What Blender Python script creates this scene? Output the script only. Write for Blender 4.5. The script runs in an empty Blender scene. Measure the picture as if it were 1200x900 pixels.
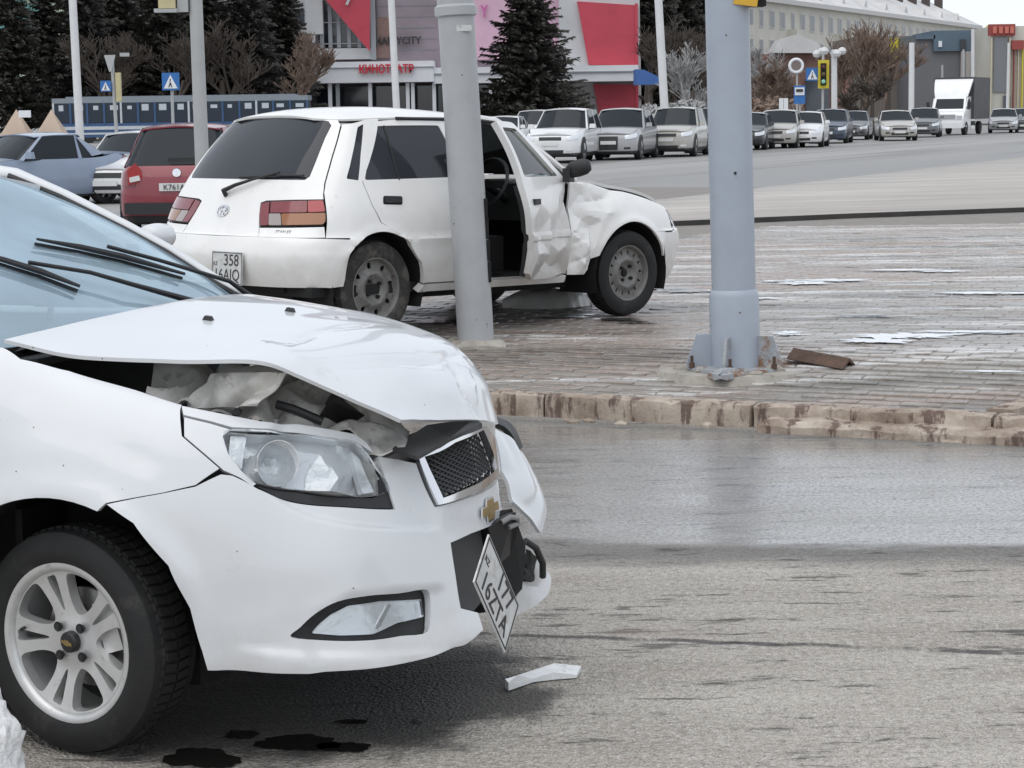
import bpy, bmesh, math, random
import numpy as np
from mathutils import Matrix, Vector, noise
from mathutils.geometry import delaunay_2d_cdt
random.seed(7)
SC = bpy.context.scene
COL = SC.collection
# ------------------------------------------------------------------ camera
FPX, HY, HS, CH = 2400.0, 134.0, 0.014, 1.6      # focal (px of a 1200 px wide photo), horizon row, horizon slope, eye height
_th = math.atan((450 - HY) / FPX); _rho = math.atan(HS)
FW = np.array([0, math.cos(_th), -math.sin(_th)]); _U0 = np.array([0, math.sin(_th), math.cos(_th)]); _R0 = np.array([1.0, 0, 0])
RT = math.cos(_rho) * _R0 - math.sin(_rho) * _U0; UP = math.sin(_rho) * _R0 + math.cos(_rho) * _U0
CAM = np.array([0, 0, CH])
cd = bpy.data.cameras.new('camera'); cam = bpy.data.objects.new('camera', cd); COL.objects.link(cam)
cd.sensor_width = 36.0; cd.lens = FPX / 1200 * 36.0; cd.clip_start = 0.05; cd.clip_end = 6000
cam.matrix_world = Matrix(((RT[0], UP[0], -FW[0], 0), (RT[1], UP[1], -FW[1], 0), (RT[2], UP[2], -FW[2], CH), (0, 0, 0, 1)))
SC.camera = cam
# ------------------------------------------------------------------ overcast daylight
SUN_EL, SUN_AZ = 64.0, 208.0      # azimuth clockwise from +Y
w = bpy.data.worlds.new('World'); SC.world = w; w.use_nodes = True
nt = w.node_tree; bg = nt.nodes['Background']
sky = nt.nodes.new('ShaderNodeTexSky'); sky.sky_type = 'NISHITA'; sky.sun_disc = False
sky.sun_elevation = math.radians(SUN_EL); sky.sun_rotation = math.radians(SUN_AZ); sky.dust_density = 0.6; sky.ozone_density = 1.0
hs = nt.nodes.new('ShaderNodeHueSaturation'); hs.inputs['Saturation'].default_value = 0.45
cl_ = nt.nodes.new('ShaderNodeMix'); cl_.data_type = 'RGBA'; cl_.inputs[0].default_value = 0.72; cl_.inputs[7].default_value = (5.95, 6.35, 6.95, 1)      # an even cloud layer over the clear sky
nt.links.new(sky.outputs[0], hs.inputs['Color']); nt.links.new(hs.outputs[0], cl_.inputs[6]); nt.links.new(cl_.outputs[2], bg.inputs['Color']); bg.inputs['Strength'].default_value = 0.13
sd = bpy.data.lights.new('sun', 'SUN'); sd.energy = 1.1; sd.angle = math.radians(75); sd.color = (1.0, 0.955, 0.89)
so = bpy.data.objects.new('sun', sd); COL.objects.link(so)
_e, _a = math.radians(SUN_EL), math.radians(SUN_AZ)
so.rotation_euler = Vector((-math.sin(_a) * math.cos(_e), -math.cos(_a) * math.cos(_e), -math.sin(_e))).to_track_quat('-Z', 'Y').to_euler()
so.location = (0, 0, 30)
SC.view_settings.view_transform = 'Standard'; SC.view_settings.look = 'None'; SC.view_settings.gamma = 1; SC.view_settings.use_curve_mapping = False
SC.view_settings.exposure = 0.30

# ------------------------------------------------------------------ pixel helpers (photo pixels, 1200 x 900)
def ray(x, y): return FW + RT * (x - 600) / FPX + UP * (450 - y) / FPX
def proj(p):
    d = np.asarray(p) - CAM; z = d @ FW
    return np.stack([600 + FPX * (d @ RT) / z, 450 - FPX * (d @ UP) / z], -1)
def onz(x, y, z=0.0):
    d = ray(x, y); return CAM + d * ((z - CH) / d[2])
def ony(x, y, Y):
    d = ray(x, y); return CAM + d * (Y / d[1])
KA = math.radians(24.0)                        # the kerb runs along this heading
KE = np.array([math.cos(KA), -math.sin(KA)]); KN = np.array([math.sin(KA), math.cos(KA)]); KT0 = 9.92
def sst(a, b, x):
    t = np.clip((np.asarray(x, float) - a) / (b - a), 0, 1); return t * t * (3 - 2 * t)
def plaza_z(x, y):
    d = np.asarray(x) * KN[0] + np.asarray(y) * KN[1] - KT0
    return 0.118 + 0.142 * sst(0.1, 1.9, d) - 0.034 * sst(-0.8, 0.8, x)
def on_plaza(px, py):
    z = 0.2
    for _ in range(12):
        p = onz(px, py, z); z = float(plaza_z(p[0], p[1]))
    return np.array([p[0], p[1], z])

# ------------------------------------------------------------------ materials
MATS = {}
def P_mat(name, color, rough=0.5, metal=0.0, coat=0.0, spec=0.5, var=0.0, vscale=6.0, dirt=None, bump=0.0, bscale=80.0, trans=0.0, rvar=0.0, coords='Object', alpha=1.0, specks=None, grime=None):
    """Principled material with procedural colour variation, dirt spots and fine bump"""
    if name in MATS: return MATS[name]
    m = bpy.data.materials.new(name); m.use_nodes = True; t = m.node_tree; b = t.nodes['Principled BSDF']
    b.inputs['Roughness'].default_value = rough; b.inputs['Metallic'].default_value = metal
    b.inputs['Coat Weight'].default_value = coat; b.inputs['Coat Roughness'].default_value = 0.04
    b.inputs['Specular IOR Level'].default_value = spec; b.inputs['Transmission Weight'].default_value = trans
    col = (*color, 1); b.inputs['Base Color'].default_value = col
    N = t.nodes.new; L = t.links.new
    tc = N('ShaderNodeTexCoord'); out = None
    if var > 0:
        n = N('ShaderNodeTexNoise'); n.inputs['Scale'].default_value = vscale; n.inputs['Detail'].default_value = 6; n.inputs['Roughness'].default_value = 0.6
        L(tc.outputs[coords], n.inputs['Vector'])
        mp = N('ShaderNodeMapRange'); mp.inputs[1].default_value = 0.3; mp.inputs[2].default_value = 0.7; mp.inputs[3].default_value = 1 - var; mp.inputs[4].default_value = 1 + var
        L(n.outputs['Fac'], mp.inputs[0])
        mx = N('ShaderNodeMix'); mx.data_type = 'RGBA'; mx.blend_type = 'MULTIPLY'; mx.inputs[0].default_value = 1; mx.inputs[6].default_value = col
        L(mp.outputs[0], mx.inputs[7]); out = mx.outputs[2]
        if rvar > 0:
            mr = N('ShaderNodeMapRange'); mr.inputs[1].default_value = 0.3; mr.inputs[2].default_value = 0.7; mr.inputs[3].default_value = max(0.02, rough - rvar); mr.inputs[4].default_value = min(1, rough + rvar)
            L(n.outputs['Fac'], mr.inputs[0]); L(mr.outputs[0], b.inputs['Roughness'])
    if dirt:                                    # (colour, noise scale, threshold, amount)
        dc, dsc, dth, damt = dirt
        n2 = N('ShaderNodeTexNoise'); n2.inputs['Scale'].default_value = dsc; n2.inputs['Detail'].default_value = 8; n2.inputs['Roughness'].default_value = 0.7
        L(tc.outputs[coords], n2.inputs['Vector'])
        mp2 = N('ShaderNodeMapRange'); mp2.inputs[1].default_value = dth; mp2.inputs[2].default_value = dth + 0.12; mp2.inputs[3].default_value = 0; mp2.inputs[4].default_value = damt
        L(n2.outputs['Fac'], mp2.inputs[0])
        mx2 = N('ShaderNodeMix'); mx2.data_type = 'RGBA'; mx2.inputs[6].default_value = col; mx2.inputs[7].default_value = (*dc, 1)
        if out: L(out, mx2.inputs[6])
        L(mp2.outputs[0], mx2.inputs[0]); out = mx2.outputs[2]
    if grime:                                   # road spray: (colour, height it reaches, amount, noise scale)
        gc, gh, ga, gs = grime; sx = N('ShaderNodeSeparateXYZ'); L(tc.outputs[coords], sx.inputs[0]); n4 = N('ShaderNodeTexNoise'); n4.inputs['Scale'].default_value = gs; n4.inputs['Detail'].default_value = 7; n4.inputs['Roughness'].default_value = 0.65; L(tc.outputs[coords], n4.inputs['Vector'])
        ad = N('ShaderNodeMath'); ad.operation = 'MULTIPLY_ADD'; L(n4.outputs['Fac'], ad.inputs[0]); ad.inputs[1].default_value = gh * 1.1; L(sx.outputs[2], ad.inputs[2])
        mg = N('ShaderNodeMapRange'); mg.inputs[1].default_value = gh * 1.5; mg.inputs[2].default_value = gh * 0.7; mg.inputs[3].default_value = 0; mg.inputs[4].default_value = ga; L(ad.outputs[0], mg.inputs[0])
        mx3 = N('ShaderNodeMix'); mx3.data_type = 'RGBA'; mx3.inputs[6].default_value = col; mx3.inputs[7].default_value = (*gc, 1)
        if out: L(out, mx3.inputs[6])
        L(mg.outputs[0], mx3.inputs[0]); out = mx3.outputs[2]
    if specks:                                  # scattered stone chips and mud drops: (scale, size, share, colour)
        ss, sz, sh_, scol = specks; vo = N('ShaderNodeTexVoronoi'); vo.inputs['Scale'].default_value = ss; L(tc.outputs[coords], vo.inputs['Vector']); c1 = N('ShaderNodeMath'); c1.operation = 'LESS_THAN'; L(vo.outputs['Distance'], c1.inputs[0]); c1.inputs[1].default_value = sz
        sp = N('ShaderNodeSeparateColor'); L(vo.outputs['Color'], sp.inputs[0]); c2 = N('ShaderNodeMath'); c2.operation = 'LESS_THAN'; L(sp.outputs[0], c2.inputs[0]); c2.inputs[1].default_value = sh_; c3 = N('ShaderNodeMath'); c3.operation = 'MULTIPLY'; L(c1.outputs[0], c3.inputs[0]); L(c2.outputs[0], c3.inputs[1])
        mx4 = N('ShaderNodeMix'); mx4.data_type = 'RGBA'; mx4.inputs[6].default_value = col; mx4.inputs[7].default_value = (*scol, 1)
        if out: L(out, mx4.inputs[6])
        L(c3.outputs[0], mx4.inputs[0]); out = mx4.outputs[2]
    if out: L(out, b.inputs['Base Color'])
    if bump > 0:
        n3 = N('ShaderNodeTexNoise'); n3.inputs['Scale'].default_value = bscale; n3.inputs['Detail'].default_value = 5
        L(tc.outputs[coords], n3.inputs['Vector'])
        bp = N('ShaderNodeBump'); bp.inputs['Strength'].default_value = bump; bp.inputs['Distance'].default_value = 0.01
        L(n3.outputs['Fac'], bp.inputs['Height']); L(bp.outputs[0], b.inputs['Normal'])
    MATS[name] = m; return m

def glass_mat(name, tint=(0.8, 0.9, 0.9), ior=1.5, rough=0.0, film=0.0, gcol=(1, 1, 1)):
    """thin pane: fresnel mirror over a tinted see-through layer"""
    if name in MATS: return MATS[name]
    m = bpy.data.materials.new(name); m.use_nodes = True; t = m.node_tree; t.nodes.clear(); N = t.nodes.new; L = t.links.new
    o = N('ShaderNodeOutputMaterial'); mx = N('ShaderNodeMixShader'); fr = N('ShaderNodeFresnel'); fr.inputs[0].default_value = ior
    tr = N('ShaderNodeBsdfTransparent'); tr.inputs[0].default_value = (*tint, 1); gl = N('ShaderNodeBsdfGlossy'); gl.inputs['Roughness'].default_value = rough
    gl.inputs[0].default_value = (*gcol, 1)
    L(fr.outputs[0], mx.inputs[0]); L(tr.outputs[0], mx.inputs[1]); L(gl.outputs[0], mx.inputs[2]); last = mx
    if film > 0:                                # dusty film tinted sky blue, its colour standing in for reflected sky
        df = N('ShaderNodeBsdfDiffuse'); df.inputs[0].default_value = (0.52, 0.68, 0.80, 1); m2 = N('ShaderNodeMixShader'); tc = N('ShaderNodeTexCoord'); nz = N('ShaderNodeTexNoise'); nz.inputs['Scale'].default_value = 3.0; nz.inputs['Detail'].default_value = 6
        L(tc.outputs['Object'], nz.inputs['Vector']); mr = N('ShaderNodeMapRange'); mr.inputs[1].default_value = 0.3; mr.inputs[2].default_value = 0.7; mr.inputs[3].default_value = film * 0.6; mr.inputs[4].default_value = film * 1.3; L(nz.outputs['Fac'], mr.inputs[0])
        L(mr.outputs[0], m2.inputs[0]); L(mx.outputs[0], m2.inputs[1]); L(df.outputs[0], m2.inputs[2]); last = m2
    L(last.outputs[0], o.inputs[0])
    MATS[name] = m; return m

# ------------------------------------------------------------------ object helpers
def obj(name, me, mat=None, parent=None, loc=None):
    o = bpy.data.objects.new(name, me); COL.objects.link(o)
    if mat is not None and me is not None and len(me.materials) == 0: me.materials.append(mat)
    if parent is not None: o.parent = parent
    if loc is not None: o.location = loc
    return o
def mesh(verts, faces, name='m', smooth=False, sharp=None, mats=None, fm=None):
    me = bpy.data.meshes.new(name); me.from_pydata([tuple(map(float, v)) for v in verts], [], [tuple(int(i) for i in f) for f in faces]); me.validate()
    if mats:
        for m in mats: me.materials.append(m)
        if fm is not None and len(fm) == len(me.polygons): me.polygons.foreach_set('material_index', fm)
    if smooth:
        me.polygons.foreach_set('use_smooth', [True] * len(me.polygons))
        if sharp: me.set_sharp_from_angle(angle=math.radians(sharp))
    me.update(); return me
def empty(name, loc=(0, 0, 0), rz=0.0, label=None, cat=None, group=None):
    o = bpy.data.objects.new(name, None); COL.objects.link(o); o.location = loc; o.rotation_euler = (0, 0, rz); o.empty_display_size = 0.2
    tag(o, label, cat, group); return o
def tag(o, label=None, cat=None, group=None, kind=None):
    if label: o['label'] = label
    if cat: o['category'] = cat
    if group: o['group'] = group
    if kind: o['kind'] = kind
    return o
def copy_tree(o, parent=None):
    c = o.copy(); COL.objects.link(c); c.parent = parent
    for ch in list(o.children): copy_tree(ch, c)
    return c

class MB:
    """collects simple solids into one mesh"""
    def __init__(s): s.v = []; s.f = []
    def add(s, v, f):
        n = len(s.v); s.v += [tuple(map(float, p)) for p in v]; s.f += [tuple(i + n for i in q) for q in f]; return s
    def box(s, c, d, M=None, taper=(1, 1)):
        x, y, z = (q / 2 for q in d); pts = []
        for k, (i, j) in ((0, (-1, -1)), (0, (1, -1)), (0, (1, 1)), (0, (-1, 1)), (1, (-1, -1)), (1, (1, -1)), (1, (1, 1)), (1, (-1, 1))):
            tx, ty = taper if k else (1, 1)
            p = Vector((i * x * tx, j * y * ty, (z if k else -z)))
            if M is not None: p = M @ p
            pts.append(p + Vector(c))
        return s.add(pts, [(3, 2, 1, 0), (4, 5, 6, 7), (0, 1, 5, 4), (1, 2, 6, 5), (2, 3, 7, 6), (3, 0, 4, 7)])
    def tube(s, pts, r, n=10, cap=True):
        pts = [Vector(p) for p in pts]; rs = r if hasattr(r, '__len__') else [r] * len(pts); V = []; F = []
        up = Vector((0, 0, 1)); prev = None
        for i, p in enumerate(pts):
            t = (pts[min(i + 1, len(pts) - 1)] - pts[max(i - 1, 0)]).normalized()
            if prev is None: a = t.cross(up if abs(t.z) < 0.95 else Vector((1, 0, 0))).normalized()
            else: a = (prev - t * prev.dot(t)).normalized()
            prev = a; b = t.cross(a)
            for k in range(n):
                q = 2 * math.pi * k / n; V.append(p + (a * math.cos(q) + b * math.sin(q)) * rs[i])
        for i in range(len(pts) - 1):
            for k in range(n): F.append((i * n + k, i * n + (k + 1) % n, (i + 1) * n + (k + 1) % n, (i + 1) * n + k))
        if cap: F.append(tuple(range(n - 1, -1, -1))); F.append(tuple((len(pts) - 1) * n + k for k in range(n)))
        return s.add(V, F)
    def lathe(s, prof, n=24, M=None, closed=False):
        """profile of (radius, height) turned about local Z"""
        V = []; F = []
        for (r, h) in prof:
            for k in range(n):
                q = 2 * math.pi * k / n; p = Vector((r * math.cos(q), r * math.sin(q), h)); V.append(M @ p if M is not None else p)
        m = len(prof); rng = m if closed else m - 1
        for i in range(rng):
            j = (i + 1) % m
            for k in range(n): F.append((i * n + k, i * n + (k + 1) % n, j * n + (k + 1) % n, j * n + k))
        return s.add(V, F)
    def prism(s, poly, h, M=None, z0=0.0):
        """2-D outline (x, y) extruded along local Z"""
        n = len(poly); V = [Vector((x, y, z0)) for x, y in poly] + [Vector((x, y, z0 + h)) for x, y in poly]
        if M is not None: V = [M @ p for p in V]
        return s.add(V, [tuple(range(n - 1, -1, -1)), tuple(range(n, 2 * n))] + [(i, (i + 1) % n, n + (i + 1) % n, n + i) for i in range(n)])
    def build(s, name, mat, parent=None, smooth=False, sharp=40, loc=None):
        return obj(name, mesh(s.v, s.f, name, smooth, sharp), mat, parent, loc)

def text_mesh(body, size, name='lettering', depth=0.004, align='CENTER', sx=1.0, bold=0.0):
    cu = bpy.data.curves.new(name, 'FONT'); cu.body = body; cu.size = size; cu.extrude = depth; cu.align_x = align; cu.align_y = 'CENTER'; cu.resolution_u = 3; cu.offset = bold
    o = bpy.data.objects.new(name, cu); COL.objects.link(o)
    dg = bpy.context.evaluated_depsgraph_get(); me = bpy.data.meshes.new_from_object(o.evaluated_get(dg)); me.materials.clear()
    bpy.data.objects.remove(o); bpy.data.curves.remove(cu)
    if sx != 1.0:
        for v in me.vertices: v.co.x *= sx
    return me
def frame(o, x, z):
    """4x4 matrix with origin o, X axis x and Z (outward) axis about z"""
    x = Vector(x).normalized(); z = Vector(z); y = z.cross(x).normalized(); z = x.cross(y)
    return Matrix(((x.x, y.x, z.x, o[0]), (x.y, y.y, z.y, o[1]), (x.z, y.z, z.z, o[2]), (0, 0, 0, 1)))
def at(o, M): o.matrix_local = M; return o
# ------------------------------------------------------------------ smooth panel surfaces
def cr_weights(k, x):
    """non-uniform cubic interpolation weights of knots k at x -> (N, len(k))"""
    k = np.asarray(k, float); x = np.asarray(x, float); n = len(k); i = np.clip(np.searchsorted(k, x, 'right') - 1, 0, n - 2)
    W = np.zeros((len(x), n)); h = k[i + 1] - k[i]; t = (x - k[i]) / h; r = np.arange(len(x))
    t2 = t * t; t3 = t2 * t
    W[r, i] += 2 * t3 - 3 * t2 + 1; W[r, i + 1] += -2 * t3 + 3 * t2
    def tang(j, c):
        j0 = np.maximum(j - 1, 0); j1 = np.minimum(j + 1, n - 1); d = k[j1] - k[j0]
        np.add.at(W, (r, j1), c / d); np.add.at(W, (r, j0), -c / d)
    tang(i, (t3 - 2 * t2 + t) * h); tang(i + 1, (t3 - t2) * h)
    return W
class Patch:
    """bicubic surface through a control grid (na, nb, 3) in a car's own frame (x forward, y left, z up)"""
    def __init__(s, P, M=None, center=None):
        s.P = np.asarray(P, float); na, nb, _ = s.P.shape; mid = s.P[:, nb // 2]
        s.ak = np.concatenate([[0], np.cumsum(np.maximum(np.linalg.norm(np.diff(mid, axis=0), axis=1), 0.02))])
        s.bk = np.concatenate([[0], np.cumsum(np.maximum(np.linalg.norm(np.diff(s.P, axis=1), axis=2).mean(0), 0.01))])
        s.M = M; s.disp = []; s.center = np.array(center if center is not None else (0, 0, 0.5)); s.flip = 1
        g = s.grid(9, 7); nn = s.normal(g); p = s.ev(g)
        out = p - s.center; out[:, 0] *= 0.6
        s.flip = 1 if np.mean(np.sum(nn * out, 1)) > 0 else -1; s.cache = None
    def grid(s, n, m):
        a = np.linspace(s.ak[0], s.ak[-1], n); b = np.linspace(s.bk[0], s.bk[-1], m); A, B = np.meshgrid(a, b, indexing='ij'); return np.stack([A.ravel(), B.ravel()], 1)
    def base(s, ab):
        ab = np.asarray(ab, float).reshape(-1, 2); wa = cr_weights(s.ak, np.clip(ab[:, 0], s.ak[0], s.ak[-1])); wb = cr_weights(s.bk, np.clip(ab[:, 1], s.bk[0], s.bk[-1]))
        return np.einsum('ni,nj,ijk->nk', wa, wb, s.P)
    def bnormal(s, ab):
        ab = np.asarray(ab, float).reshape(-1, 2); e = 2e-3
        def cl(d):
            q = ab + d; q[:, 0] = np.clip(q[:, 0], s.ak[0], s.ak[-1]); q[:, 1] = np.clip(q[:, 1], s.bk[0], s.bk[-1]); return q
        n = np.cross(s.base(cl([e, 0])) - s.base(cl([-e, 0])), s.base(cl([0, e])) - s.base(cl([0, -e]))); l = np.linalg.norm(n, axis=1, keepdims=True); return s.flip * n / np.maximum(l, 1e-12)
    normal = bnormal
    def ev(s, ab, off=0.0):
        p = s.base(ab); n = None
        if s.disp or off:
            n = s.bnormal(ab); d = np.zeros(len(p)) + off
            for fn in s.disp: d = d + fn(np.asarray(ab).reshape(-1, 2), p)
            p = p + n * d[:, None]
        return p
    def world(s, p): return p @ s.M[:3, :3].T + s.M[:3, 3]
    def inv(s, pts, mode='px'):
        """parameters of the surface points seen at photo pixels (mode px) or lying at car coordinates (x, z) (mode uw+ / uw- for left / right side)"""
        if s.cache is None:
            g = s.grid(240, 70); p = s.base(g); n = s.bnormal(g); s.cache = (g, p, n)
        g, p, n = s.cache
        if mode == 'px':
            W = s.world(p); q = proj(W); vis = np.sum((n @ s.M[:3, :3].T) * (CAM - W), 1) > 0; f = lambda ab: proj(s.world(s.base(ab)))
        else:
            q = p[:, [0, 2]]; vis = (p[:, 1] < 0) if mode == 'uw-' else (p[:, 1] > 0); f = lambda ab: s.base(ab)[:, [0, 2]]
        res = []
        for t in pts:
            d = np.sum((q - np.array(t)) ** 2, 1); d[~vis] = 1e12; ab = g[np.argmin(d)][None].copy()
            for _ in range(6):
                e = 1e-3; f0 = f(ab)[0]; J = np.stack([(f(ab + [[e, 0]])[0] - f0) / e, (f(ab + [[0, e]])[0] - f0) / e], 1)
                try: st = np.linalg.solve(J, np.array(t) - f0)
                except np.linalg.LinAlgError: break
                l = np.linalg.norm(st)
                if l > 0.04: st *= 0.04 / l
                ab = ab + st; ab[:, 0] = np.clip(ab[:, 0], s.ak[0], s.ak[-1]); ab[:, 1] = np.clip(ab[:, 1], s.bk[0], s.bk[-1])
            res.append(ab[0])
        return np.array(res)
    def px(s, *pts): return s.inv(pts, 'px')
    def R(s, *pts): return s.inv(pts, 'uw-')
    def L(s, *pts): return s.inv(pts, 'uw+')

def catm(pts, step=None, closed=True, n=6):
    """smooth curve through 2-D points"""
    pts = np.asarray(pts, float); N = len(pts); out = []
    rng = N if closed else N - 1
    for i in range(rng):
        p0, p1, p2, p3 = (pts[(i + j) % N] if closed else pts[min(max(i + j, 0), N - 1)] for j in (-1, 0, 1, 2))
        for t in np.linspace(0, 1, n, endpoint=False):
            out.append(0.5 * (2 * p1 + (p2 - p0) * t + (2 * p0 - 5 * p1 + 4 * p2 - p3) * t * t + (3 * p1 - p0 - 3 * p2 + p3) * t ** 3))
    if not closed: out.append(pts[-1])
    return np.array(out)
def rounded(pts, r=0.02, n=4):
    """polygon with its corners rounded"""
    pts = np.asarray(pts, float); N = len(pts); out = []
    for i in range(N):
        p, a, b = pts[i], pts[i - 1], pts[(i + 1) % N]; da, db = a - p, b - p; la, lb = np.linalg.norm(da), np.linalg.norm(db)
        k = min(r, la * 0.45, lb * 0.45); s0 = p + da / la * k; s1 = p + db / lb * k
        for t in np.linspace(0, 1, n): out.append((1 - t) ** 2 * s0 + 2 * t * (1 - t) * p + t * t * s1)
    return np.array(out)
def inside(poly, q):
    poly = np.asarray(poly); q = np.asarray(q); x, y = q[:, 0], q[:, 1]; c = np.zeros(len(q), bool); j = len(poly) - 1
    for i in range(len(poly)):
        xi, yi = poly[i]; xj, yj = poly[j]
        if yi != yj: c ^= ((yi > y) != (yj > y)) & (x < (xj - xi) * (y - yi) / (yj - yi) + xi)
        j = i
    return c
def densify(poly, step, closed=True):
    poly = np.asarray(poly, float); out = []; N = len(poly)
    for i in range(N if closed else N - 1):
        a, b = poly[i], poly[(i + 1) % N]; k = max(1, int(math.ceil(np.linalg.norm(b - a) / step)))
        for t in range(k): out.append(a + (b - a) * t / k)
    if not closed: out.append(poly[-1])
    res = [out[0]]
    for p in out[1:]:
        if np.linalg.norm(p - res[-1]) > step * 0.12: res.append(p)
    if closed and len(res) > 3 and np.linalg.norm(res[0] - res[-1]) < step * 0.12: res.pop()
    return np.array(res)
def poly_dist(poly, q):
    poly = np.asarray(poly); d = np.full(len(q), 1e9)
    for i in range(len(poly)):
        a, b = poly[i - 1], poly[i]; ab = b - a; t = np.clip(((q - a) @ ab) / max(ab @ ab, 1e-12), 0, 1); d = np.minimum(d, np.linalg.norm(q - (a + t[:, None] * ab), axis=1))
    return d
def fill(poly, holes=(), step=0.03):
    """triangulate an outline with holes -> points, triangles, loops (index lists)"""
    loops = [densify(poly, step * 0.7)] + [densify(h, step * 0.7) for h in holes]; pts = []; edges = []; 
    for l in loops:
        n0 = len(pts); pts += list(l); edges += [(n0 + i, n0 + (i + 1) % len(l)) for i in range(len(l))]
    mn, mx = loops[0].min(0), loops[0].max(0); xs = np.arange(mn[0] + step / 2, mx[0], step); ys = np.arange(mn[1] + step / 2, mx[1], step * 0.87)
    if len(xs) and len(ys):
        X, Y = np.meshgrid(xs, ys); X = X + (np.arange(len(ys)) % 2)[:, None] * step / 2; q = np.stack([X.ravel(), Y.ravel()], 1); ok = inside(loops[0], q)
        for h in loops[1:]: ok &= ~inside(h, q)
        q = q[ok]
        if len(q):
            d = poly_dist(loops[0], q)
            for h in loops[1:]: d = np.minimum(d, poly_dist(h, q))
            q = q[d > step * 0.45]
        pts += list(q)
    r = delaunay_2d_cdt([Vector(p) for p in pts], edges, [], 0, 1e-6)
    V = np.array([tuple(p) for p in r[0]]); T = np.array([tuple(f) for f in r[2] if len(f) == 3]); c = V[T].mean(1); ok = inside(loops[0], c)
    for h in loops[1:]: ok &= ~inside(h, c)
    T = T[ok]
    cnt = {}
    for t in T:
        for i in range(3):
            e = (int(t[i]), int(t[(i + 1) % 3]))
            if (e[1], e[0]) in cnt: cnt[(e[1], e[0])] += 1
            else: cnt[e] = 1
    return V, T, [e for e, c_ in cnt.items() if c_ == 1]
def panel(S, name, poly, mat, parent, holes=(), step=0.03, flange=0.012, off=0.0, back=None, shift=None, solid=0.0, sharp=38, bev=0.0015):
    """a sheet panel cut from surface S: its skin, a rolled edge and (solid) an inner face"""
    V, T, B = fill(poly, holes, step); p = S.ev(V, off); n = S.normal(V); nv = len(V); verts = list(p); faces = [tuple(t) for t in T]
    a, b, c = p[T[0][0]], p[T[0][1]], p[T[0][2]]
    k = 0; s_ = 0.0
    for t in T[:: max(1, len(T) // 40)]:
        s_ += np.dot(np.cross(p[t[1]] - p[t[0]], p[t[2]] - p[t[0]]), n[t[0]])
    if s_ < 0: faces = [f[::-1] for f in faces]; B = [(j, i) for i, j in B]
    bi = sorted({i for e in B for i in e}); mp1 = {}; mp2 = {}
    for i in bi:
        mp1[i] = len(verts); verts.append(p[i] - n[i] * bev)
    for i in bi:
        mp2[i] = len(verts); verts.append(p[i] - n[i] * flange)
    if flange != 0:
        for i, j in B: faces.append((j, i, mp1[i], mp1[j])); faces.append((mp1[j], mp1[i], mp2[i], mp2[j]))
    if solid > 0:
        n0 = len(verts); verts += list(p - n * solid); faces += [tuple(n0 + i for i in f[::-1]) for f in faces[:len(T)]]
        for i, j in B: faces.append((mp2[j], mp2[i], n0 + i, n0 + j))
    verts = np.array(verts)
    if shift is not None: verts = verts - np.array(shift)
    o = obj(name, mesh(verts, faces, name, True, sharp), mat, parent); 
    if shift is not None: o.location = shift
    return o
def ridge(S, line, amp, width, side=0, fade=0.12, absolute=False):
    """displacement that follows a line in surface parameters: side 0 = ridge or groove, +1 = step above the line, -1 = step below"""
    line = np.asarray(line, float); line = line[np.argsort(line[:, 0])]
    def fn(ab, p):
        a = ab[:, 0]; bl = np.interp(a, line[:, 0], line[:, 1]); d = ab[:, 1] - bl
        m = sst(line[0, 0] - 1e-6, line[0, 0] + fade, a) * (1 - sst(line[-1, 0] - fade, line[-1, 0] + 1e-6, a))
        if side == 0: q = np.exp(-(d / width) ** 2)
        elif side > 0: q = sst(0, width, d)
        else: q = sst(0, width, -d)
        return amp * q * m
    S.disp.append(fn)
def seg_dent(S, a, b, amp, width):
    """crease along a straight segment given in surface parameters"""
    a = np.asarray(a, float); b = np.asarray(b, float)
    def fn(ab, p):
        d = b - a; t = np.clip(((ab - a) @ d) / (d @ d), 0, 1); r = np.linalg.norm(ab - (a + t[:, None] * d), axis=1); return amp * np.exp(-r / (width * 0.75)) * (0.35 + 0.65 * np.sin(np.pi * np.clip(t, 0.02, 0.98)))
    S.disp.append(fn)
def facet_dent(S, pts, side=None):
    """crushed sheet: heights given at (x, z, depth) points, straight folds between them"""
    P = np.array(pts, float); r = delaunay_2d_cdt([Vector(p[:2]) for p in P], [], [], 0, 1e-6); T = [tuple(f) for f in r[2]]; Q = P[[o_[0] for o_ in r[3]]] if r[3] else P
    def fn(ab, p):
        x = p[:, [0, 2]]; h = np.zeros(len(x))
        for t in T:
            a, b, c = Q[list(t)]; M = np.array([b[:2] - a[:2], c[:2] - a[:2]]).T
            if abs(np.linalg.det(M)) < 1e-9: continue
            l = (x - a[:2]) @ np.linalg.inv(M).T; ok = (l[:, 0] >= -1e-9) & (l[:, 1] >= -1e-9) & (l.sum(1) <= 1 + 1e-9); h[ok] = (a[2] + l[:, 0] * (b[2] - a[2]) + l[:, 1] * (c[2] - a[2]))[ok]
        return h * (p[:, 1] < 0)
    S.disp.append(fn)
def blob_dent(S, c, amp, ra, rb=None):
    c = np.asarray(c, float); rb = rb or ra
    S.disp.append(lambda ab, p: amp * np.exp(-((ab[:, 0] - c[0]) / ra) ** 2 - ((ab[:, 1] - c[1]) / rb) ** 2))
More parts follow.
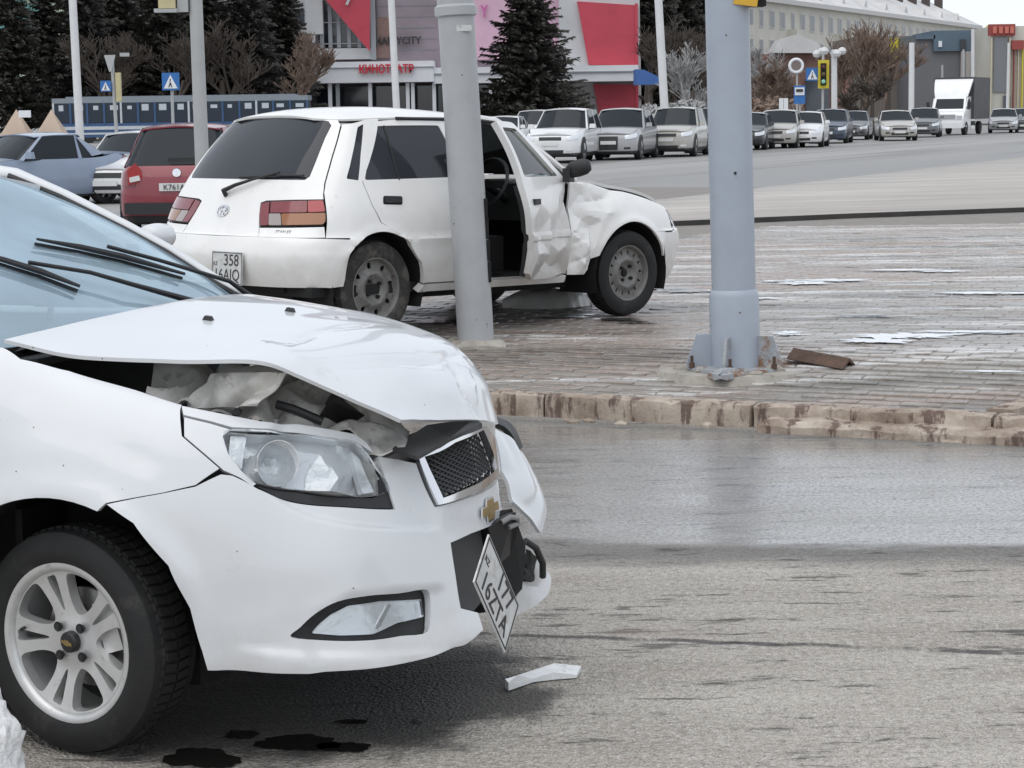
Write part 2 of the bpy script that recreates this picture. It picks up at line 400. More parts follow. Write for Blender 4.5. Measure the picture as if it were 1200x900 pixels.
class Flat:
    """a plane or dish: parameters (x, y) -> o + x*ex + y*ey + height(r)*en"""
    def __init__(s, o, ex, ey, h=None):
        s.o, s.ex, s.ey = (np.asarray(q, float) for q in (o, ex, ey)); s.en = np.cross(s.ex, s.ey); s.en = s.en / np.linalg.norm(s.en); s.h = h
    def ev(s, ab, off=0.0):
        ab = np.asarray(ab, float).reshape(-1, 2); p = s.o + ab[:, :1] * s.ex + ab[:, 1:2] * s.ey
        hh = np.zeros(len(ab)) + off
        if s.h: hh = hh + s.h(ab)
        return p + hh[:, None] * s.en
    def normal(s, ab): return np.repeat(s.en[None], len(np.asarray(ab).reshape(-1, 2)), 0)
# ------------------------------------------------------------------ shared car materials and wheels
WHITE = P_mat('white_paint', (0.66, 0.675, 0.69), 0.30, coat=0.7, var=0.03, vscale=3, dirt=((0.40, 0.38, 0.35), 7, 0.62, 0.35), specks=(30, 0.07, 0.10, (0.16, 0.14, 0.12)), grime=((0.36, 0.33, 0.29), 0.42, 0.55, 5.0))
WHITE2 = P_mat('ivory_white_paint', (0.82, 0.81, 0.785), 0.34, coat=0.5, var=0.06, vscale=2.5, dirt=((0.34, 0.31, 0.27), 9, 0.62, 0.5), grime=((0.30, 0.27, 0.235), 0.55, 0.6, 4.0))
BLACKP = P_mat('black_plastic', (0.018, 0.018, 0.019), 0.5, var=0.3, vscale=9, bump=0.1, bscale=300)
INNER = P_mat('dark_underbody', (0.010, 0.010, 0.010), 0.85, var=0.3, vscale=8)
RUBBER = P_mat('tyre_rubber', (0.011, 0.011, 0.011), 0.75, var=0.25, vscale=12, dirt=((0.09, 0.085, 0.08), 9, 0.58, 0.25), bump=0.15, bscale=160)
RUBBER2 = P_mat('dusty_tyre_rubber', (0.032, 0.031, 0.030), 0.85, var=0.3, vscale=10, dirt=((0.16, 0.145, 0.125), 7, 0.52, 0.5), bump=0.15, bscale=160)
ALLOY = P_mat('silver_alloy', (0.62, 0.62, 0.61), 0.36, metal=0.55, var=0.10, vscale=14, dirt=((0.16, 0.13, 0.10), 22, 0.60, 0.5))
STEELW = P_mat('rusty_grey_steel_wheel', (0.19, 0.185, 0.175), 0.6, metal=0.3, var=0.25, vscale=16, dirt=((0.06, 0.045, 0.035), 20, 0.55, 0.7))
CHROME = P_mat('chrome', (0.78, 0.78, 0.79), 0.10, metal=1.0)
REFL = P_mat('lamp_reflector', (0.80, 0.81, 0.82), 0.20, metal=0.30, bump=0.5, bscale=26, coat=0.6)
DISC = P_mat('brake_disc_steel', (0.35, 0.34, 0.33), 0.35, metal=0.8, var=0.2, vscale=20)
CLEAR = glass_mat('clear_lens', (0.93, 0.95, 0.96), 1.33)
WSGLASS = glass_mat('windscreen_glass', (0.62, 0.76, 0.78), 4.0, 0.015, 0.38, (0.80, 0.93, 1.0))
TINT = P_mat('tinted_glass', (0.026, 0.029, 0.036), 0.05, spec=0.45)
SIDEGL = glass_mat('side_glass', (0.55, 0.62, 0.62), 1.5)
PLATE = P_mat('plate_white', (0.58, 0.585, 0.575), 0.45, var=0.12, vscale=14, dirt=((0.28, 0.25, 0.22), 18, 0.52, 0.6))
INK = P_mat('plate_ink', (0.035, 0.034, 0.034), 0.6, var=0.3, vscale=40)
GOLD = P_mat('gold_emblem', (0.30, 0.21, 0.085), 0.4, metal=0.5, var=0.2, vscale=30)
RED_L = P_mat('red_lamp', (0.20, 0.022, 0.028), 0.12, coat=0.8, var=0.15, vscale=30)
REDB_L = P_mat('bright_red_lamp', (0.36, 0.018, 0.024), 0.12, coat=0.8)
AMB_L = P_mat('amber_lamp', (0.28, 0.095, 0.02), 0.12, coat=0.8)
CLR_L = P_mat('smoky_lamp', (0.34, 0.29, 0.27), 0.12, coat=0.8)
GREYM = P_mat('crumpled_grey_metal', (0.60, 0.585, 0.555), 0.5, metal=0.15, var=0.35, vscale=9, dirt=((0.07, 0.06, 0.05), 12, 0.56, 0.7))
CLOTH = P_mat('dark_seat_cloth', (0.02, 0.02, 0.022), 0.9, var=0.3, vscale=20)

class Rig:
    def __init__(s, name, hub_px, hub_d, v, hub_h, ang, pitch=0.0, **kw):
        a, p = math.radians(ang), math.radians(pitch); s.fw = np.array([math.cos(a) * math.cos(p), math.sin(a) * math.cos(p), -math.sin(p)]); s.lf = np.array([-math.sin(a), math.cos(a), 0]); s.up = np.cross(s.fw, s.lf)
        d = ray(*hub_px); P = CAM + d * (hub_d / d[1]); s.o = P + s.lf * v - s.up * hub_h
        s.M = np.eye(4); s.M[:3, 0], s.M[:3, 1], s.M[:3, 2], s.M[:3, 3] = s.fw, s.lf, s.up, s.o
        s.root = empty(name, **kw); s.root.matrix_world = Matrix(s.M.tolist())
    def _t(s, x, y, n, c):
        d = ray(x, y); t = (c - (CAM - s.o) @ n) / (d @ n); p = CAM + t * d - s.o; return np.array([p @ s.fw, p @ s.lf, p @ s.up])
    def V(s, x, y, v): return s._t(x, y, s.lf, -v)          # point seen at the pixel on the plane v metres right of the centre line
    def U(s, x, y, u): return s._t(x, y, s.fw, u)
    def W(s, x, y, w): return s._t(x, y, s.up, w)

def tyre_mesh(R, rr, wid, blocks=64):
    """tyre about local Y axis, outer face at +Z of the lathe (turned later)"""
    h = wid / 2; m = MB()
    prof = [(rr, -h * 0.80), (rr + 0.012, -h * 0.93), (rr + (R - rr) * 0.45, -h), (R - 0.028, -h * 0.95), (R - 0.010, -h * 0.84), (R - 0.006, -h * 0.5), (R - 0.006, h * 0.5), (R - 0.010, h * 0.84), (R - 0.028, h * 0.95), (rr + (R - rr) * 0.45, h), (rr + 0.022, h * 0.97), (rr + 0.016, h * 0.93), (rr, h * 0.86)]
    m.lathe(prof, 72)
    for k in range(blocks):
        for j, (z0, z1) in enumerate(((-0.86, -0.52), (-0.46, -0.05), (0.05, 0.46), (0.52, 0.86))):
            q = 2 * math.pi * (k + (0.25 if j in (1, 2) else 0)) / blocks; dq = 2 * math.pi / blocks * 0.36; sk = 0.25 * dq * (1 if j < 2 else -1)
            ro = R - (0.004 if j in (0, 3) else 0); V = []
            for rad in (R - 0.012, ro):
                for (qq, z) in ((q - dq + sk, z0), (q + dq + sk, z0), (q + dq - sk, z1), (q - dq - sk, z1)):
                    e = 0.014 if (rad == ro and abs(z) > 0.8) else 0
                    V.append(((rad - e) * math.cos(qq), (rad - e) * math.sin(qq), z * h))
            m.add(V, [(4, 5, 6, 7), (0, 1, 5, 4), (1, 2, 6, 5), (2, 3, 7, 6), (3, 0, 4, 7)])
    return m
def wheel(parent, kind, loc, steer=0.0, R=0.293, rr=0.195, wid=0.19, side=-1, spin=0.0, lip=0.0):
    """wheel as a part (rim) with sub-parts; side -1 = right side of the car (outer face to -Y)"""
    Mw = Matrix.Translation(loc) @ Matrix.Rotation(steer, 4, 'Z') @ Matrix.Rotation(math.radians(90) if side < 0 else math.radians(-90), 4, 'X') @ Matrix.Rotation(spin, 4, 'Z')
    h = wid / 2; r0 = rr + 0.012
    if kind == 'alloy':
        S = Flat((0, 0, 0), (1, 0, 0), (0, 1, 0), lambda ab: h * 0.80 - 0.030 * np.clip(1 - np.linalg.norm(ab, axis=1) / rr, 0, 1) ** 0.8 + 0.012 * np.exp(-(np.linalg.norm(ab, axis=1) / 0.06) ** 4))
        holes = []
        def pol(r, q): return (r * math.cos(q), r * math.sin(q))
        for k in range(5):
            c = 2 * math.pi * k / 5 + math.pi / 2
            g = c + math.pi / 5                                      # window between two spoke pairs
            w = [pol(0.176, g - 0.30), pol(0.180, g), pol(0.176, g + 0.30), pol(0.135, g + 0.33), pol(0.098, g + 0.27), pol(0.074, g), pol(0.098, g - 0.27), pol(0.135, g - 0.33)]
            holes.append(catm(w, n=4))
            sl = [pol(0.170, c - 0.085), pol(0.174, c), pol(0.170, c + 0.085), pol(0.12, c + 0.07), pol(0.085, c + 0.035), pol(0.085, c - 0.035), pol(0.12, c - 0.07)]
            holes.append(catm(sl, n=3))
        circ = [pol(0.186, 2 * math.pi * k / 60) for k in range(60)]
        rim = panel(S, 'wheel', circ, ALLOY, parent, holes, step=0.016, flange=0.032, sharp=40)
        at(rim, Mw)
        b = MB(); b.lathe([(0.183, h * 0.77), (0.186, h * 0.86), (0.196, h * 0.92), (0.206, h * 0.92), (0.210, h * 0.84), (0.204, h * 0.76), (0.192, h * 0.6), (0.186, 0.0), (0.19, -h * 0.8)], 72); b.build('rim_barrel', ALLOY, rim, True, 50)
        d = MB(); d.lathe([(0.02, h * 0.05), (0.128, h * 0.05), (0.130, h * 0.0), (0.128, -h * 0.1), (0.02, -h * 0.1)], 40); d.build('brake_disc', DISC, rim, True, 40)
        d = MB(); d.box((0.105, 0.01, h * 0.12), (0.06, 0.13, 0.05)); d.build('brake_caliper', ALLOY, rim)
        d = MB(); d.lathe([(0.0, h * 0.86), (0.022, h * 0.85), (0.027, h * 0.80), (0.028, h * 0.6)], 24); cap = d.build('centre_cap', BLACKP, rim, True, 40)
        e = MB(); e.prism([(-0.018, -0.004), (-0.007, -0.004), (-0.007, -0.007), (0.007, -0.007), (0.009, -0.004), (0.018, -0.004), (0.015, 0.004), (0.007, 0.004), (0.007, 0.007), (-0.007, 0.007), (-0.009, 0.004), (-0.016, 0.004)], 0.002, Matrix.Rotation(-spin - 0.2, 4, 'Z'), h * 0.86 + 0.0005); e.build('cap_emblem', GOLD, rim)
        for k in range(4):
            q = 2 * math.pi * k / 4 + 0.5; n_ = MB(); n_.lathe([(0.0135, h * 0.70), (0.0135, h * 0.72), (0.010, h * 0.705), (0.0, h * 0.70)], 10, Matrix.Translation((0.052 * math.cos(q), 0.052 * math.sin(q), 0.003))); n_.lathe([(0.008, h * 0.6), (0.008, h * 0.73), (0.0, h * 0.735)], 6, Matrix.Translation((0.052 * math.cos(q), 0.052 * math.sin(q), 0.003))); n_.build('wheel_nut', BLACKP, rim)
        n_ = MB(); n_.tube([(0.163 * math.cos(2.7), 0.163 * math.sin(2.7), h * 0.5), (0.150 * math.cos(2.7), 0.150 * math.sin(2.7), h * 0.9)], 0.005, 6); n_.build('valve', BLACKP, rim)
        ty = RUBBER
    else:
        r1 = rr - 0.012
        def dish(ab):
            r = np.linalg.norm(ab, axis=1); return h * 0.45 + 0.028 * np.exp(-((r - 0.095) / 0.028) ** 2) - 0.02 * sst(0.05, 0.0, r) + 0.006 * sst(0.13, 0.165, r)
        S = Flat((0, 0, 0), (1, 0, 0), (0, 1, 0), dish); holes = []
        ns = 8 if kind == 'steel8' else 14
        for k in range(ns):
            q = 2 * math.pi * k / ns; a, b_ = (0.020, 0.015) if ns == 8 else (0.016, 0.0075)
            if ns == 8: hole = [(a * math.cos(t), b_ * math.sin(t)) for t in np.linspace(0, 2 * math.pi, 12, endpoint=False)]
            else: hole = [(a * math.cos(t), b_ * math.sin(t)) for t in np.linspace(0, 2 * math.pi, 10, endpoint=False)]
            rc = 0.143 if ns == 8 else 0.142; holes.append([((rc + x) * math.cos(q) - y * math.sin(q), (rc + x) * math.sin(q) + y * math.cos(q)) for x, y in hole])
        holes.append([(0.026 * math.cos(t), 0.026 * math.sin(t)) for t in np.linspace(0, 2 * math.pi, 18, endpoint=False)])
        rim = panel(S, 'wheel', [(r1 * math.cos(t), r1 * math.sin(t)) for t in np.linspace(0, 2 * math.pi, 60, endpoint=False)], STEELW, parent, holes, step=0.016, flange=0.010)
        at(rim, Mw)
        b = MB(); b.lathe([(r1 - 0.004, h * 0.42), (r1 + 0.001, h * 0.55), (r1 + 0.004, h * 0.8), (r1 + 0.014, h * 0.9), (r1 + 0.022, h * 0.88), (r1 + 0.018, h * 0.76), (r1 - 0.002, 0), (r1, -h * 0.8)], 60); b.build('rim_barrel', STEELW, rim, True, 50)
        b = MB(); b.lathe([(0.0, h * 0.52), (0.02, h * 0.50), (0.026, h * 0.42), (0.026, h * 0.2)], 18); b.build('hub_cap', INNER, rim, True)
        for k in range(4):
            q = 2 * math.pi * k / 4 + 0.4; n_ = MB(); n_.lathe([(0.011, h * 0.4), (0.011, h * 0.74), (0.0, h * 0.78)], 6, Matrix.Translation((0.057 * math.cos(q), 0.057 * math.sin(q), 0))); n_.build('wheel_nut', INNER, rim)
        b = MB(); b.lathe([(0.0, -h * 0.3), (r1 * 0.9, -h * 0.3), (r1, -h * 0.5)], 30); b.build('brake_drum', INNER, rim, True)
        ty = RUBBER2 if kind == 'steel8' else RUBBER
    t = tyre_mesh(R, rr, wid).build('tyre', ty, rim, True, 32)
    return rim

def plate(parent, M, row1, row2, w=0.28, h=0.2, name='number_plate'):
    b = MB(); b.box((0, 0, 0), (w, h, 0.004)); p = b.build(name, PLATE, parent); at(p, M)
    e = MB()
    for (cx, cy, dx, dy) in ((0, h / 2 - 0.006, w - 0.008, 0.004), (0, -h / 2 + 0.006, w - 0.008, 0.004), (w / 2 - 0.006, 0, 0.004, h - 0.016), (-w / 2 + 0.006, 0, 0.004, h - 0.016)): e.box((cx, cy, 0.0028), (dx, dy, 0.0012))
    e.build('plate_border', INK, p)
    t = obj('plate_lettering', text_mesh(row1, h * 0.50, depth=0.0006, bold=0.0003), INK, p); t.location = (w * 0.14, h * 0.23, 0.0030)
    t = obj('plate_lettering', text_mesh(row2, h * 0.50, depth=0.0006, bold=0.0003, sx=0.92), INK, p); t.location = (0, -h * 0.22, 0.0030)
    t = obj('plate_lettering', text_mesh('KZ', h * 0.16, depth=0.0006), INK, p); t.location = (-w * 0.38, h * 0.12, 0.0030)
    return p
def fill_poly(name, pts, mat, parent, thick=0.01, nrm=None):
    """a thin solid plate through 3-D corner points"""
    pts = [Vector(p) for p in pts]; c = sum(pts, Vector()) / len(pts)
    if nrm is None:
        nrm = Vector()
        for i in range(len(pts)): nrm += (pts[i] - c).cross(pts[(i + 1) % len(pts)] - c)
    nrm = Vector(nrm).normalized(); n = len(pts)
    V = pts + [p - nrm * thick for p in pts]; F = [tuple(range(n)), tuple(range(2 * n - 1, n - 1, -1))] + [(i, n + i, n + (i + 1) % n, (i + 1) % n) for i in range(n)]
    return obj(name, mesh(V, F, name), mat, parent)
# ------------------------------------------------------------------ the crashed white saloon in front
CH_ = Rig('crashed_saloon_car', (81, 755), 5.028, 0.79, 0.293, -21.0, label='white saloon with crumpled hood, broken front bumper and dangling number plate', cat='car')
cr = CH_.root
def col(ub, vb, um, vm, ut, vt, wt, p=2.2, wb=0.25, wm=0.52):
    rows = [(ub - 0.05 * (abs(vb) < 0.5), vb * 0.965, wb - 0.04), (ub, vb, wb)]
    for t in (0.3, 0.65): g = t ** 0.7; rows.append((ub + (um - ub) * g, vb + (vm - vb) * g, wb + (wm - wb) * t))
    rows.append((um, vm, wm))
    for t in (0.3, 0.58, 0.82, 0.94, 1.0): g = t ** p; rows.append((um + (ut - um) * g, vm + (vt - vm) * g, wm + (wt - wm) * (1 - (1 - t) ** (1.0 if p < 1.6 else 1.35))))
    return [(u, -v, w) for u, v, w in rows]
CF = [(-0.95, .82, -.95, .853, -.95, .745, .975), (-0.72, .82, -.72, .853, -.72, .735, .985), (-.5, .82, -.5, .852, -.47, .72, 1.02), (-.21, .82, -.21, .85, -.21, .705, 1.035), (-.02, .82, -.02, .85, -.02, .71, .976), (.17, .815, .17, .845, .172, .71, .934), (.36, .79, .31, .825, .295, .70, .904),
      (.52, .745, .46, .765, .457, .62, .86, 1.7), (.65, .685, .585, .685, .54, .55, .843, 1.4), (.77, .60, .69, .59, .646, .45, .808, 1.25), (.85, .48, .765, .46, .71, .36, .775, 1.2), (.895, .33, .812, .31, .77, .26, .755, 1.2), (.91, .17, .832, .16, .80, .14, .757, 1.2), (.915, 0, .836, 0, .815, 0, .765, 1.2),
      (.90, -.13, .815, -.12, .785, -.12, .76, 1.2), (.86, -.26, .765, -.24, .735, -.22, .75, 1.2), (.78, -.40, .69, -.38, .66, -.33, .74, 1.2), (.66, -.55, .58, -.53, .55, -.45, .76, 1.3), (.5, -.68, .44, -.67, .42, -.55, .80, 1.5), (.3, -.78, .28, -.80, .27, -.66, .87), (-.02, -.82, -.02, -.85, -.02, -.70, .95), (-.5, -.82, -.5, -.852, -.47, -.71, 1.02), (-.95, -.82, -.95, -.853, -.95, -.745, .975)]
SF = Patch([col(*c) for c in CF], CH_.M, (0, 0, 0.5))
px = SF.px
# pressed lines of the bumper and fender
ridge(SF, px((300, 575), (325, 590), (370, 611), (411, 619), (460, 622), (520, 622)), -0.012, 0.028, side=1, fade=0.06)
ridge(SF, px((262, 751), (351, 760), (442, 760), (540, 753)), 0.010, 0.026, side=-1, fade=0.12)
ridge(SF, px((345, 740), (370, 715), (411, 692), (470, 686), (525, 683)), -0.010, 0.024, side=-1, fade=0.05)
def arch_flare(ab, p):
    r = np.hypot(p[:, 0], p[:, 2] - 0.293); return 0.012 * np.exp(-((r - 0.40) / 0.035) ** 2) * (p[:, 1] < -0.6)
SF.disp.append(arch_flare)
blob_dent(SF, px((150, 540))[0], -0.006, 0.12, 0.05)
ridge(SF, px((0, 497), (60, 500), (120, 512), (200, 545)), 0.007, 0.05, side=-1, fade=0.08)
# ---- near fender
arch = [(0.392 * math.cos(q), 0.293 + 0.385 * math.sin(q)) for q in np.radians(np.linspace(176, 69, 22))]
fpoly = np.concatenate([SF.R((-0.53, 0.26), (-0.40, 0.26)), SF.R(*arch), px((128, 589)), px((190, 577.4), (229, 568.3), (257, 549), (235, 530), (213, 511), (211, 480), (213, 474.5), (160, 458.5), (80, 436.5), (24, 421)), SF.R((-0.21, 1.03), (-0.42, 1.015), (-0.47, 0.98), (-0.53, 0.86))])
fender = panel(SF, 'fender', fpoly, WHITE, cr, step=0.022, flange=0.016)
# ---- bumper with the fog lamp pocket and the torn front
foghole = catm(px((342, 747), (352, 735), (370, 719), (396, 705), (434, 698), (470, 695), (503, 691), (508, 711), (504, 738), (472, 744), (442, 749), (390, 751)), n=4)
bpoly = np.concatenate([px((129, 590.6), (160, 584), (190, 578.4), (229, 570.3), (259, 556), (272, 557.5), (284, 563), (302, 573), (330, 584), (400, 593), (467, 596), (457, 565), (447, 533), (470, 537), (491, 542), (500, 566), (511, 594), (538, 587), (563, 579), (585, 562), (594, 575), (600, 592), (588, 606), (573, 617), (552, 625), (528, 636), (534, 676), (540, 713), (560, 718), (566, 738), (543, 757), (500, 771), (430, 784), (360, 788), (300, 786.5), (245, 783), (238, 761), (224, 712), (199, 662), (160, 612)) ])
bumper = panel(SF, 'front_bumper', bpoly, WHITE, cr, [foghole], step=0.010, flange=0.02)
# ---- fog lamp
fogb = panel(SF, 'fog_lamp', foghole, BLACKP, cr, step=0.02, flange=0.05, off=-0.022, solid=0.01)
foglens = rounded(px((366, 743), (376, 732), (390, 721), (412, 710), (450, 704), (500, 701), (503, 721), (470, 729), (442, 742), (400, 745)), 0.006)
panel(SF, 'fog_reflector', foglens, REFL, fogb, step=0.02, flange=0.0, off=-0.017)
panel(SF, 'fog_lens', foglens, CLEAR, fogb, step=0.02, flange=0.010, off=-0.009)
r0 = panel(SF, 'fog_rib', rounded(px((444, 736), (460, 708), (465, 707), (450, 735)), 0.004), CHROME, fogb, step=0.02, flange=0.006, off=-0.0125)
# ---- headlight
lens = catm(px((262, 511), (272, 503.5), (320, 505), (350, 508), (392, 514), (425, 521), (444, 546), (460, 572), (440, 579), (404, 578.5), (350, 572), (302, 566), (284, 551), (268, 531)), n=4)
import copy
SL = copy.copy(SF); SL.disp = []; _r = random.Random(5)
facet_dent(SL, [(.2, .4, 0), (.2, 1.0, 0), (1.0, .4, 0), (1.0, 1.0, 0)] + [(.38 + .052 * i + _r.uniform(-.012, .012), .60 + .062 * j + _r.uniform(-.012, .012), _r.uniform(-.028, .028)) for i in range(8) for j in range(5)])
hl = panel(SL, 'headlight', lens, REFL, cr, step=0.012, flange=-0.050, off=-0.055, sharp=14)
panel(SF, 'headlight_lens', lens, CLEAR, hl, step=0.02, flange=0.008, off=0.002)
for (q, rad) in (((322, 532), 0.056),):
    ab = px(q)[0]; p0 = SF.ev([ab], -0.052)[0]; n0 = np.array([0.80, -0.60, 0.05]); Mh = frame(p0 + n0 * 0.01, (0.6, 0.8, 0), n0)
    m = MB(); m.lathe([(0.012, 0.0), (rad * 0.6, 0.012), (rad * 0.88, 0.035), (rad, 0.06), (rad * 1.03, 0.06)], 28, Mh); m.build('reflector_bowl', REFL, hl, True, 50)
    m = MB(); m.lathe([(0.012, -0.005), (0.012, 0.02), (0.008, 0.035), (0.0, 0.037)], 12, Mh); m.build('bulb', P_mat('bulb_glass', (0.7, 0.72, 0.75), 0.1, coat=1), hl, True)
for k, (q0, q1, q2, q3) in enumerate((((272, 505), (292, 506), (286, 548), (270, 532)), ((420, 522), (432, 532), (450, 572), (436, 574)))):
    panel(SF, 'headlight_inner_trim', rounded(px(q0, q1, q2, q3), 0.006), REFL, hl, step=0.02, flange=0.02, off=-0.03)
panel(SF, 'headlight_inner_trim', rounded(px((335, 566), (362, 535), (372, 533), (364, 552), (362, 571)), 0.006), REFL, hl, step=0.02, flange=0.02, off=-0.035)
panel(SF, 'headlight_inner_trim', rounded(px((340, 512), (388, 518), (384, 530), (350, 524)), 0.006), REFL, hl, step=0.02, flange=0.02, off=-0.045)
panel(SF, 'headlight_base', px((300, 569), (350, 575), (404, 581.5), (440, 582), (461, 574), (466, 594), (400, 591), (330, 582)), BLACKP, hl, step=0.02, flange=0.04, off=-0.006)
panel(SF, 'headlight_base', px((445, 545), (461, 571), (468, 597), (456, 565), (446, 540), (432, 522), (428, 521)), BLACKP, hl, step=0.02, flange=0.04, off=-0.010)
panel(SF, 'headlight_bezel', px((216, 489), (245, 496), (270, 503.5), (261, 511), (267, 531), (283, 552), (300, 567), (296, 570), (282, 560), (262, 551), (238, 530), (216, 511)), WHITE, cr, step=0.02, flange=0.03, off=0.0)
panel(SF, 'headlight_trim', px((213, 477), (245, 483.5), (305, 495), (350, 498), (392, 503), (416, 509), (432, 518), (440, 530), (425, 520), (392, 512), (350, 506), (320, 503), (272, 501.5), (245, 494), (215, 487)), WHITE, cr, step=0.02, flange=0.02, off=0.004)
# ---- grille
gin = px((498, 535), (530, 519), (563, 504), (572, 526), (579, 547), (558, 566), (536, 576), (516, 584), (507, 560))
gout = px((491, 535), (528, 514), (566, 498), (578, 522), (588, 551), (563, 573), (538, 584), (512, 592), (501, 562))
gr = panel(SF, 'grille', gin, BLACKP, cr, step=0.02, flange=0.03, off=-0.05)
panel(SF, 'grille_frame', gout, CHROME, gr, [gin], step=0.012, flange=0.02, off=0.010, bev=0.004)
lo, hi = gin.min(0), gin.max(0); mb = MB()
for sgn in (1, -1):
    for k in np.arange(-0.5, 0.8, 0.020):
        line = np.array([[lo[0] + t, lo[1] + k + sgn * t * 0.62 + (0 if sgn > 0 else 0.12)] for t in np.arange(0, hi[0] - lo[0], 0.012)]); ok = inside(gin, line)
        seg = []
        for q, g_ in zip(line, ok):
            if g_: seg.append(q)
            if (not g_ or q is line[-1]) and len(seg) > 1:
                P3 = SF.ev(np.array(seg), -0.012); mb.tube([tuple(p) for p in P3], 0.0042, 4, False); seg = []
            elif not g_: seg = []
mb.build('grille_mesh', BLACKP, gr)
def on_patch(S, q, off=0.0, right=None):
    ab = S.px(q)[0]; p = S.ev([ab], off)[0]; n = S.normal([ab])[0]; e = S.ev([ab + [0.01, 0]], off)[0] - p; return p, n, e
p0, n0, e0 = on_patch(SF, (572, 597), 0.004)
e = MB(); bow = [(-.062, -.010), (-.024, -.010), (-.024, -.026), (.020, -.026), (.026, -.010), (.062, -.010), (.056, .012), (.024, .012), (.024, .027), (-.020, .027), (-.026, .012), (-.056, .012)]
em = MB().prism([(x * 1.12, y * 1.22) for x, y in bow], 0.004).build('emblem', CHROME, cr); at(em, frame(p0, e0, n0)); MB().prism(bow, 0.004, z0=0.0022).build('emblem_face', GOLD, em)
# ---- slam panel, bay and crumpled inner wing
def W3(*q): return [tuple(CH_.W(x, y, w_)) for x, y, w_ in q]
def V3(*q): return [tuple(CH_.V(x, y, v_)) for x, y, v_ in q]
sp = fill_poly('slam_panel', W3((460, 525, .765), (489, 535, .762), (528, 513, .768), (565, 496, .772), (556, 490, .79), (500, 498, .775)), BLACKP, cr, 0.010)
mb = MB().box((0.10, 0, 0.50), (0.72, 0.86, 0.26)).box((-0.27, 0, 0.72), (0.06, 1.30, 0.6)).box((0.56, 0.0, 0.50), (0.10, 0.60, 0.40)).box((-0.62, 0, 0.45), (0.8, 1.3, 0.3)); mb.build('engine_bay', INNER, cr)
def crumple(name, pts, mat, parent, amp=0.02, sc=9, seed=0, n=26, th=0.006):
    """folded sheet: bicubic sheet through a control grid with sharp random folds"""
    S = Patch(np.array(pts, float), CH_.M, (0, 0, 0.3)); off = Vector((seed * 3.1, seed * 1.7, 0))
    def fn(ab, p):
        o = np.zeros(len(p))
        for i, q in enumerate(p):
            v = Vector(q) * sc + off; a = noise.noise(v) * 2.2; b_ = noise.noise(v * 2.1 + Vector((5, 1, 2))) * 1.6; tri = lambda s: abs((s % 1.0) - 0.5) * 2; o[i] = amp * (1.25 * abs(math.sin(2.6 * a)) - 0.55 + 0.30 * b_)
        return o
    S.disp.append(fn); return panel(S, name, [(S.ak[0], S.bk[0]), (S.ak[-1], S.bk[0]), (S.ak[-1], S.bk[-1]), (S.ak[0], S.bk[-1])], mat, parent, step=0.014, flange=th, sharp=28)
gp = []
for (x, lo_, hi_) in ((170, 466, 424), (200, 474, 428), (240, 482, 430), (285, 494, 430), (330, 502, 432), (380, 508, 452), (425, 520, 478), (470, 535, 498)):
    v0 = np.interp(x, [170, 285, 380, 470], [.63, .58, .48, .38]); row = []
    for t in (0, 0.35, 0.7, 1.0): row.append(tuple(CH_.V(x + 14 * t, lo_ + (hi_ - lo_) * t, v0 - 0.24 * t)))
    gp.append(row)
crumple('crumpled_inner_wing', gp, GREYM, cr, 0.038, 5, 1)
gp = []
for x in (222, 255, 285, 312): gp.append([tuple(CH_.V(x - 8 + 34 * t, 478 - (x - 235) * 0.02 - 40 * t, 0.60 - 0.02 * t)) for t in (0, .4, .75, 1)])
m = MB(); m.box((0.42, -.22, .70), (.22, .18, .20)); m.box((0.42, -.22, .815), (.16, .12, .03)); m.build('battery', BLACKP, cr); m = MB(); m.lathe([(0, 0), (.07, 0), (.075, .10), (.06, .15), (.03, .16), (.03, .19), (0, .19)], 20, Matrix.Translation((.22, -.38, .74))); m.build('coolant_tank', P_mat('milky_plastic', (.55, .54, .48), .5), cr, True, 40)
m = MB(); m.tube([(.20, -.30, .80), (.34, -.36, .88), (.50, -.30, .84), (.60, -.10, .76)], .018, 8); m.build('radiator_hose', BLACKP, cr, True); m = MB(); m.box((.66, .0, .60), (.05, .84, .26)); m.build('radiator', GREYM, cr)
crumple('bent_bracket', gp, GREYM, cr, 0.026, 7, 3)
m = MB(); m.tube([tuple(CH_.V(324, 474, .50)), tuple(CH_.V(345, 480, .49)), tuple(CH_.V(378, 494, .46))], 0.012, 8); m.build('hose', BLACKP, cr, True)
m = MB(); m.lathe([(0.0, 0.006), (0.012, 0.005), (0.014, 0)], 12, frame(CH_.V(278, 484, .60), (1, 0, 0), (0, -0.6, 0.8))); m.build('plug', BLACKP, cr, True)
fill_poly('air_duct', W3((380, 462, .86), (418, 482, .80), (412, 508, .78), (372, 490, .84)), BLACKP, cr, 0.06)
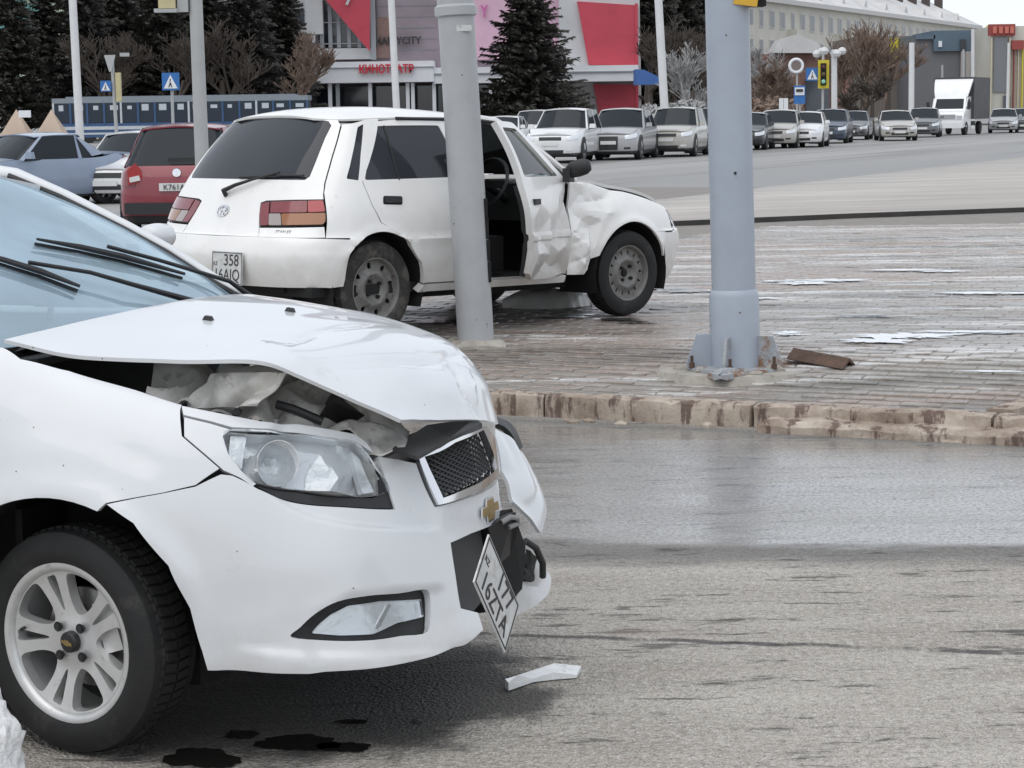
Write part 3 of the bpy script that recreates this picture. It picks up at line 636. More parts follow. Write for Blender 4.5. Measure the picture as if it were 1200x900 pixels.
# ---- buckled hood
near = [(5, 398, .70), (70, 414, .695), (140, 419, .69), (210, 421, .68), (300, 423.5, .655), (350, 440, .61), (410, 466, .54), (470, 492, .45)]
far = [(303, 346, -.68), (345, 353, -.68), (392, 360, -.66), (440, 369, -.64), (490, 385, -.60), (530, 405, -.53), (565, 446, -.40), (583, 497, -.24)]
HG = []
cl = [(-.11, 1.088), (.06, 1.075), (.22, 1.055), (.38, 1.035), (.53, 1.01), (.66, .965), (.765, .885)]
fc = CH_.V(561, 492, 0.02)
for k in range(8):
    n_, f_ = CH_.V(*near[k]), CH_.V(*far[k])
    c_ = np.array([cl[k][0], 0, cl[k][1]]) if k < 7 else fc
    bow_ = lambda t: n_ * (t - 0) * (t - 1) * 2 * 0 
    # quadratic through near (t=0), centre (t=.5), far (t=1)
    row = []
    for t in (0, 0.07, 0.25, 0.5, 0.75, 0.93, 1): row.append(n_ * (2 * (t - .5) * (t - 1)) + c_ * (-4 * t * (t - 1)) + f_ * (2 * t * (t - .5)))
    HG.append(row)
SH = Patch(HG, CH_.M, (0.2, 0, 0.3))
hp = SH.px
def safe_seg(a, b, amp, wd): seg_dent(SH, hp(a)[0], hp(b)[0], amp, wd)
safe_seg((330, 404), (375, 388), -0.010, 0.022); safe_seg((375, 388), (445, 380), -0.009, 0.022); safe_seg((350, 428), (300, 400), 0.012, 0.06)
safe_seg((400, 428), (520, 424), -0.008, 0.03); safe_seg((490, 425), (540, 412), -0.012, 0.018); safe_seg((530, 425), (545, 462), -0.022, 0.016); safe_seg((545, 430), (556, 470), 0.014, 0.014); safe_seg((540, 450), (560, 485), -0.02, 0.012)
SH.disp.append(lambda ab, p: np.array([0.005 * noise.noise(Vector(q) * 4) + 0.004 * max(0, q[0] - 0.55) / 0.25 * noise.noise(Vector(q) * 14) for q in p]))
hood = panel(SH, 'hood', [(SH.ak[0], SH.bk[0]), (SH.ak[-1], SH.bk[0]), (SH.ak[-1], SH.bk[-1]), (SH.ak[0], SH.bk[-1])], WHITE, cr, step=0.018, flange=0.009, solid=0.010, sharp=32)
for q in ((244, 374), (340, 365)):
    p0, n0, e0 = on_patch(SH, q, 0.0); m = MB(); m.box((0, 0, 0.004), (0.03, 0.02, 0.014), None, (0.6, 0.6)); o_ = m.build('washer_nozzle', BLACKP, hood); at(o_, frame(p0, e0, n0))
# ---- torn far side: fender skin, wheel liner, bumper shreds, broken fog lamp
VF = lambda x, y, v=-.60: tuple(CH_.V(x, y, v))
gp = [[VF(578, 500, -.46), VF(583, 526, -.43), VF(590, 554, -.39), VF(602, 588, -.34)], [VF(596, 512, -.56), VF(604, 538, -.51), VF(614, 570, -.46), VF(620, 606, -.42)], [VF(611, 528, -.62), VF(622, 554, -.57), VF(632, 584, -.52), VF(633, 624, -.47)], [VF(622, 548, -.66), VF(631, 568, -.62), VF(639, 596, -.56), VF(637, 612, -.52)]]
crumple('torn_fender', gp, WHITE, cr, 0.006, 4, 5, th=0.01)
m = MB()
V = []
for k in range(14):
    q = math.radians(160 - k * 11); V.append((q,))
liner = [(0.36 * math.cos(q[0]) + 0.28, 0.40 + 0.36 * math.sin(q[0])) for q in V]
gp = [[VF(576, 488, -.62), VF(580, 496, -.54)], [VF(592, 492, -.66), VF(592, 502, -.58)], [VF(604, 504, -.70), VF(602, 514, -.60)], [VF(612, 524, -.72), VF(606, 530, -.62)]]
crumple('wheel_liner', gp, BLACKP, cr, 0.004, 5, 2, th=0.015)
fill_poly('grille_support', V3((560, 622, -.02), (600, 596, -.10), (616, 640, -.2), (612, 690, -.2), (590, 715, -.1), (562, 700, .0)), INNER, cr, 0.10, nrm=(0.93, -0.1, 0.2))
panel(SF, 'lower_grille', px((530, 638), (552, 628), (573, 619), (580, 660), (575, 700), (560, 716), (542, 712), (536, 676)), BLACKP, cr, step=0.02, flange=0.05, off=-0.025)
fill_poly('bracket', V3((572, 618, .03), (604, 600, -.04), (608, 618, -.06), (598, 650, -.08), (584, 662, .0)), BLACKP, cr, 0.03, nrm=(0.9, -0.3, 0.2))
m = MB(); m.tube(V3((588, 612, .0), (598, 606, -.02), (606, 607, -.04), (607, 613, -.05), (596, 618, -.02)), 0.008, 8); m.build('torn_clip', P_mat('grey_plastic', (0.25, 0.25, 0.25), 0.5, var=0.2), cr, True)
gp = [[VF(600, 722, -.30), VF(606, 690, -.34), VF(610, 660, -.36), VF(614, 638, -.36)], [VF(616, 716, -.36), VF(622, 690, -.40), VF(624, 662, -.42), VF(626, 640, -.42)], [VF(632, 706, -.42), VF(636, 690, -.46), VF(634, 668, -.48), VF(634, 652, -.48)], [VF(642, 696, -.47), VF(645, 684, -.50), VF(644, 672, -.52), VF(638, 660, -.52)]]
crumple('bumper_shred', gp, WHITE, cr, 0.010, 5, 7, th=0.012)
gp = [[VF(612, 676, -.355), VF(613, 655, -.36), VF(616, 643, -.37)], [VF(618, 682, -.36), VF(620, 660, -.37), VF(622, 646, -.38)], [VF(626, 680, -.39), VF(629, 664, -.41), VF(630, 654, -.42)]]
crumple('broken_fog_lamp', gp, BLACKP, cr, 0.008, 12, 8, th=0.03)
m = MB(); m.tube(V3((608, 640, -.3), (616, 634, -.32), (628, 642, -.36), (636, 660, -.4), (636, 676, -.42)), 0.010, 8); m.build('torn_trim', BLACKP, cr, True)
m = MB(); m.box(np.array(CH_.V(556, 744, .3)) + np.array([-.08, 0, 0]), (0.05, 0.06, 0.04)); m.build('tow_bracket', INNER, cr)
# ---- dangling plate
tl = ony(573, 628, 5.06) ; 
def cdep(x, y, z): d = ray(x, y); return CAM + d * z
z0 = 4.98
A, B, D_ = cdep(573, 628, z0), cdep(608, 711, z0 + 0.17), cdep(554, 680, z0 - 0.11)
inv = np.linalg.inv(CH_.M); loc = lambda p: (inv @ np.append(p, 1))[:3]
A, B, D_ = loc(A), loc(B), loc(D_); ex, ey = B - A, A - D_
ctr = (B + D_) / 2; nn = np.cross(ex, ey)
npl = plate(cr, frame(ctr, ex, nn), '177', '16ZTA', float(np.linalg.norm(ex)), float(np.linalg.norm(ey)))
npl['label'] = 'two-line number plate hanging by one corner'
# ---- windscreen, pillars, roof, cabin
wsb = [(-.26, -.715, 1.0), (-.19, -.40, 1.035), (-.165, 0, 1.045), (-.19, .40, 1.035), (-.26, .72, 1.0)]
wst = [(-1.0, -.56, 1.405), (-.95, -.30, 1.44), (-.93, 0, 1.45), (-.95, .30, 1.44), (-1.0, .56, 1.405)]
def loft(A_, B_, n=4, bulge=0.0, ax=(0.6, 0, 0.8)):
    A_, B_ = np.array(A_), np.array(B_); return np.stack([A_ + (B_ - A_) * t + np.array(ax) * bulge * math.sin(math.pi * t) for t in np.linspace(0, 1, n)], 1)
SW = Patch(loft(wsb, wst, 5, 0.03), CH_.M, (-1.0, 0, 0.7))
full = lambda S, d=0.0: [(S.ak[0] + d, S.bk[0] + d), (S.ak[-1] - d, S.bk[0] + d), (S.ak[-1] - d, S.bk[-1] - d), (S.ak[0] + d, S.bk[-1] - d)]
ws = panel(SW, 'windscreen', rounded(full(SW, 0.012), 0.05), WSGLASS, cr, step=0.05, flange=0.0)
panel(SW, 'windscreen_seal', rounded(full(SW, 0.0), 0.06), BLACKP, ws, [rounded(full(SW, 0.045), 0.05)], step=0.04, flange=0.004, off=-0.004)
def strip(S, name, a0, a1, b0, b1, mat, off, fl=0.02): return panel(S, name, [(a0, b0), (a1, b0), (a1, b1), (a0, b1)], mat, cr, step=0.04, flange=fl, off=off)
side = [[(-.30, .735, .985), (-.30, .735, .99), (-.34, .73, 1.0), (-1.02, .575, 1.40)]]
for s_ in (-1, 1):
    m = MB(); pts = [(-.263, .72, 1.022), (-.389, .70, 1.092), (-.53, .68, 1.180), (-.673, .66, 1.255), (-.889, .63, 1.358), (-1.05, .595, 1.425), (-1.3, .57, 1.455), (-1.8, .56, 1.47)]
    m.tube([(u, -s_ * v, w_) for u, v, w_ in pts], [0.016, 0.017, 0.018, 0.019, 0.021, 0.026, 0.034, 0.034], 10); m.build('windscreen_pillar', WHITE, cr, True)
    m = MB(); m.tube([(u + 0.004, -s_ * (v - 0.042), w_ + 0.002) for u, v, w_ in pts[:6]], 0.009, 6); m.build('pillar_seal', BLACKP, cr, True)
rf = [[(u, v, w0 - 0.055 * (abs(v) / 0.56) ** 2) for v in (-.56, -.3, 0, .3, .56)] for u, w0 in ((-.93, 1.45), (-1.2, 1.495), (-1.6, 1.505), (-2.0, 1.49), (-2.3, 1.44))]
SR_ = Patch(rf, CH_.M, (-1.6, 0, 1.0)); panel(SR_, 'roof', full(SR_), WHITE, cr, step=0.07, flange=0.02)
def bcol(ub, vb, um, vm, ut, vt, wt): return col(ub, vb, um, vm, ut, vt, wt)
BK = [(-.53, .82, -.53, .852, -.53, .728, 1.0), (-1.0, .82, -1.0, .853, -1.0, .75, .975), (-1.5, .82, -1.5, .853, -1.5, .755, .975), (-2.1, .82, -2.1, .853, -2.1, .745, .99), (-2.6, .81, -2.6, .84, -2.6, .72, 1.01), (-3.0, .78, -3.05, .81, -3.0, .68, 1.02), (-3.3, .66, -3.36, .68, -3.25, .58, 1.02), (-3.42, .4, -3.47, .42, -3.33, .36, 1.03), (-3.45, 0, -3.5, 0, -3.35, 0, 1.04)]
full_bk = BK + [(c[0], -c[1], c[2], -c[3], c[4], -c[5], c[6]) for c in BK[-2::-1]]
SB = Patch([col(*c) for c in full_bk], CH_.M, (-2.0, 0, 0.5))
rarch = [(-2.48 + 0.39 * math.cos(q), 0.293 + 0.385 * math.sin(q)) for q in np.radians(np.linspace(176, 4, 24))]
for fn, s_ in ((SB.R, -1), (SB.L, 1)):
    panel(SB, 'front_door', fn((-.535, .27), (-1.40, .27), (-1.40, .975), (-.535, .99)), WHITE, cr, step=0.06)
    panel(SB, 'rear_door', np.concatenate([fn((-1.41, .27), (-2.02, .27)), fn((-2.1, .45), (-2.25, .64), (-2.25, .985), (-1.41, .975))]), WHITE, cr, step=0.06)
    panel(SB, 'rear_quarter', np.concatenate([fn((-2.98, .27)), fn(*[a for a in rarch if a[0] < -2.12]), fn((-2.26, .64), (-2.26, .985), (-2.7, 1.0), (-3.0, 1.0), (-3.1, .8))]), WHITE, cr, step=0.06)
    gl = [[(-.34, -s_ * -.725, .985), (-1.3, .75 * s_, .975), (-2.25, .735 * s_, .99), (-2.55, .70 * s_, 1.0)], [(-1.02, .585 * s_, 1.40), (-1.4, .575 * s_, 1.45), (-2.0, .56 * s_, 1.44), (-2.25, .55 * s_, 1.40)]]
    SG = Patch(np.stack([np.array(gl[0]) * (1 - t) + np.array(gl[1]) * t for t in (0, .5, 1)], 1), CH_.M, (-1.4, 0, .8)); panel(SG, 'side_window', full(SG, 0.01), SIDEGL, cr, step=0.1, flange=0.003)
    m = MB(); m.tube([(-1.42, s_ * .745, .97), (-1.5, s_ * .57, 1.45)], 0.025, 8); m.build('door_pillar', BLACKP, cr, True)
    mp0 = CH_.V(186, 277, -.87); mm = MB(); mm.lathe([(0, -.075), (.030, -.070), (.046, -.045), (.050, 0), (.047, .045), (.034, .068), (0, .074)], 18, Matrix.Translation((mp0[0], s_ * .86, mp0[2])) @ Matrix.Rotation(math.radians(90), 4, 'X') @ Matrix.Diagonal((1, .9, 1, 1))); mm.box((mp0[0] - .01, s_ * .77, mp0[2] - .03), (0.05, 0.1, 0.03)); mm.build('wing_mirror', WHITE, cr, True, 60)
panel(SB, 'rear_bumper', np.concatenate([SB.R((-2.99, .25), (-3.1, .79)), [(SB.ak[len(BK) - 1], SB.bk[6])], SB.L((-3.1, .79), (-2.99, .25))]), WHITE, cr, step=0.07)
tr = [[(u, v, w0 - 0.03 * (abs(v) / .7) ** 2) for v in (-.70, -.35, 0, .35, .70)] for u, w0 in ((-2.62, 1.06), (-3.0, 1.06), (-3.34, 1.035))]
ST = Patch(tr, CH_.M, (-3, 0, .5)); panel(ST, 'boot_lid', full(ST), WHITE, cr, step=0.08, flange=0.03)
bw = Patch(loft([(-2.72, -.66, 1.02), (-2.68, 0, 1.05), (-2.72, .66, 1.02)], [(-2.28, -.55, 1.40), (-2.26, 0, 1.44), (-2.28, .55, 1.40)], 4), CH_.M, (-2, 0, .8)); panel(bw, 'rear_window', full(bw), TINT, cr, step=0.1, flange=0.004)
m = MB(); m.box((-.55, 0, .90), (0.55, 1.36, 0.16), None, (0.7, 0.98)); m.box((-1.6, 0, .30), (2.4, 1.4, 0.16)); m.build('dashboard', P_mat('grey_dash', (0.05, 0.055, 0.06), 0.7), cr)
for v in (-.36, .36):
    m = MB(); m.box((-1.45, v, .55), (.5, .48, .25)); m.box((-1.72, v, .92), (.14, .46, .62), None, (0.7, 0.8)); m.box((-1.78, v, 1.28), (.09, .24, .16)); m.build('seat', CLOTH, cr)
m = MB(); m.lathe([(0.175, 0), (0.19, 0.012), (0.205, 0), (0.19, -0.012)], 24, frame((-.92, .36, .95), (0, 1, 0), (-0.9, 0, 0.4)), True); m.build('steering_wheel', BLACKP, cr, True)
# wipers lie on the screen
def ws_pt(x, y, off): return tuple(SW.ev(SW.px((x, y)), off)[0])
for arm, blade in ((((296, 349), (262, 340), (180, 316), (122, 297)), ((40, 288), (90, 297), (140, 308), (212, 328))), (((222, 361), (150, 345), (100, 331), (30, 316)), ((-40, 302), (0, 312), (45, 326), (90, 343)))):
    m = MB(); m.tube([ws_pt(*q, 0.024 + 0.010 * (i in (1, 2))) for i, q in enumerate(arm)], [0.010, 0.007, 0.006, 0.006], 8); wp = m.build('wiper', BLACKP, cr, True)
    m = MB(); pts = [ws_pt(*q, 0.022) for q in blade]; m.tube(pts, [0.004, 0.009, 0.010, 0.005], 6); pts = [ws_pt(*q, 0.006) for q in blade]; m.tube(pts, 0.005, 5); m.build('wiper_blade', BLACKP, wp, True)
fill_poly('cowl_panel', [(-.13, -.68, 1.0), (-.02, 0, 1.02), (-.13, .68, 1.0), (-.30, .68, .985), (-.21, 0, 1.02), (-.30, -.68, .985)], BLACKP, cr, 0.02)
# ---- wheels, arches, underside
for loc_, st, sd in (((0, -.70, .293), math.radians(-9), -1), ((0, .70, .293), math.radians(-9), 1), ((-2.48, -.70, .293), 0, -1), ((-2.48, .70, .293), 0, 1)):
    wheel(cr, 'alloy', loc_, st, side=sd, spin=0.32)
for u in (0, -2.48):
    for s_ in (-1, 1):
        V = []; F = []
        for k in range(20):
            q = math.radians(186 - k * 192 / 19)
            for v in (.44, .735): V.append((u + .405 * math.cos(q), s_ * v, .293 + .40 * math.sin(q)))
        V += [(u, s_ * .44, .3)]
        for k in range(19): F += [(2 * k, 2 * k + 1, 2 * k + 3, 2 * k + 2), (2 * k, 2 * k + 2, len(V) - 1)]
        obj('wheel_arch_liner', mesh(V, F, 'liner', True, 40), INNER, cr)
mb = MB().box((-1.5, 0, .21), (3.5, 1.15, .12)).box((-1.25, 0, .20), (1.55, 1.52, .06)).box((.50, .0, .27), (.42, .92, .10)); mb.box((-1.25, -.70, .25), (1.6, .2, .1)); mb.box((-1.25, .70, .25), (1.6, .2, .1)); mb.build('underbody', INNER, cr)  # low slabs added to the floor to block light and deepen the shade
# ------------------------------------------------------------------ the white hatchback with the open, dented front door
TY = Rig('crashed_hatchback', (737, 320), 13.9, 0.76, 0.292, 46.0, 1.35, label='white hatchback on the paving with dented front door hanging open', cat='car')
tr_ = TY.root
ROWS = [0.255, 0.30, 0.40, 0.50, 0.58, 0.66, 0.75, 0.84, 0.90, 0.935]
UPR = [0.25, 0.5, 0.75, 0.92, 1.0]
def tcol(low, mid, hi, belt, roof):
    k = [0.30, 0.50, 0.75, 0.935]; K = np.array([low, mid, hi, belt]); out = []
    W_ = cr_weights(k, np.clip(ROWS, 0.30, 0.935)) @ K
    for (u, v), w_ in zip(W_, ROWS):
        f = 0.975 if w_ < 0.29 else 1.0; out.append((u * (0.995 if w_ < 0.29 else 1), -v * f, w_))
    b = np.array([belt[0], belt[1], 0.935]); r = np.array(roof)
    for t in UPR:
        p = b + (r - b) * t; s = 0.018 * math.sin(math.pi * t); n = math.hypot(b[0] + 1.6, b[1] * 1.5); out.append((p[0] + (s * (b[0] + 1.6) / n if b[0] < -2.2 else 0), -(p[1] + s * b[1] * 1.5 / n * np.sign(1)), p[2]))
    return out
TB = [((-.60, .775), (-.60, .808), (-.60, .80), (-.55, .745), (-1.10, .565, 1.295)), ((-.9, .78), (-.9, .812), (-.9, .805), (-.9, .755), (-1.22, .58, 1.31)), ((-1.25, .78), (-1.25, .815), (-1.25, .81), (-1.25, .76), (-1.45, .59, 1.318)), ((-1.6, .78), (-1.6, .815), (-1.6, .81), (-1.6, .76), (-1.72, .59, 1.32)), ((-2.0, .78), (-2.0, .815), (-2.0, .808), (-2.0, .755), (-2.0, .585, 1.315)),
      ((-2.32, .78), (-2.32, .81), (-2.32, .80), (-2.33, .745), (-2.2, .575, 1.305)), ((-2.55, .77), (-2.58, .80), (-2.55, .785), (-2.53, .72), (-2.32, .55, 1.295)), ((-2.72, .71), (-2.76, .74), (-2.70, .725), (-2.635, .65), (-2.385, .49, 1.30)), ((-2.83, .56), (-2.88, .58), (-2.79, .57), (-2.70, .52), (-2.42, .40, 1.31)), ((-2.89, .3), (-2.935, .3), (-2.835, .3), (-2.745, .28), (-2.44, .22, 1.32)), ((-2.90, 0), (-2.945, 0), (-2.845, 0), (-2.755, 0), (-2.445, 0, 1.325))]
def mir(c): return tuple((q[0], -q[1], *q[2:]) for q in c)
SBt = Patch([tcol(*c) for c in TB + [mir(c) for c in TB[-2::-1]]], TY.M, (-1.7, 0, 0.6))
bx = SBt.px
def step_fn(ab, p):
    rear = sst(-2.35, -2.7, p[:, 0]); return (0.006 + 0.022 * rear) * sst(0.615, 0.595, p[:, 2]) - 0.012 * np.exp(-((p[:, 2] - 0.555) / 0.006) ** 2) * rear
SBt.disp.append(step_fn)
def tarch(ab, p):
    r = np.hypot(p[:, 0] + 2.32, p[:, 2] - 0.292); return 0.012 * np.exp(-((r - 0.355) / 0.025) ** 2)
SBt.disp.append(tarch)
def moulding(ab, p): return 0.010 * (sst(0.555, 0.565, p[:, 2]) * sst(0.605, 0.595, p[:, 2])) * (p[:, 0] > -2.35) * (p[:, 0] < -.65)
SBt.disp.append(moulding)
# rear quarter with its little black window, tailgate, bumper
arcq = [(-2.32 + .345 * math.cos(q), .292 + .345 * math.sin(q)) for q in np.radians(np.linspace(28, 151, 22))]
seam = bx((424.5, 213), (435.5, 240), (446, 261), (460, 268.5), (474, 278.5))
qpoly = np.concatenate([bx((382, 279), (383.5, 262), (381, 234), (380, 226), (383, 210), (389, 188), (396, 165), (401, 146)), SBt.R((-2.22, 1.30), (-2.13, 1.305)), seam, SBt.R(*arcq), bx((410, 279))])
qwin = rounded(bx((426, 145), (419, 149), (406, 209.5), (420.5, 211.5), (423, 180)), 0.012)
quart = panel(SBt, 'rear_quarter', qpoly, WHITE2, tr_, [qwin], step=0.03, flange=0.014)
panel(SBt, 'quarter_window', qwin, TINT, tr_, step=0.04, flange=0.01, off=-0.004)
hg = bx((363, 207), (370, 190), (381, 162), (388.5, 146), (385, 141.5), (360, 139.5), (335, 139), (305, 140.5), (280, 143.5), (262, 160), (240, 184), (219.5, 208), (222, 211), (290, 211.5), (357, 211))
hgate = np.concatenate([bx((381.5, 279), (378, 228), (381, 209), (387, 187), (394, 164), (399, 145), (396, 139))])
sgn = lambda poly: np.stack([2 * SBt.ak[len(TB) - 1] - poly[:, 0], poly[:, 1]], 1)          # mirror across the car
hg = np.array(hg); ctr_a = SBt.ak[len(TB) - 1]
hgr = hg[hg[:, 0] < ctr_a - 0.02]; hgr = hgr[np.argsort(hgr[:, 1])]
low_y, top_y = SBt.inv([(358, 211)], 'px')[0][1], SBt.inv([(360, 139.5)], 'px')[0][1]
hr = bx((357, 211), (363, 207), (370, 190), (381, 162), (388.5, 147), (385, 142), (372, 140))
hgl = np.concatenate([hr, [(ctr_a, hr[-1][1])], sgn(hr)[::-1], [(ctr_a, hr[0][1])]])
lampR = bx((305, 238), (312, 235.5), (345, 234.5), (379, 234), (382, 246), (382, 259), (379, 264), (340, 265), (304.5, 265), (303.5, 252))
gateR = np.concatenate([bx((381, 278.5)), lampR[[6, 7, 8, 9, 0, 1, 2, 3]], bx((378.5, 228), (381.5, 209), (387.5, 187), (394.5, 164), (399, 146)), SBt.px((390, 137.5))])
gateR = np.concatenate([bx((303, 278.5), (303.2, 266)), lampR[[9, 0, 1, 2, 3]] + [(0, 0.003)], bx((378.5, 228), (381.5, 209), (387.5, 187), (394.5, 164), (399, 146), (395, 138))])
gate = np.concatenate([[(ctr_a, gateR[0][1])], gateR, [(ctr_a, gateR[-1][1])], sgn(gateR)[::-1]])
tg = panel(SBt, 'tailgate', gate, WHITE2, tr_, [hgl], step=0.03, flange=0.014)
panel(SBt, 'tailgate_window', hgl, TINT, tr_, step=0.04, flange=0.01, off=-0.003)
for s_ in (1, -1):
    f = (lambda q: q) if s_ > 0 else sgn
    panel(SBt, 'tail_panel', f(bx((304, 267), (340, 267), (380, 266), (381, 278.5), (304, 278.5))), WHITE2, tr_, step=0.03)
    lp = panel(SBt, 'tail_lamp', f(lampR), BLACKP, tr_, step=0.03, flange=0.02, off=-0.006)
    panel(SBt, 'stop_lens', f(rounded(bx((318, 236.5), (360, 235.5), (360, 249), (317, 249.5)), 0.01)), RED_L, lp, step=0.03, flange=0.012, off=0.004)
    panel(SBt, 'tail_lens', f(rounded(bx((361, 235.5), (378.5, 235), (381, 248), (361, 249)), 0.01)), REDB_L, lp, step=0.03, flange=0.012, off=0.004)
    panel(SBt, 'indicator_lens', f(rounded(bx((330, 250.5), (361, 250), (381, 249.5), (381.5, 259), (378.5, 263), (331, 264)), 0.01)), AMB_L, lp, step=0.03, flange=0.012, off=0.004)
    panel(SBt, 'reverse_lens', f(rounded(bx((315.5, 250.5), (329, 250.5), (330, 264), (315, 264)), 0.008)), CLR_L, lp, step=0.03, flange=0.012, off=0.004)
    panel(SBt, 'inner_lens', f(rounded(bx((306, 239), (316, 236.5), (315, 250), (314, 264), (305.5, 264), (304.5, 252)), 0.008)), RED_L, lp, step=0.03, flange=0.012, off=0.003)
bR = np.concatenate([SBt.R((-2.90, 0.30))[:0], bx((400, 334), (402, 326), (405, 304), (411, 281), (381, 280.2), (340, 280))])
b_low = bx((350, 335))[0][1]; bR[0][1] = b_low
bpl = np.concatenate([[(ctr_a, b_low)], bR, [(ctr_a, bx((300, 280))[0][1])], sgn(bR)[::-1]])
rb = panel(SBt, 'rear_bumper', bpl, WHITE2, tr_, step=0.03, flange=0.02)
A, B, D_ = (TY.U(x, y, -2.985) for x, y in ((248.5, 294.5), (284, 295.5), (284, 334))); ex = B - A
pw, ph = np.linalg.norm(B - A), np.linalg.norm(B - D_); plate(tr_, frame((A + D_) / 2, (0, -1, 0), (-1, 0, 0.05)), '358', '16AJQ', float(pw), float(ph))
# tailgate badge, wiper, script
p0, n0, e0 = on_patch(SBt, (262, 247), 0.004); em = MB()
for a_, b_, oy in ((.052, .036, 0), (.018, .034, 0), (.036, .015, .013)):
    em.tube([(a_ * math.cos(t), oy + b_ * math.sin(t), 0) for t in np.linspace(0, 2 * math.pi, 25)], 0.0045, 6, False)
at(em.build('emblem', CHROME, tg, True), frame(p0, (0, -1, 0), n0))
t = obj('model_script', text_mesh('STARLET', 0.028, depth=0.001), P_mat('grey_script', (0.3, 0.3, 0.3), 0.4), tr_); p0, n0, e0 = on_patch(SBt, (332, 272), 0.001); at(t, frame(p0, -e0 if e0[1] > 0 else e0, n0))
def tp(S, x, y, off): return tuple(S.ev(S.px((x, y)), off)[0])
m = MB(); m.tube([tp(SBt, 265, 229, 0.0), tp(SBt, 266, 226, 0.03), tp(SBt, 280, 220, 0.035), tp(SBt, 300, 213, 0.03), tp(SBt, 330, 204, 0.02)], [0.016, 0.016, 0.012, 0.008, 0.006], 8); wp = m.build('rear_wiper', BLACKP, tr_, True)
m = MB(); m.tube([tp(SBt, 282, 209, 0.012), tp(SBt, 320, 207, 0.012), tp(SBt, 357, 207, 0.012)], 0.007, 6); m.build('wiper_blade', BLACKP, wp, True)
# doors
def door(name, poly, holes_px, parent, mat=WHITE2, shift=None, step=0.03): return panel(SBt, name, poly, mat, parent, holes_px, step=step, flange=0.03, shift=shift)
rwin = rounded(np.concatenate([bx((434.5, 148), (427.5, 211)), SBt.R((-1.60, .955), (-1.66, 1.272))]), 0.02)
rpoly = np.concatenate([bx((429, 143.5), (426, 150), (423, 180), (422.5, 206), (425.5, 213), (436.5, 240), (447.5, 261), (461, 269.5), (475, 280)), SBt.R(*[(-2.32 + .352 * math.cos(q), .292 + .352 * math.sin(q)) for q in np.radians((26, 18, 10, 4))]), SBt.R( (-1.49, .315), (-1.49, .93), (-1.56, 1.305), (-1.72, 1.312))])
rd = door('rear_door', rpoly, [rwin], tr_)
panel(SBt, 'door_window', rwin, TINT, rd, step=0.05, flange=0.006, off=-0.006)
m = MB(); m.tube([tp(SBt, 450, 147, -0.003), tp(SBt, 458, 175, -0.001), tp(SBt, 468, 211, -0.002)], 0.006, 6); m.build('window_bar', BLACKP, rd, True)
hnd = panel(SBt, 'door_handle', rounded(bx((450, 231), (470, 231.5), (470, 238), (450, 238)), 0.012), BLACKP, rd, step=0.02, flange=0.01, off=0.012)
panel(SBt, 'handle_recess', rounded(bx((449, 229.5), (471.5, 230), (471.5, 240), (449, 239.5)), 0.015), INNER, rd, step=0.02, flange=0.004, off=0.002)
# sill, pillars, inner frame
panel(SBt, 'sill', SBt.R((-.66, .262), (-.66, .305), (-1.5, .306), (-1.96, .306), (-1.99, .262)), WHITE2, tr_, step=0.06, flange=0.05)
panel(SBt, 'sill', SBt.L((-.66, .262), (-.66, .305), (-1.5, .306), (-1.96, .306), (-1.99, .262)), WHITE2, tr_, step=0.06, flange=0.05)
panel(SBt, 'door_pillar', SBt.R((-1.43, .32), (-1.485, .32), (-1.485, .93), (-1.55, 1.30), (-1.49, 1.305), (-1.435, .93)), WHITE2, tr_, step=0.05, flange=0.06, off=-0.02)
for s_ in (-1, 1):
    m = MB(); m.tube([(-.53, s_ * .735, .925), (-.72, s_ * .69, 1.06), (-.95, s_ * .62, 1.22), (-1.10, s_ * .565, 1.305), (-1.3, s_ * .575, 1.322), (-1.52, s_ * .58, 1.325)], 0.024, 8); m.build('windscreen_pillar', WHITE2, tr_, True)
    m = MB(); m.tube([(-.60, s_ * .752, .925), (-.78, s_ * .70, 1.05), (-1.0, s_ * .625, 1.22), (-1.13, s_ * .585, 1.295), (-1.3, s_ * .595, 1.307), (-1.52, s_ * .60, 1.31), (-2.0, s_ * .595, 1.312)], 0.011, 6); m.build('door_seal', BLACKP, tr_, True)
for pl, nm in ((SBt.L((-.63, .31), (-1.45, .31), (-1.45, .93), (-.63, .93)), 'left_front_door'), (SBt.L((-1.47, .31), (-1.96, .31), (-2.0, .45), (-2.15, .62), (-2.42, .93), (-1.47, .93)), 'left_rear_door')): panel(SBt, nm, pl, WHITE2, tr_, step=0.07)
panel(SBt, 'left_quarter', sgn(qpoly), WHITE2, tr_, [sgn(qwin)], step=0.06)
panel(SBt, 'left_quarter_window', sgn(qwin), TINT, tr_, step=0.06, flange=0.01, off=-0.004)
panel(SBt, 'left_window', SBt.L((-.72, .95), (-1.43, .95), (-1.50, 1.28), (-1.17, 1.27)), SIDEGL, tr_, step=0.08, flange=0.004)
panel(SBt, 'left_window', SBt.L((-1.50, .95), (-2.40, .95), (-2.2, 1.27), (-1.56, 1.28)), TINT, tr_, step=0.08, flange=0.004)
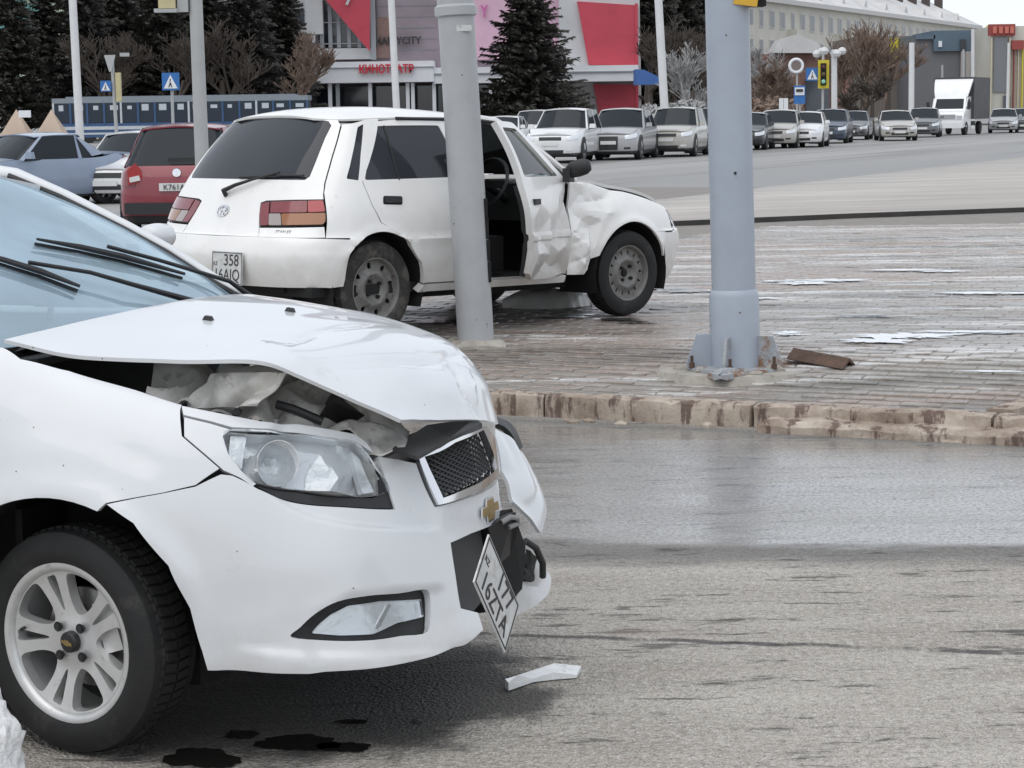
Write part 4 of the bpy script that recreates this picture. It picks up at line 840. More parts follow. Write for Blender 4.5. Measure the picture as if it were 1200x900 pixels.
# ---- front end
FC = [(-.62, .775, -.62, .808, -.60, .745, .925), (-.45, .77, -.45, .806, -.43, .70, .915), (-.2, .77, -.2, .805, -.18, .66, .895), (.1, .765, .1, .797, .1, .64, .862), (.33, .74, .33, .775, .33, .61, .82), (.50, .68, .53, .715, .47, .57, .785), (.64, .58, .68, .62, .57, .50, .755, 1.5), (.72, .42, .755, .46, .62, .38, .735, 1.3), (.745, .2, .785, .22, .65, .2, .72, 1.2), (.75, 0, .795, 0, .66, 0, .715, 1.2)]
FCm = [(c[0], -c[1], c[2], -c[3], c[4], -c[5], *c[6:]) for c in FC[-2::-1]]
SFt = Patch([col(*c, **({'p': 2.2} if len(c) == 7 else {}), wb=0.27, wm=0.50) for c in FC + FCm], TY.M, (0, 0, 0.5))
fx = SFt.px
SFt.disp.append(lambda ab, p: 0.012 * np.exp(-((np.hypot(p[:, 0], p[:, 2] - 0.292) - 0.36) / 0.03) ** 2) + 0.014 * sst(.585, .57, p[:, 2]) * sst(.25, .4, p[:, 0]))
for a_, b_, am, wd in (((682, 236), (716, 230), -0.020, 0.022), ((690, 228), (705, 236), 0.014, 0.02), ((678, 250), (694, 262), -0.03, 0.05), ((676, 285), (690, 280), -0.02, 0.03), ((680, 300), (690, 318), 0.02, 0.03), ((674, 310), (690, 300), -0.018, 0.02), ((688, 246), (720, 250), 0.012, 0.03), ((676, 270), (692, 272), 0.02, 0.02)):
    seg_dent(SFt, fx(a_)[0], fx(b_)[0], am, wd)
facet_dent(SFt, [(-.75, .2, 0), (-.75, 1.0, 0), (-.60, .90, .0), (-.60, .74, -.045), (-.61, .58, -.02), (-.62, .44, -.06), (-.60, .28, -.03), (-.47, .84, -.035), (-.38, .90, .012), (-.44, .70, -.015), (-.40, .62, -.055), (-.46, .50, .006), (-.40, .40, -.03), (-.5, .32, -.01), (-.28, .80, -.028), (-.22, .72, .004), (-.30, .66, -.006), (-.12, .86, -.012), (-.05, .76, 0), (-.08, .70, 0), (-.1, .2, 0), (.05, .95, 0)])
fa = [(.355 * math.cos(q), .292 + .350 * math.sin(q)) for q in np.radians(np.linspace(18, 158, 24))]
panel(SFt, 'fender', np.concatenate([SFt.R((.335, .50)), SFt.R((.36, .565)), fx((766, 271), (787, 270), (780, 246.5), (778, 242.5), (760, 234), (718, 222), (679, 214)), SFt.R((-.60, .915), (-.61, .6), (-.61, .30), (-.47, .30), (-.40, .40)), SFt.R(*fa[::-1])]), WHITE2, tr_, step=0.014, flange=0.015, sharp=16)
fb = np.concatenate([SFt.R((.335, .485), (.365, .40), (.37, .26)), fx((779, 325), (800, 321)), [(SFt.ak[9], SFt.bk[1])]]); fbt = np.concatenate([fx((766, 272.5), (788, 272)), SFt.R((.66, .575)), [(SFt.ak[9], SFt.R((.66, .575))[0][1])]])
ca = SFt.ak[9]; ms = lambda q: np.stack([2 * ca - q[:, 0], q[:, 1]], 1)
panel(SFt, 'front_bumper', np.concatenate([fb, ms(fb)[::-1][1:], ms(fbt)[:-1], fbt[::-1]]), WHITE2, tr_, step=0.04, flange=0.02)
hlp = np.concatenate([fx((782, 246), (789, 269)), SFt.R((.64, .59), (.60, .70))])
for f in ((lambda q: q), ms): 
    h_ = panel(SFt, 'headlight', f(hlp), REFL, tr_, step=0.03, flange=0.03, off=-0.03); panel(SFt, 'headlight_lens', f(hlp), CLEAR, h_, step=0.03, flange=0.01, off=0.002)
gq = np.array([(ca - .36, SFt.bk[6] - .02), (ca + .36, SFt.bk[6] - .02), (ca + .34, SFt.bk[8]), (ca - .34, SFt.bk[8])]); panel(SFt, 'grille', gq, BLACKP, tr_, step=0.05, flange=0.03)
panel(SFt, 'left_fender', np.concatenate([ms(SFt.R((.335, .50), (.36, .565), (.48, .60), (.45, .76), (.33, .81), (.1, .855), (-.2, .89), (-.60, .915), (-.61, .6), (-.61, .30), (-.40, .30))), ms(SFt.R(*fa[::-1]))]), WHITE2, tr_, step=0.05)
hr_ = []
for c in FC[:9][::-1]: hr_.append((c[4], c[5], c[6]))
HGt = []
for c in FC:
    u, v, w_ = c[4], max(c[5], 0.0), c[6]
    HGt.append((u, v, w_))
us = [(-.44, .69, .915, -.30, .945), (-.2, .65, .897, -.1, .925), (.1, .63, .866, .17, .892), (.33, .60, .826, .40, .846), (.47, .565, .792, .56, .795), (.57, .52, .762, .66, .735)]
SHt = Patch([[(u + (uc - u) * (1 - s * s), -s * v, w_ + (wc - w_) * (1 - s * s)) for s in (1, .85, .5, 0, -.5, -.85, -1)] for u, v, w_, uc, wc in us], TY.M, (0, 0, 0.4))
seg_dent(SHt, SHt.px((690, 226))[0], SHt.px((722, 224))[0], 0.012, 0.03)
panel(SHt, 'hood', full(SHt), WHITE2, tr_, step=0.04, flange=0.02)
SWt = Patch(loft([(-.50, -.70, .925), (-.38, -.36, .945), (-.34, 0, .95), (-.38, .36, .945), (-.50, .70, .925)], [(-1.09, -.545, 1.305), (-1.11, -.28, 1.335), (-1.12, 0, 1.345), (-1.11, .28, 1.335), (-1.09, .545, 1.305)], 4, 0.02), TY.M, (-1.3, 0, .7)); panel(SWt, 'windscreen', full(SWt, 0.01), SIDEGL, tr_, step=0.08, flange=0.003)
rfr = [(-1.10, 1.345, 1.300, .555), (-1.35, 1.375, 1.320, .585), (-1.8, 1.392, 1.322, .59), (-2.15, 1.378, 1.312, .58), (-2.38, 1.348, 1.302, .50), (-2.46, 1.328, 1.308, .36)]
SRt = Patch([[(u, -s * v, wc - (wc - we) * abs(s) ** 2.6) for s in (1, .93, .75, .4, 0, -.4, -.75, -.93, -1)] for u, wc, we, v in rfr], TY.M, (-1.7, 0, 1.0)); panel(SRt, 'roof', full(SRt), WHITE2, tr_, step=0.05, flange=0.012)
# ---- the open front door: hinge at its front edge
hinge = np.array([-.625, -.80, 0.30])
facet_dent(SBt, [(-.55, .2, 0), (-1.6, .2, 0), (-1.6, .95, 0), (-.55, .95, 0), (-.64, .86, -.02), (-.78, .84, -.012), (-.70, .70, -.075), (-.86, .74, -.02), (-.80, .585, -.085), (-1.0, .56, -.075), (-1.25, .60, -.045), (-1.40, .66, .0), (-1.05, .70, -.005), (-1.22, .80, 0), (-.98, .90, 0), (-.68, .50, -.03), (-.85, .47, -.02), (-1.1, .47, .004), (-1.33, .48, .012), (-.72, .38, -.065), (-.92, .37, -.05), (-1.02, .42, -.07), (-1.2, .36, -.02), (-1.4, .34, .01), (-.64, .30, -.04), (-.95, .30, -.012)])
dwin = rounded(SBt.R((-.735, .955), (-1.385, .955), (-1.435, 1.262), (-1.17, 1.255)), 0.03)
dpoly = SBt.R((-.625, .31), (-1.0, .305), (-1.36, .315), (-1.43, .36), (-1.415, .5), (-1.43, .70), (-1.445, .93), (-1.485, 1.30), (-1.12, 1.288), (-.62, .93), (-.632, .6))
def xfm(o_):
    pass
fd = panel(SBt, 'front_door', dpoly, WHITE2, tr_, [dwin], step=0.014, flange=0.04, shift=hinge, sharp=15)
fd['label'] = 'dented front door hanging open'
def dsub(name, poly, mat, off, fl, step=0.05, holes=()):
    o_ = panel(SBt, name, poly, mat, fd, holes, step=step, flange=fl, off=off, shift=hinge); o_.location = (0, 0, 0); return o_
dsub('door_window', dwin, SIDEGL, -0.02, 0.004)
dsub('window_seal', rounded(SBt.R((-.70, .94), (-1.40, .94), (-1.455, 1.28), (-1.155, 1.272)), 0.03), BLACKP, -0.006, 0.01, holes=[dwin])
dsub('door_trim', SBt.R((-.64, .33), (-1.40, .33), (-1.42, .92), (-.64, .92)), BLACKP, -0.075, -0.03)
ab = SBt.R((-1.30, .80))[0]; p0 = SBt.ev([ab], 0.005)[0] - hinge; m = MB(); m.box(p0, (0.10, 0.02, 0.035)); m.build('door_handle', BLACKP, fd)
mp_ = np.array([-.70, -.775, .96]) - hinge; m = MB(); m.box(mp_ + np.array([0.02, -.02, .0]), (0.09, 0.05, 0.09)); m.lathe([(0, -.085), (.034, -.078), (.052, -.05), (.056, 0), (.052, .05), (.036, .078), (0, .085)], 16, Matrix.Translation((mp_ + np.array([0.02, -.09, .045])).tolist()) @ Matrix.Rotation(math.radians(75), 4, 'X') @ Matrix.Diagonal((.75, 1, 1, 1))); m.build('wing_mirror', BLACKP, fd, True, 60)
fd.rotation_euler = (0, 0, math.radians(23))
# ---- cabin and underside
m = MB(); m.box((-.62, 0, .78), (.42, 1.36, .24), None, (0.7, 1)); m.build('dashboard', INNER, tr_)
m = MB(); m.box((-1.7, 0, .29), (2.2, 1.46, .06)); m.box((-2.45, 0, .45), (.5, 1.1, .3)); m.box((-.56, 0, .6), (.06, 1.46, .6)); m.build('floor_pan', INNER, tr_)
for v in (-.36, .36):
    m = MB(); m.box((-1.32, v, .46), (.5, .5, .22)); m.box((-1.60, v, .82), (.14, .48, .62), Matrix.Rotation(-.15, 3, 'Y'), (0.8, 0.8)); m.box((-1.68, v, 1.18), (.09, .24, .16)); m.build('seat', CLOTH, tr_)
m = MB(); m.box((-2.05, 0, .50), (.5, 1.2, .2)); m.box((-2.32, 0, .78), (.14, 1.2, .55)); m.build('rear_seat', CLOTH, tr_)
m = MB(); m.lathe([(0.165, 0), (0.18, 0.013), (0.195, 0), (0.18, -0.013)], 24, frame((-.98, -.36, .90), (0, 1, 0), (-0.88, 0, 0.45)), True); m.tube([(-.98, -.36, .90), (-.75, -.36, .78)], 0.03, 8); m.box((-.98, -.36, .90), (.03, .34, .05)); m.build('steering_wheel', BLACKP, tr_, True, 50)
wheel(tr_, 'steel14', (0, -.685, .292), math.radians(-4), R=.292, rr=.182, wid=.175, side=-1, spin=0.5)
wheel(tr_, 'steel8', (-2.32, -.685, .292), 0, R=.292, rr=.182, wid=.175, side=-1, spin=0.2)
wheel(tr_, 'steel14', (0, .685, .292), math.radians(-4), R=.292, rr=.182, wid=.175, side=1)
wheel(tr_, 'steel8', (-2.32, .685, .292), 0, R=.292, rr=.182, wid=.175, side=1)
for u in (0, -2.32):
    for s_ in (-1, 1):
        V = []; F = []
        for k in range(20):
            q = math.radians(200 - k * 220 / 19)
            for v in (.44, .785): V.append((u + .365 * math.cos(q), s_ * v, .292 + .36 * math.sin(q)))
        V += [(u, s_ * .44, .3)]
        for k in range(19): F += [(2 * k, 2 * k + 1, 2 * k + 3, 2 * k + 2), (2 * k, 2 * k + 2, len(V) - 1)]
        obj('wheel_arch_liner', mesh(V, F, 'liner', True, 40), INNER, tr_)
mb = MB().box((-1.15, 0, .25), (3.2, 1.0, .10)).box((.15, 0, .50), (.8, .84, .40)).box((-2.68, 0, .36), (.28, 1.0, .16)); mb.tube([(-2.4, .3, .2), (-2.95, .3, .22)], .025, 8); mb.build('underbody', INNER, tr_)
# ------------------------------------------------------------------ node shorthand for the ground materials
class NB:
    def __init__(s, name):
        s.m = bpy.data.materials.new(name); s.m.use_nodes = True; s.t = s.m.node_tree; s.b = s.t.nodes['Principled BSDF']; s.pos = s.t.nodes.new('ShaderNodeNewGeometry').outputs['Position']; MATS[name] = s.m
        sp = s.t.nodes.new('ShaderNodeSeparateXYZ'); s.l(s.pos, sp.inputs[0]); s.x, s.y, s.z = sp.outputs
    def l(s, a, b): s.t.links.new(a, b)
    def put(s, inp, v):
        if hasattr(v, 'is_output') or hasattr(v, 'links'): s.l(v, inp)
        else: inp.default_value = v
    def math(s, op, a, b=0.0, c=None, clamp=False):
        n = s.t.nodes.new('ShaderNodeMath'); n.operation = op; n.use_clamp = clamp; s.put(n.inputs[0], a); s.put(n.inputs[1], b)
        if c is not None: s.put(n.inputs[2], c)
        return n.outputs[0]
    def vec(s, sx, sy, sz=1.0, rot=0.0):
        if rot:                                 # stretched along a heading
            c_, s_ = math.cos(rot), math.sin(rot); al = s.math('ADD', s.math('MULTIPLY', s.x, c_ * sx), s.math('MULTIPLY', s.y, s_ * sx)); ac = s.math('ADD', s.math('MULTIPLY', s.x, -s_ * sy), s.math('MULTIPLY', s.y, c_ * sy))
            n = s.t.nodes.new('ShaderNodeCombineXYZ'); s.l(al, n.inputs[0]); s.l(ac, n.inputs[1]); return n.outputs[0]
        n = s.t.nodes.new('ShaderNodeMapping'); n.inputs['Scale'].default_value = (sx, sy, sz); n.inputs['Rotation'].default_value = (0, 0, rot); s.l(s.pos, n.inputs[0]); return n.outputs[0]
    def noise(s, scale, detail=6, rough=0.6, vec=None, dist=0.0):
        n = s.t.nodes.new('ShaderNodeTexNoise'); n.inputs['Scale'].default_value = scale; n.inputs['Detail'].default_value = detail; n.inputs['Roughness'].default_value = rough; n.inputs['Distortion'].default_value = dist
        s.l(vec if vec is not None else s.pos, n.inputs['Vector']); return n.outputs['Fac']
    def vor(s, scale, vec=None, feature='F1'):
        n = s.t.nodes.new('ShaderNodeTexVoronoi'); n.feature = feature; n.inputs['Scale'].default_value = scale; s.l(vec if vec is not None else s.pos, n.inputs['Vector']); return n.outputs
    def ramp(s, v, a, b, lo=0.0, hi=1.0):
        n = s.t.nodes.new('ShaderNodeMapRange'); n.interpolation_type = 'SMOOTHSTEP'; s.put(n.inputs[0], v); n.inputs[1].default_value = a; n.inputs[2].default_value = b; n.inputs[3].default_value = lo; n.inputs[4].default_value = hi; return n.outputs[0]
    def mix(s, f, a, b):
        n = s.t.nodes.new('ShaderNodeMix'); n.data_type = 'RGBA'; s.put(n.inputs[0], f)
        for i, c in ((6, a), (7, b)): s.put(n.inputs[i], (*c, 1) if isinstance(c, tuple) else c)
        return n.outputs[2]
    def bump(s, h, strength=0.5, dist=0.01, base=None):
        n = s.t.nodes.new('ShaderNodeBump'); s.put(n.inputs['Strength'], strength); n.inputs['Distance'].default_value = dist; s.l(h, n.inputs['Height'])
        if base is not None: s.l(base, n.inputs['Normal'])
        s.l(n.outputs[0], s.b.inputs['Normal']); return n.outputs[0]
    def col(s, c): s.l(c, s.b.inputs['Base Color'])
    def rough(s, r): s.put(s.b.inputs['Roughness'], r)

a = NB('street_asphalt')
stretch = a.vec(0.35, 1.0)
warp = a.noise(1.3, 5, 0.65, stretch)
m_ = a.math('ADD', a.math('MULTIPLY_ADD', a.x, 0.14, a.y), a.math('MULTIPLY_ADD', warp, 0.9, -0.45))
n_ = a.math('ADD', a.math('MULTIPLY', a.x, float(KN[0])), a.math('MULTIPLY', a.y, float(KN[1])))
n_ = a.math('ADD', n_, a.math('MULTIPLY_ADD', warp, 0.3, -0.15))
wet = a.math('MULTIPLY', a.ramp(m_, 7.56, 7.72), a.ramp(n_, KT0 - 0.12, KT0 - 0.38))
wet = a.math('MULTIPLY', wet, a.ramp(a.x, -8.0, -4.0))
damp = a.math('MULTIPLY', a.ramp(m_, 7.18, 7.45), a.ramp(n_, KT0 + 0.1, KT0 - 0.15))
blot = a.noise(2.2, 8, 0.7, a.vec(0.30, 1.3)); blot2 = a.noise(6.0, 8, 0.72, a.vec(0.28, 1.2)); grain = a.noise(160, 3, 0.6); ag = a.vor(95)[0]; fine = a.noise(45, 4, 0.65)
blot3 = a.noise(0.8, 7, 0.65, a.vec(0.45, 1.0)); scab = a.noise(9.0, 9, 0.74, a.vec(0.26, 1.15)); pit = a.vor(210)[0]
c = a.mix(a.ramp(blot, 0.30, 0.70), (0.345, 0.310, 0.265), (0.520, 0.478, 0.418))
c = a.mix(a.math('MULTIPLY', a.ramp(blot3, 0.42, 0.66), 0.45), c, (0.305, 0.265, 0.225))
c = a.mix(a.math('MULTIPLY', a.ramp(fine, 0.50, 0.62), 0.55), c, (0.62, 0.585, 0.54))
c = a.mix(a.math('MULTIPLY', a.ramp(fine, 0.46, 0.36), 0.55), c, (0.165, 0.15, 0.132))
c = a.mix(a.math('MULTIPLY', a.ramp(grain, 0.50, 0.66), 0.75), c, (0.135, 0.128, 0.118))
c = a.mix(a.math('MULTIPLY', a.ramp(grain, 0.45, 0.32), 0.55), c, (0.66, 0.64, 0.61))
c = a.mix(a.math('MULTIPLY', a.ramp(blot2, 0.575, 0.635), 0.85), c, (0.085, 0.078, 0.071))          # dark scabs worn into the surface
c = a.mix(a.math('MULTIPLY', a.ramp(scab, 0.585, 0.645), 0.85), c, (0.10, 0.092, 0.083))
c = a.mix(a.math('MULTIPLY', a.ramp(a.noise(3.5, 7, 0.7, a.vec(0.3, 1.0)), 0.58, 0.70), 0.45), c, (0.30, 0.215, 0.175))
crk = a.math('ABSOLUTE', a.math('SUBTRACT', a.math('ADD', a.math('MULTIPLY_ADD', a.x, 0.19, a.y), a.math('MULTIPLY_ADD', a.noise(3.0, 6, 0.7, a.vec(1, 1)), 0.16, -0.08)), 6.19))
crm = a.math('MULTIPLY', a.ramp(crk, 0.030, 0.006), a.ramp(a.noise(2.1, 5, 0.7, a.vec(1, 0.2)), 0.38, 0.50))
c = a.mix(a.math('MULTIPLY', crm, 0.85), c, (0.055, 0.05, 0.047))
c = a.mix(a.math('MULTIPLY', damp, a.math('MULTIPLY_ADD', wet, -0.22, 0.62)), c, (0.070, 0.072, 0.076))
sx_, sy_ = (float(q) for q in (CH_.o + CH_.fw * 0.22 - CH_.lf * 0.10)[:2])      # centre of the dark shade painted on the asphalt under the car front
shade_d = a.math('SQRT', a.math('ADD', a.math('POWER', a.math('MULTIPLY', a.math('SUBTRACT', a.x, sx_), 1.0), 2.0), a.math('POWER', a.math('MULTIPLY', a.math('SUBTRACT', a.y, sy_), 1.25), 2.0)))
under_shade = a.ramp(a.math('ADD', shade_d, a.math('MULTIPLY_ADD', a.noise(3.0, 8, 0.7), 0.9, -0.45)), 0.90, 0.66)
c = a.mix(a.math('MULTIPLY', under_shade, 0.88), c, (0.022, 0.021, 0.020))
film = a.math('MULTIPLY', wet, a.ramp(a.noise(58, 4, 0.7), 0.42, 0.55, 0.25, 1.0)); a.l(film, a.b.inputs['Coat Weight']); a.l(a.ramp(a.noise(2.4, 7, 0.7, a.vec(0.22, 1.4)), 0.42, 0.58, 0.30, 0.05), a.b.inputs['Coat Roughness']); a.b.inputs['Coat IOR'].default_value = 2.4
cb = a.t.nodes.new('ShaderNodeBump'); cb.inputs['Strength'].default_value = 0.14; cb.inputs['Distance'].default_value = 0.006; a.l(a.noise(75, 3, 0.6), cb.inputs['Height']); a.l(cb.outputs[0], a.b.inputs['Coat Normal'])
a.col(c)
r = a.math('MULTIPLY_ADD', wet, -0.50, 0.80); a.rough(a.math('ADD', r, a.math('MULTIPLY', a.ramp(blot, 0.35, 0.65), -0.06)))
h = a.math('ADD', a.math('MULTIPLY', ag, 0.9), a.math('ADD', a.math('MULTIPLY', fine, 0.8), a.math('ADD', a.math('MULTIPLY', crm, -2.0), a.math('MULTIPLY', a.ramp(scab, 0.58, 0.68), -0.8))))
a.bump(h, 0.9, 0.012); a.b.inputs['Specular IOR Level'].default_value = 0.6
ASPH = a.m

f_ = NB('far_asphalt')
s1 = f_.noise(0.30, 6, 0.6, f_.vec(0.03, 0.9, 1, math.radians(64))); s2 = f_.noise(0.55, 6, 0.6, f_.vec(0.03, 0.8, 1, math.radians(63))); s3 = f_.noise(14, 5, 0.65)
c = f_.mix(f_.ramp(s1, 0.35, 0.65), (0.19, 0.186, 0.18), (0.33, 0.322, 0.312)); c = f_.mix(f_.math('MULTIPLY', f_.ramp(s2, 0.50, 0.60), 0.7), c, (0.13, 0.127, 0.123)); c = f_.mix(f_.math('MULTIPLY', s3, 0.35), c, (0.33, 0.322, 0.31))
f_.col(c); f_.rough(f_.ramp(s1, 0.35, 0.65, 0.48, 0.8)); f_.bump(s3, 0.4, 0.01); FARA = f_.m

def sheet(name, mat, rows, kind='structure'):
    V = []; F = []; n = len(rows[0])
    for r_ in rows: V += r_
    for i in range(len(rows) - 1):
        for j in range(n - 1): F.append((i * n + j, i * n + j + 1, (i + 1) * n + j + 1, (i + 1) * n + j))
    o = obj(name, mesh(V, F, name, True), mat); o['kind'] = kind; return o
def en(e, n): return e * KE[0] + n * KN[0], e * KE[1] + n * KN[1]
es = [-3000, -400, -90, -60, -45, -36, -30, -25, -20, -16, -12, -9, -6, -4, -2, 0, 2, 4, 7, 12, 25, 80, 400, 3000]
def gz(x, y):
    r_ = float(0.10 - 0.18 * sst(1.0, -3.5, x) * sst(90, 55, y)); d = x * KN[0] + y * KN[1] - KT0; return r_ if d > 8 else min(r_, -0.03 + 0.03 * max(d, 0) / 8)
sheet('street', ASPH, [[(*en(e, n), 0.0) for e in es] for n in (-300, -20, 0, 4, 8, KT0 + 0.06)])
sheet('ground', FARA, [[(*en(e, n), gz(*en(e, n)) if n < 700 else .1) for e in es] for n in (KT0 + 0.06, KT0 + 3, KT0 + 9, 28, 36, 45, 60, 80, 120, 200, 600, 4000)])

# ------------------------------------------------------------------ paved plaza
p_ = NB('wet_paving')
w1 = p_.noise(1.3, 8, 0.68, p_.vec(0.16, 1.3)); w2 = p_.noise(0.8, 7, 0.66, p_.vec(0.30, 1.0)); w3 = p_.noise(28, 5, 0.7); w4 = p_.noise(2.6, 8, 0.7, p_.vec(0.14, 1.5)); oi = p_.t.nodes.new('ShaderNodeNewGeometry'); ob = p_.t.nodes.new('ShaderNodeObjectInfo'); rnd = p_.math('FRACT', p_.math('ADD', oi.outputs['Random Per Island'], ob.outputs['Random']))
c = p_.mix(rnd, (0.225, 0.206, 0.182), (0.295, 0.275, 0.248)); c = p_.mix(p_.math('MULTIPLY', p_.ramp(w2, 0.44, 0.60), 0.75), c, (0.285, 0.205, 0.165)); c = p_.mix(p_.ramp(w3, 0.42, 0.70, 0, 0.6), c, (0.42, 0.40, 0.375))
c = p_.mix(p_.math('MULTIPLY', p_.ramp(w4, 0.51, 0.62), 0.80), c, (0.66, 0.655, 0.645))          # dried salt and old ice in long streaks
c = p_.mix(p_.math('MULTIPLY', p_.ramp(w1, 0.49, 0.62), 0.75), c, (0.10, 0.088, 0.077)); p_.col(c)
p_.rough(p_.ramp(w1, 0.40, 0.58, 0.50, 0.09)); p_.bump(p_.math('ADD', w3, p_.noise(90, 3)), 0.30, 0.008); PAVE = p_.m
j_ = NB('joint_grit'); j1 = j_.noise(7, 6, 0.7); j_.col(j_.mix(j1, (0.12, 0.108, 0.095), (0.32, 0.295, 0.265))); j_.rough(0.7); j_.bump(j_.noise(60, 4), 0.6, 0.01); GRIT = j_.m
pn = [KT0 + 0.145 + .15 * k for k in range(16)] + [KT0 + 2.7, KT0 + 3.2, KT0 + 4, KT0 + 6, KT0 + 9, KT0 + 13, 28.0, 36.0]
pe = [-14, -10, -8, -7] + [-6.4 + .3 * k for k in range(36)] + [4.6, 6, 8, 10, 14, 20]
rows = []
for n in pn: rows.append([(*en(e, n), float(plaza_z(*en(e, n))) - 0.0042) for e in pe])
plaza = sheet('plaza', GRIT, rows)
rng = random.Random(3); stones = []
PL, PW, GAP = 0.22, 0.11, 0.005
for i in range(135):
    n0 = KT0 + 0.16 + i * PW
    for j in range(-34, 64):
        e0 = j * PL + (0.11 if i % 2 else 0) + rng.uniform(-.004, .004); ce, cn = e0 + PL / 2, n0 + PW / 2; x, y = en(ce, cn)
        if y < 3: continue
        d = np.array([x, y, plaza_z(x, y)]); q = proj(d)
        if not (-60 < q[0] < 1290 and q[1] < 520): continue
        if y > 24.5: continue
        stones.append((q[1], ce, cn, x, y))
PSH = []
for v in range(6):
    hl_, hw = PL / 2 - GAP / 2 - rng.uniform(0, .003), PW / 2 - GAP / 2 - rng.uniform(0, .003); b = 0.005; k = rng.uniform(-.006, .006)
    V = [(-hl_, -hw, -.03), (hl_, -hw, -.03), (hl_, hw, -.03), (-hl_, hw, -.03), (-hl_, -hw, -b), (hl_, -hw, -b), (hl_, hw, -b), (-hl_, hw, -b), (-hl_ + b, -hw + b, k * .3), (hl_ - b, -hw + b, -k * .3), (hl_ - b, hw - b, 0), (-hl_ + b, hw - b, 0)]
    PSH.append((V, [(0, 1, 5, 4), (1, 2, 6, 5), (2, 3, 7, 6), (3, 0, 4, 7), (4, 5, 9, 8), (5, 6, 10, 9), (6, 7, 11, 10), (7, 4, 8, 11), (8, 9, 10, 11)]))
stones.sort(key=lambda q: -q[0]); meshes = [mesh(v, f, 'paver') for v, f in PSH]
for me in meshes: me.materials.append(PAVE)
near_n = 0; MBp = MB()
def tiltm(x, y): return Matrix.Translation((x, y, float(plaza_z(x, y)) + rng.gauss(0, .0016))) @ Matrix.Rotation(-KA, 4, 'Z') @ Matrix.Rotation(rng.gauss(0, .010), 4, 'X') @ Matrix.Rotation(rng.gauss(0, .008), 4, 'Y')
# pavers the camera sees largest are pieces of their own
for q, ce, cn, x, y in stones:
    qx = proj(np.array([x, y, plaza_z(x, y)]))[0]; M = tiltm(x, y)
    if near_n < 300 and qx > 560 and qx < 1215:
        o = obj('paver', meshes[near_n % 6], None, plaza); o.matrix_local = M; near_n += 1
    else:
        V, F = PSH[rng.randrange(6)]; MBp.add([M @ Vector(v) for v in V], F)
o = MBp.build('paver_field', PAVE, plaza); o['kind'] = 'stuff'
# ------------------------------------------------------------------ kerb stones
k_ = NB('stained_kerb_concrete'); k1 = k_.noise(4, 8, 0.74); k2 = k_.noise(3.0, 6, 0.7, k_.vec(3.2, 3.2, 0.7)); k3 = k_.noise(40, 5, 0.7)
c = k_.mix(k_.ramp(k1, 0.3, 0.7), (0.27, 0.20, 0.15), (0.58, 0.50, 0.415)); c = k_.mix(k_.math('MULTIPLY', k_.ramp(k2, 0.51, 0.60), 0.85), c, (0.085, 0.040, 0.030)); c = k_.mix(k_.math('MULTIPLY', k3, 0.35), c, (0.16, 0.14, 0.12)); k_.col(c); k_.rough(0.8); k_.bump(k3, 0.6, 0.012); KERB = k_.m
def rough_block(L, W, H, nl, nw, nh, amp, seed, chip=0.0):
    bm = bmesh.new(); rows = []
    g = {}
    for i in range(nl + 1):
        for j in range(nw + 1):
            for k in range(nh + 1):
                if i in (0, nl) or j in (0, nw) or k in (0, nh):
                    p = Vector(((i / nl - .5) * L, (j / nw - .5) * W, k / nh * H)); off = Vector((seed * 7.7, seed * 3.3, 0))
                    n1 = Vector((noise.noise(p * 6 + off), noise.noise(p * 6 + off + Vector((9, 0, 0))), noise.noise(p * 6 + off + Vector((0, 9, 0))))); n2 = noise.noise(p * 22 + off)
                    e = (j in (0, nw)) + (k == nh) + (i in (0, nl)); d = p + n1 * amp + Vector((0, 0, n2 * amp * .5))
                    if e >= 2 and k == nh: d.z -= amp * (0.6 + abs(n2) * 2); d.y += (amp if j == 0 else -amp) * (.6 + abs(n2))
                    if chip and j == 0 and k > 0: c_ = max(0, noise.noise(p * 5 + off * 2) + .15) * chip; d.y += c_; d.z -= c_ * .6 * (k == nh)
                    g[i, j, k] = bm.verts.new(d)
    def q(a, b, c, d):
        try: bm.faces.new([g[a], g[b], g[c], g[d]])
        except Exception: pass
    for i in range(nl):
        for j in range(nw): q((i, j, nh), (i + 1, j, nh), (i + 1, j + 1, nh), (i, j + 1, nh))
        for k in range(nh): q((i, 0, k), (i + 1, 0, k), (i + 1, 0, k + 1), (i, 0, k + 1)); q((i, nw, k + 1), (i + 1, nw, k + 1), (i + 1, nw, k), (i, nw, k))
    for j in range(nw):
        for k in range(nh): q((0, j, k + 1), (0, j + 1, k + 1), (0, j + 1, k), (0, j, k)); q((nl, j, k), (nl, j + 1, k), (nl, j + 1, k + 1), (nl, j, k + 1))
    me = bpy.data.meshes.new('block'); bm.to_mesh(me); bm.free(); me.polygons.foreach_set('use_smooth', [True] * len(me.polygons)); me.set_sharp_from_angle(angle=math.radians(35)); return me
def e_of(px_, py_): p = onz(px_, py_, 0); return p[0] * KE[0] + p[1] * KE[1]
kr = empty('kerb', (*en(1.0, KT0), 0), -KA, 'long stained concrete kerb along the paved plaza, chipped and cracked', 'kerb')
js = [-9.2, -8.0, -6.8, -5.6, e_of(575, 484) - 3.6, e_of(575, 484) - 2.4, e_of(575, 484) - 1.2, e_of(575, 484), e_of(634, 490), e_of(876, 503), e_of(1165, 514), e_of(1165, 514) + 1.2, e_of(1165, 514) + 2.4]
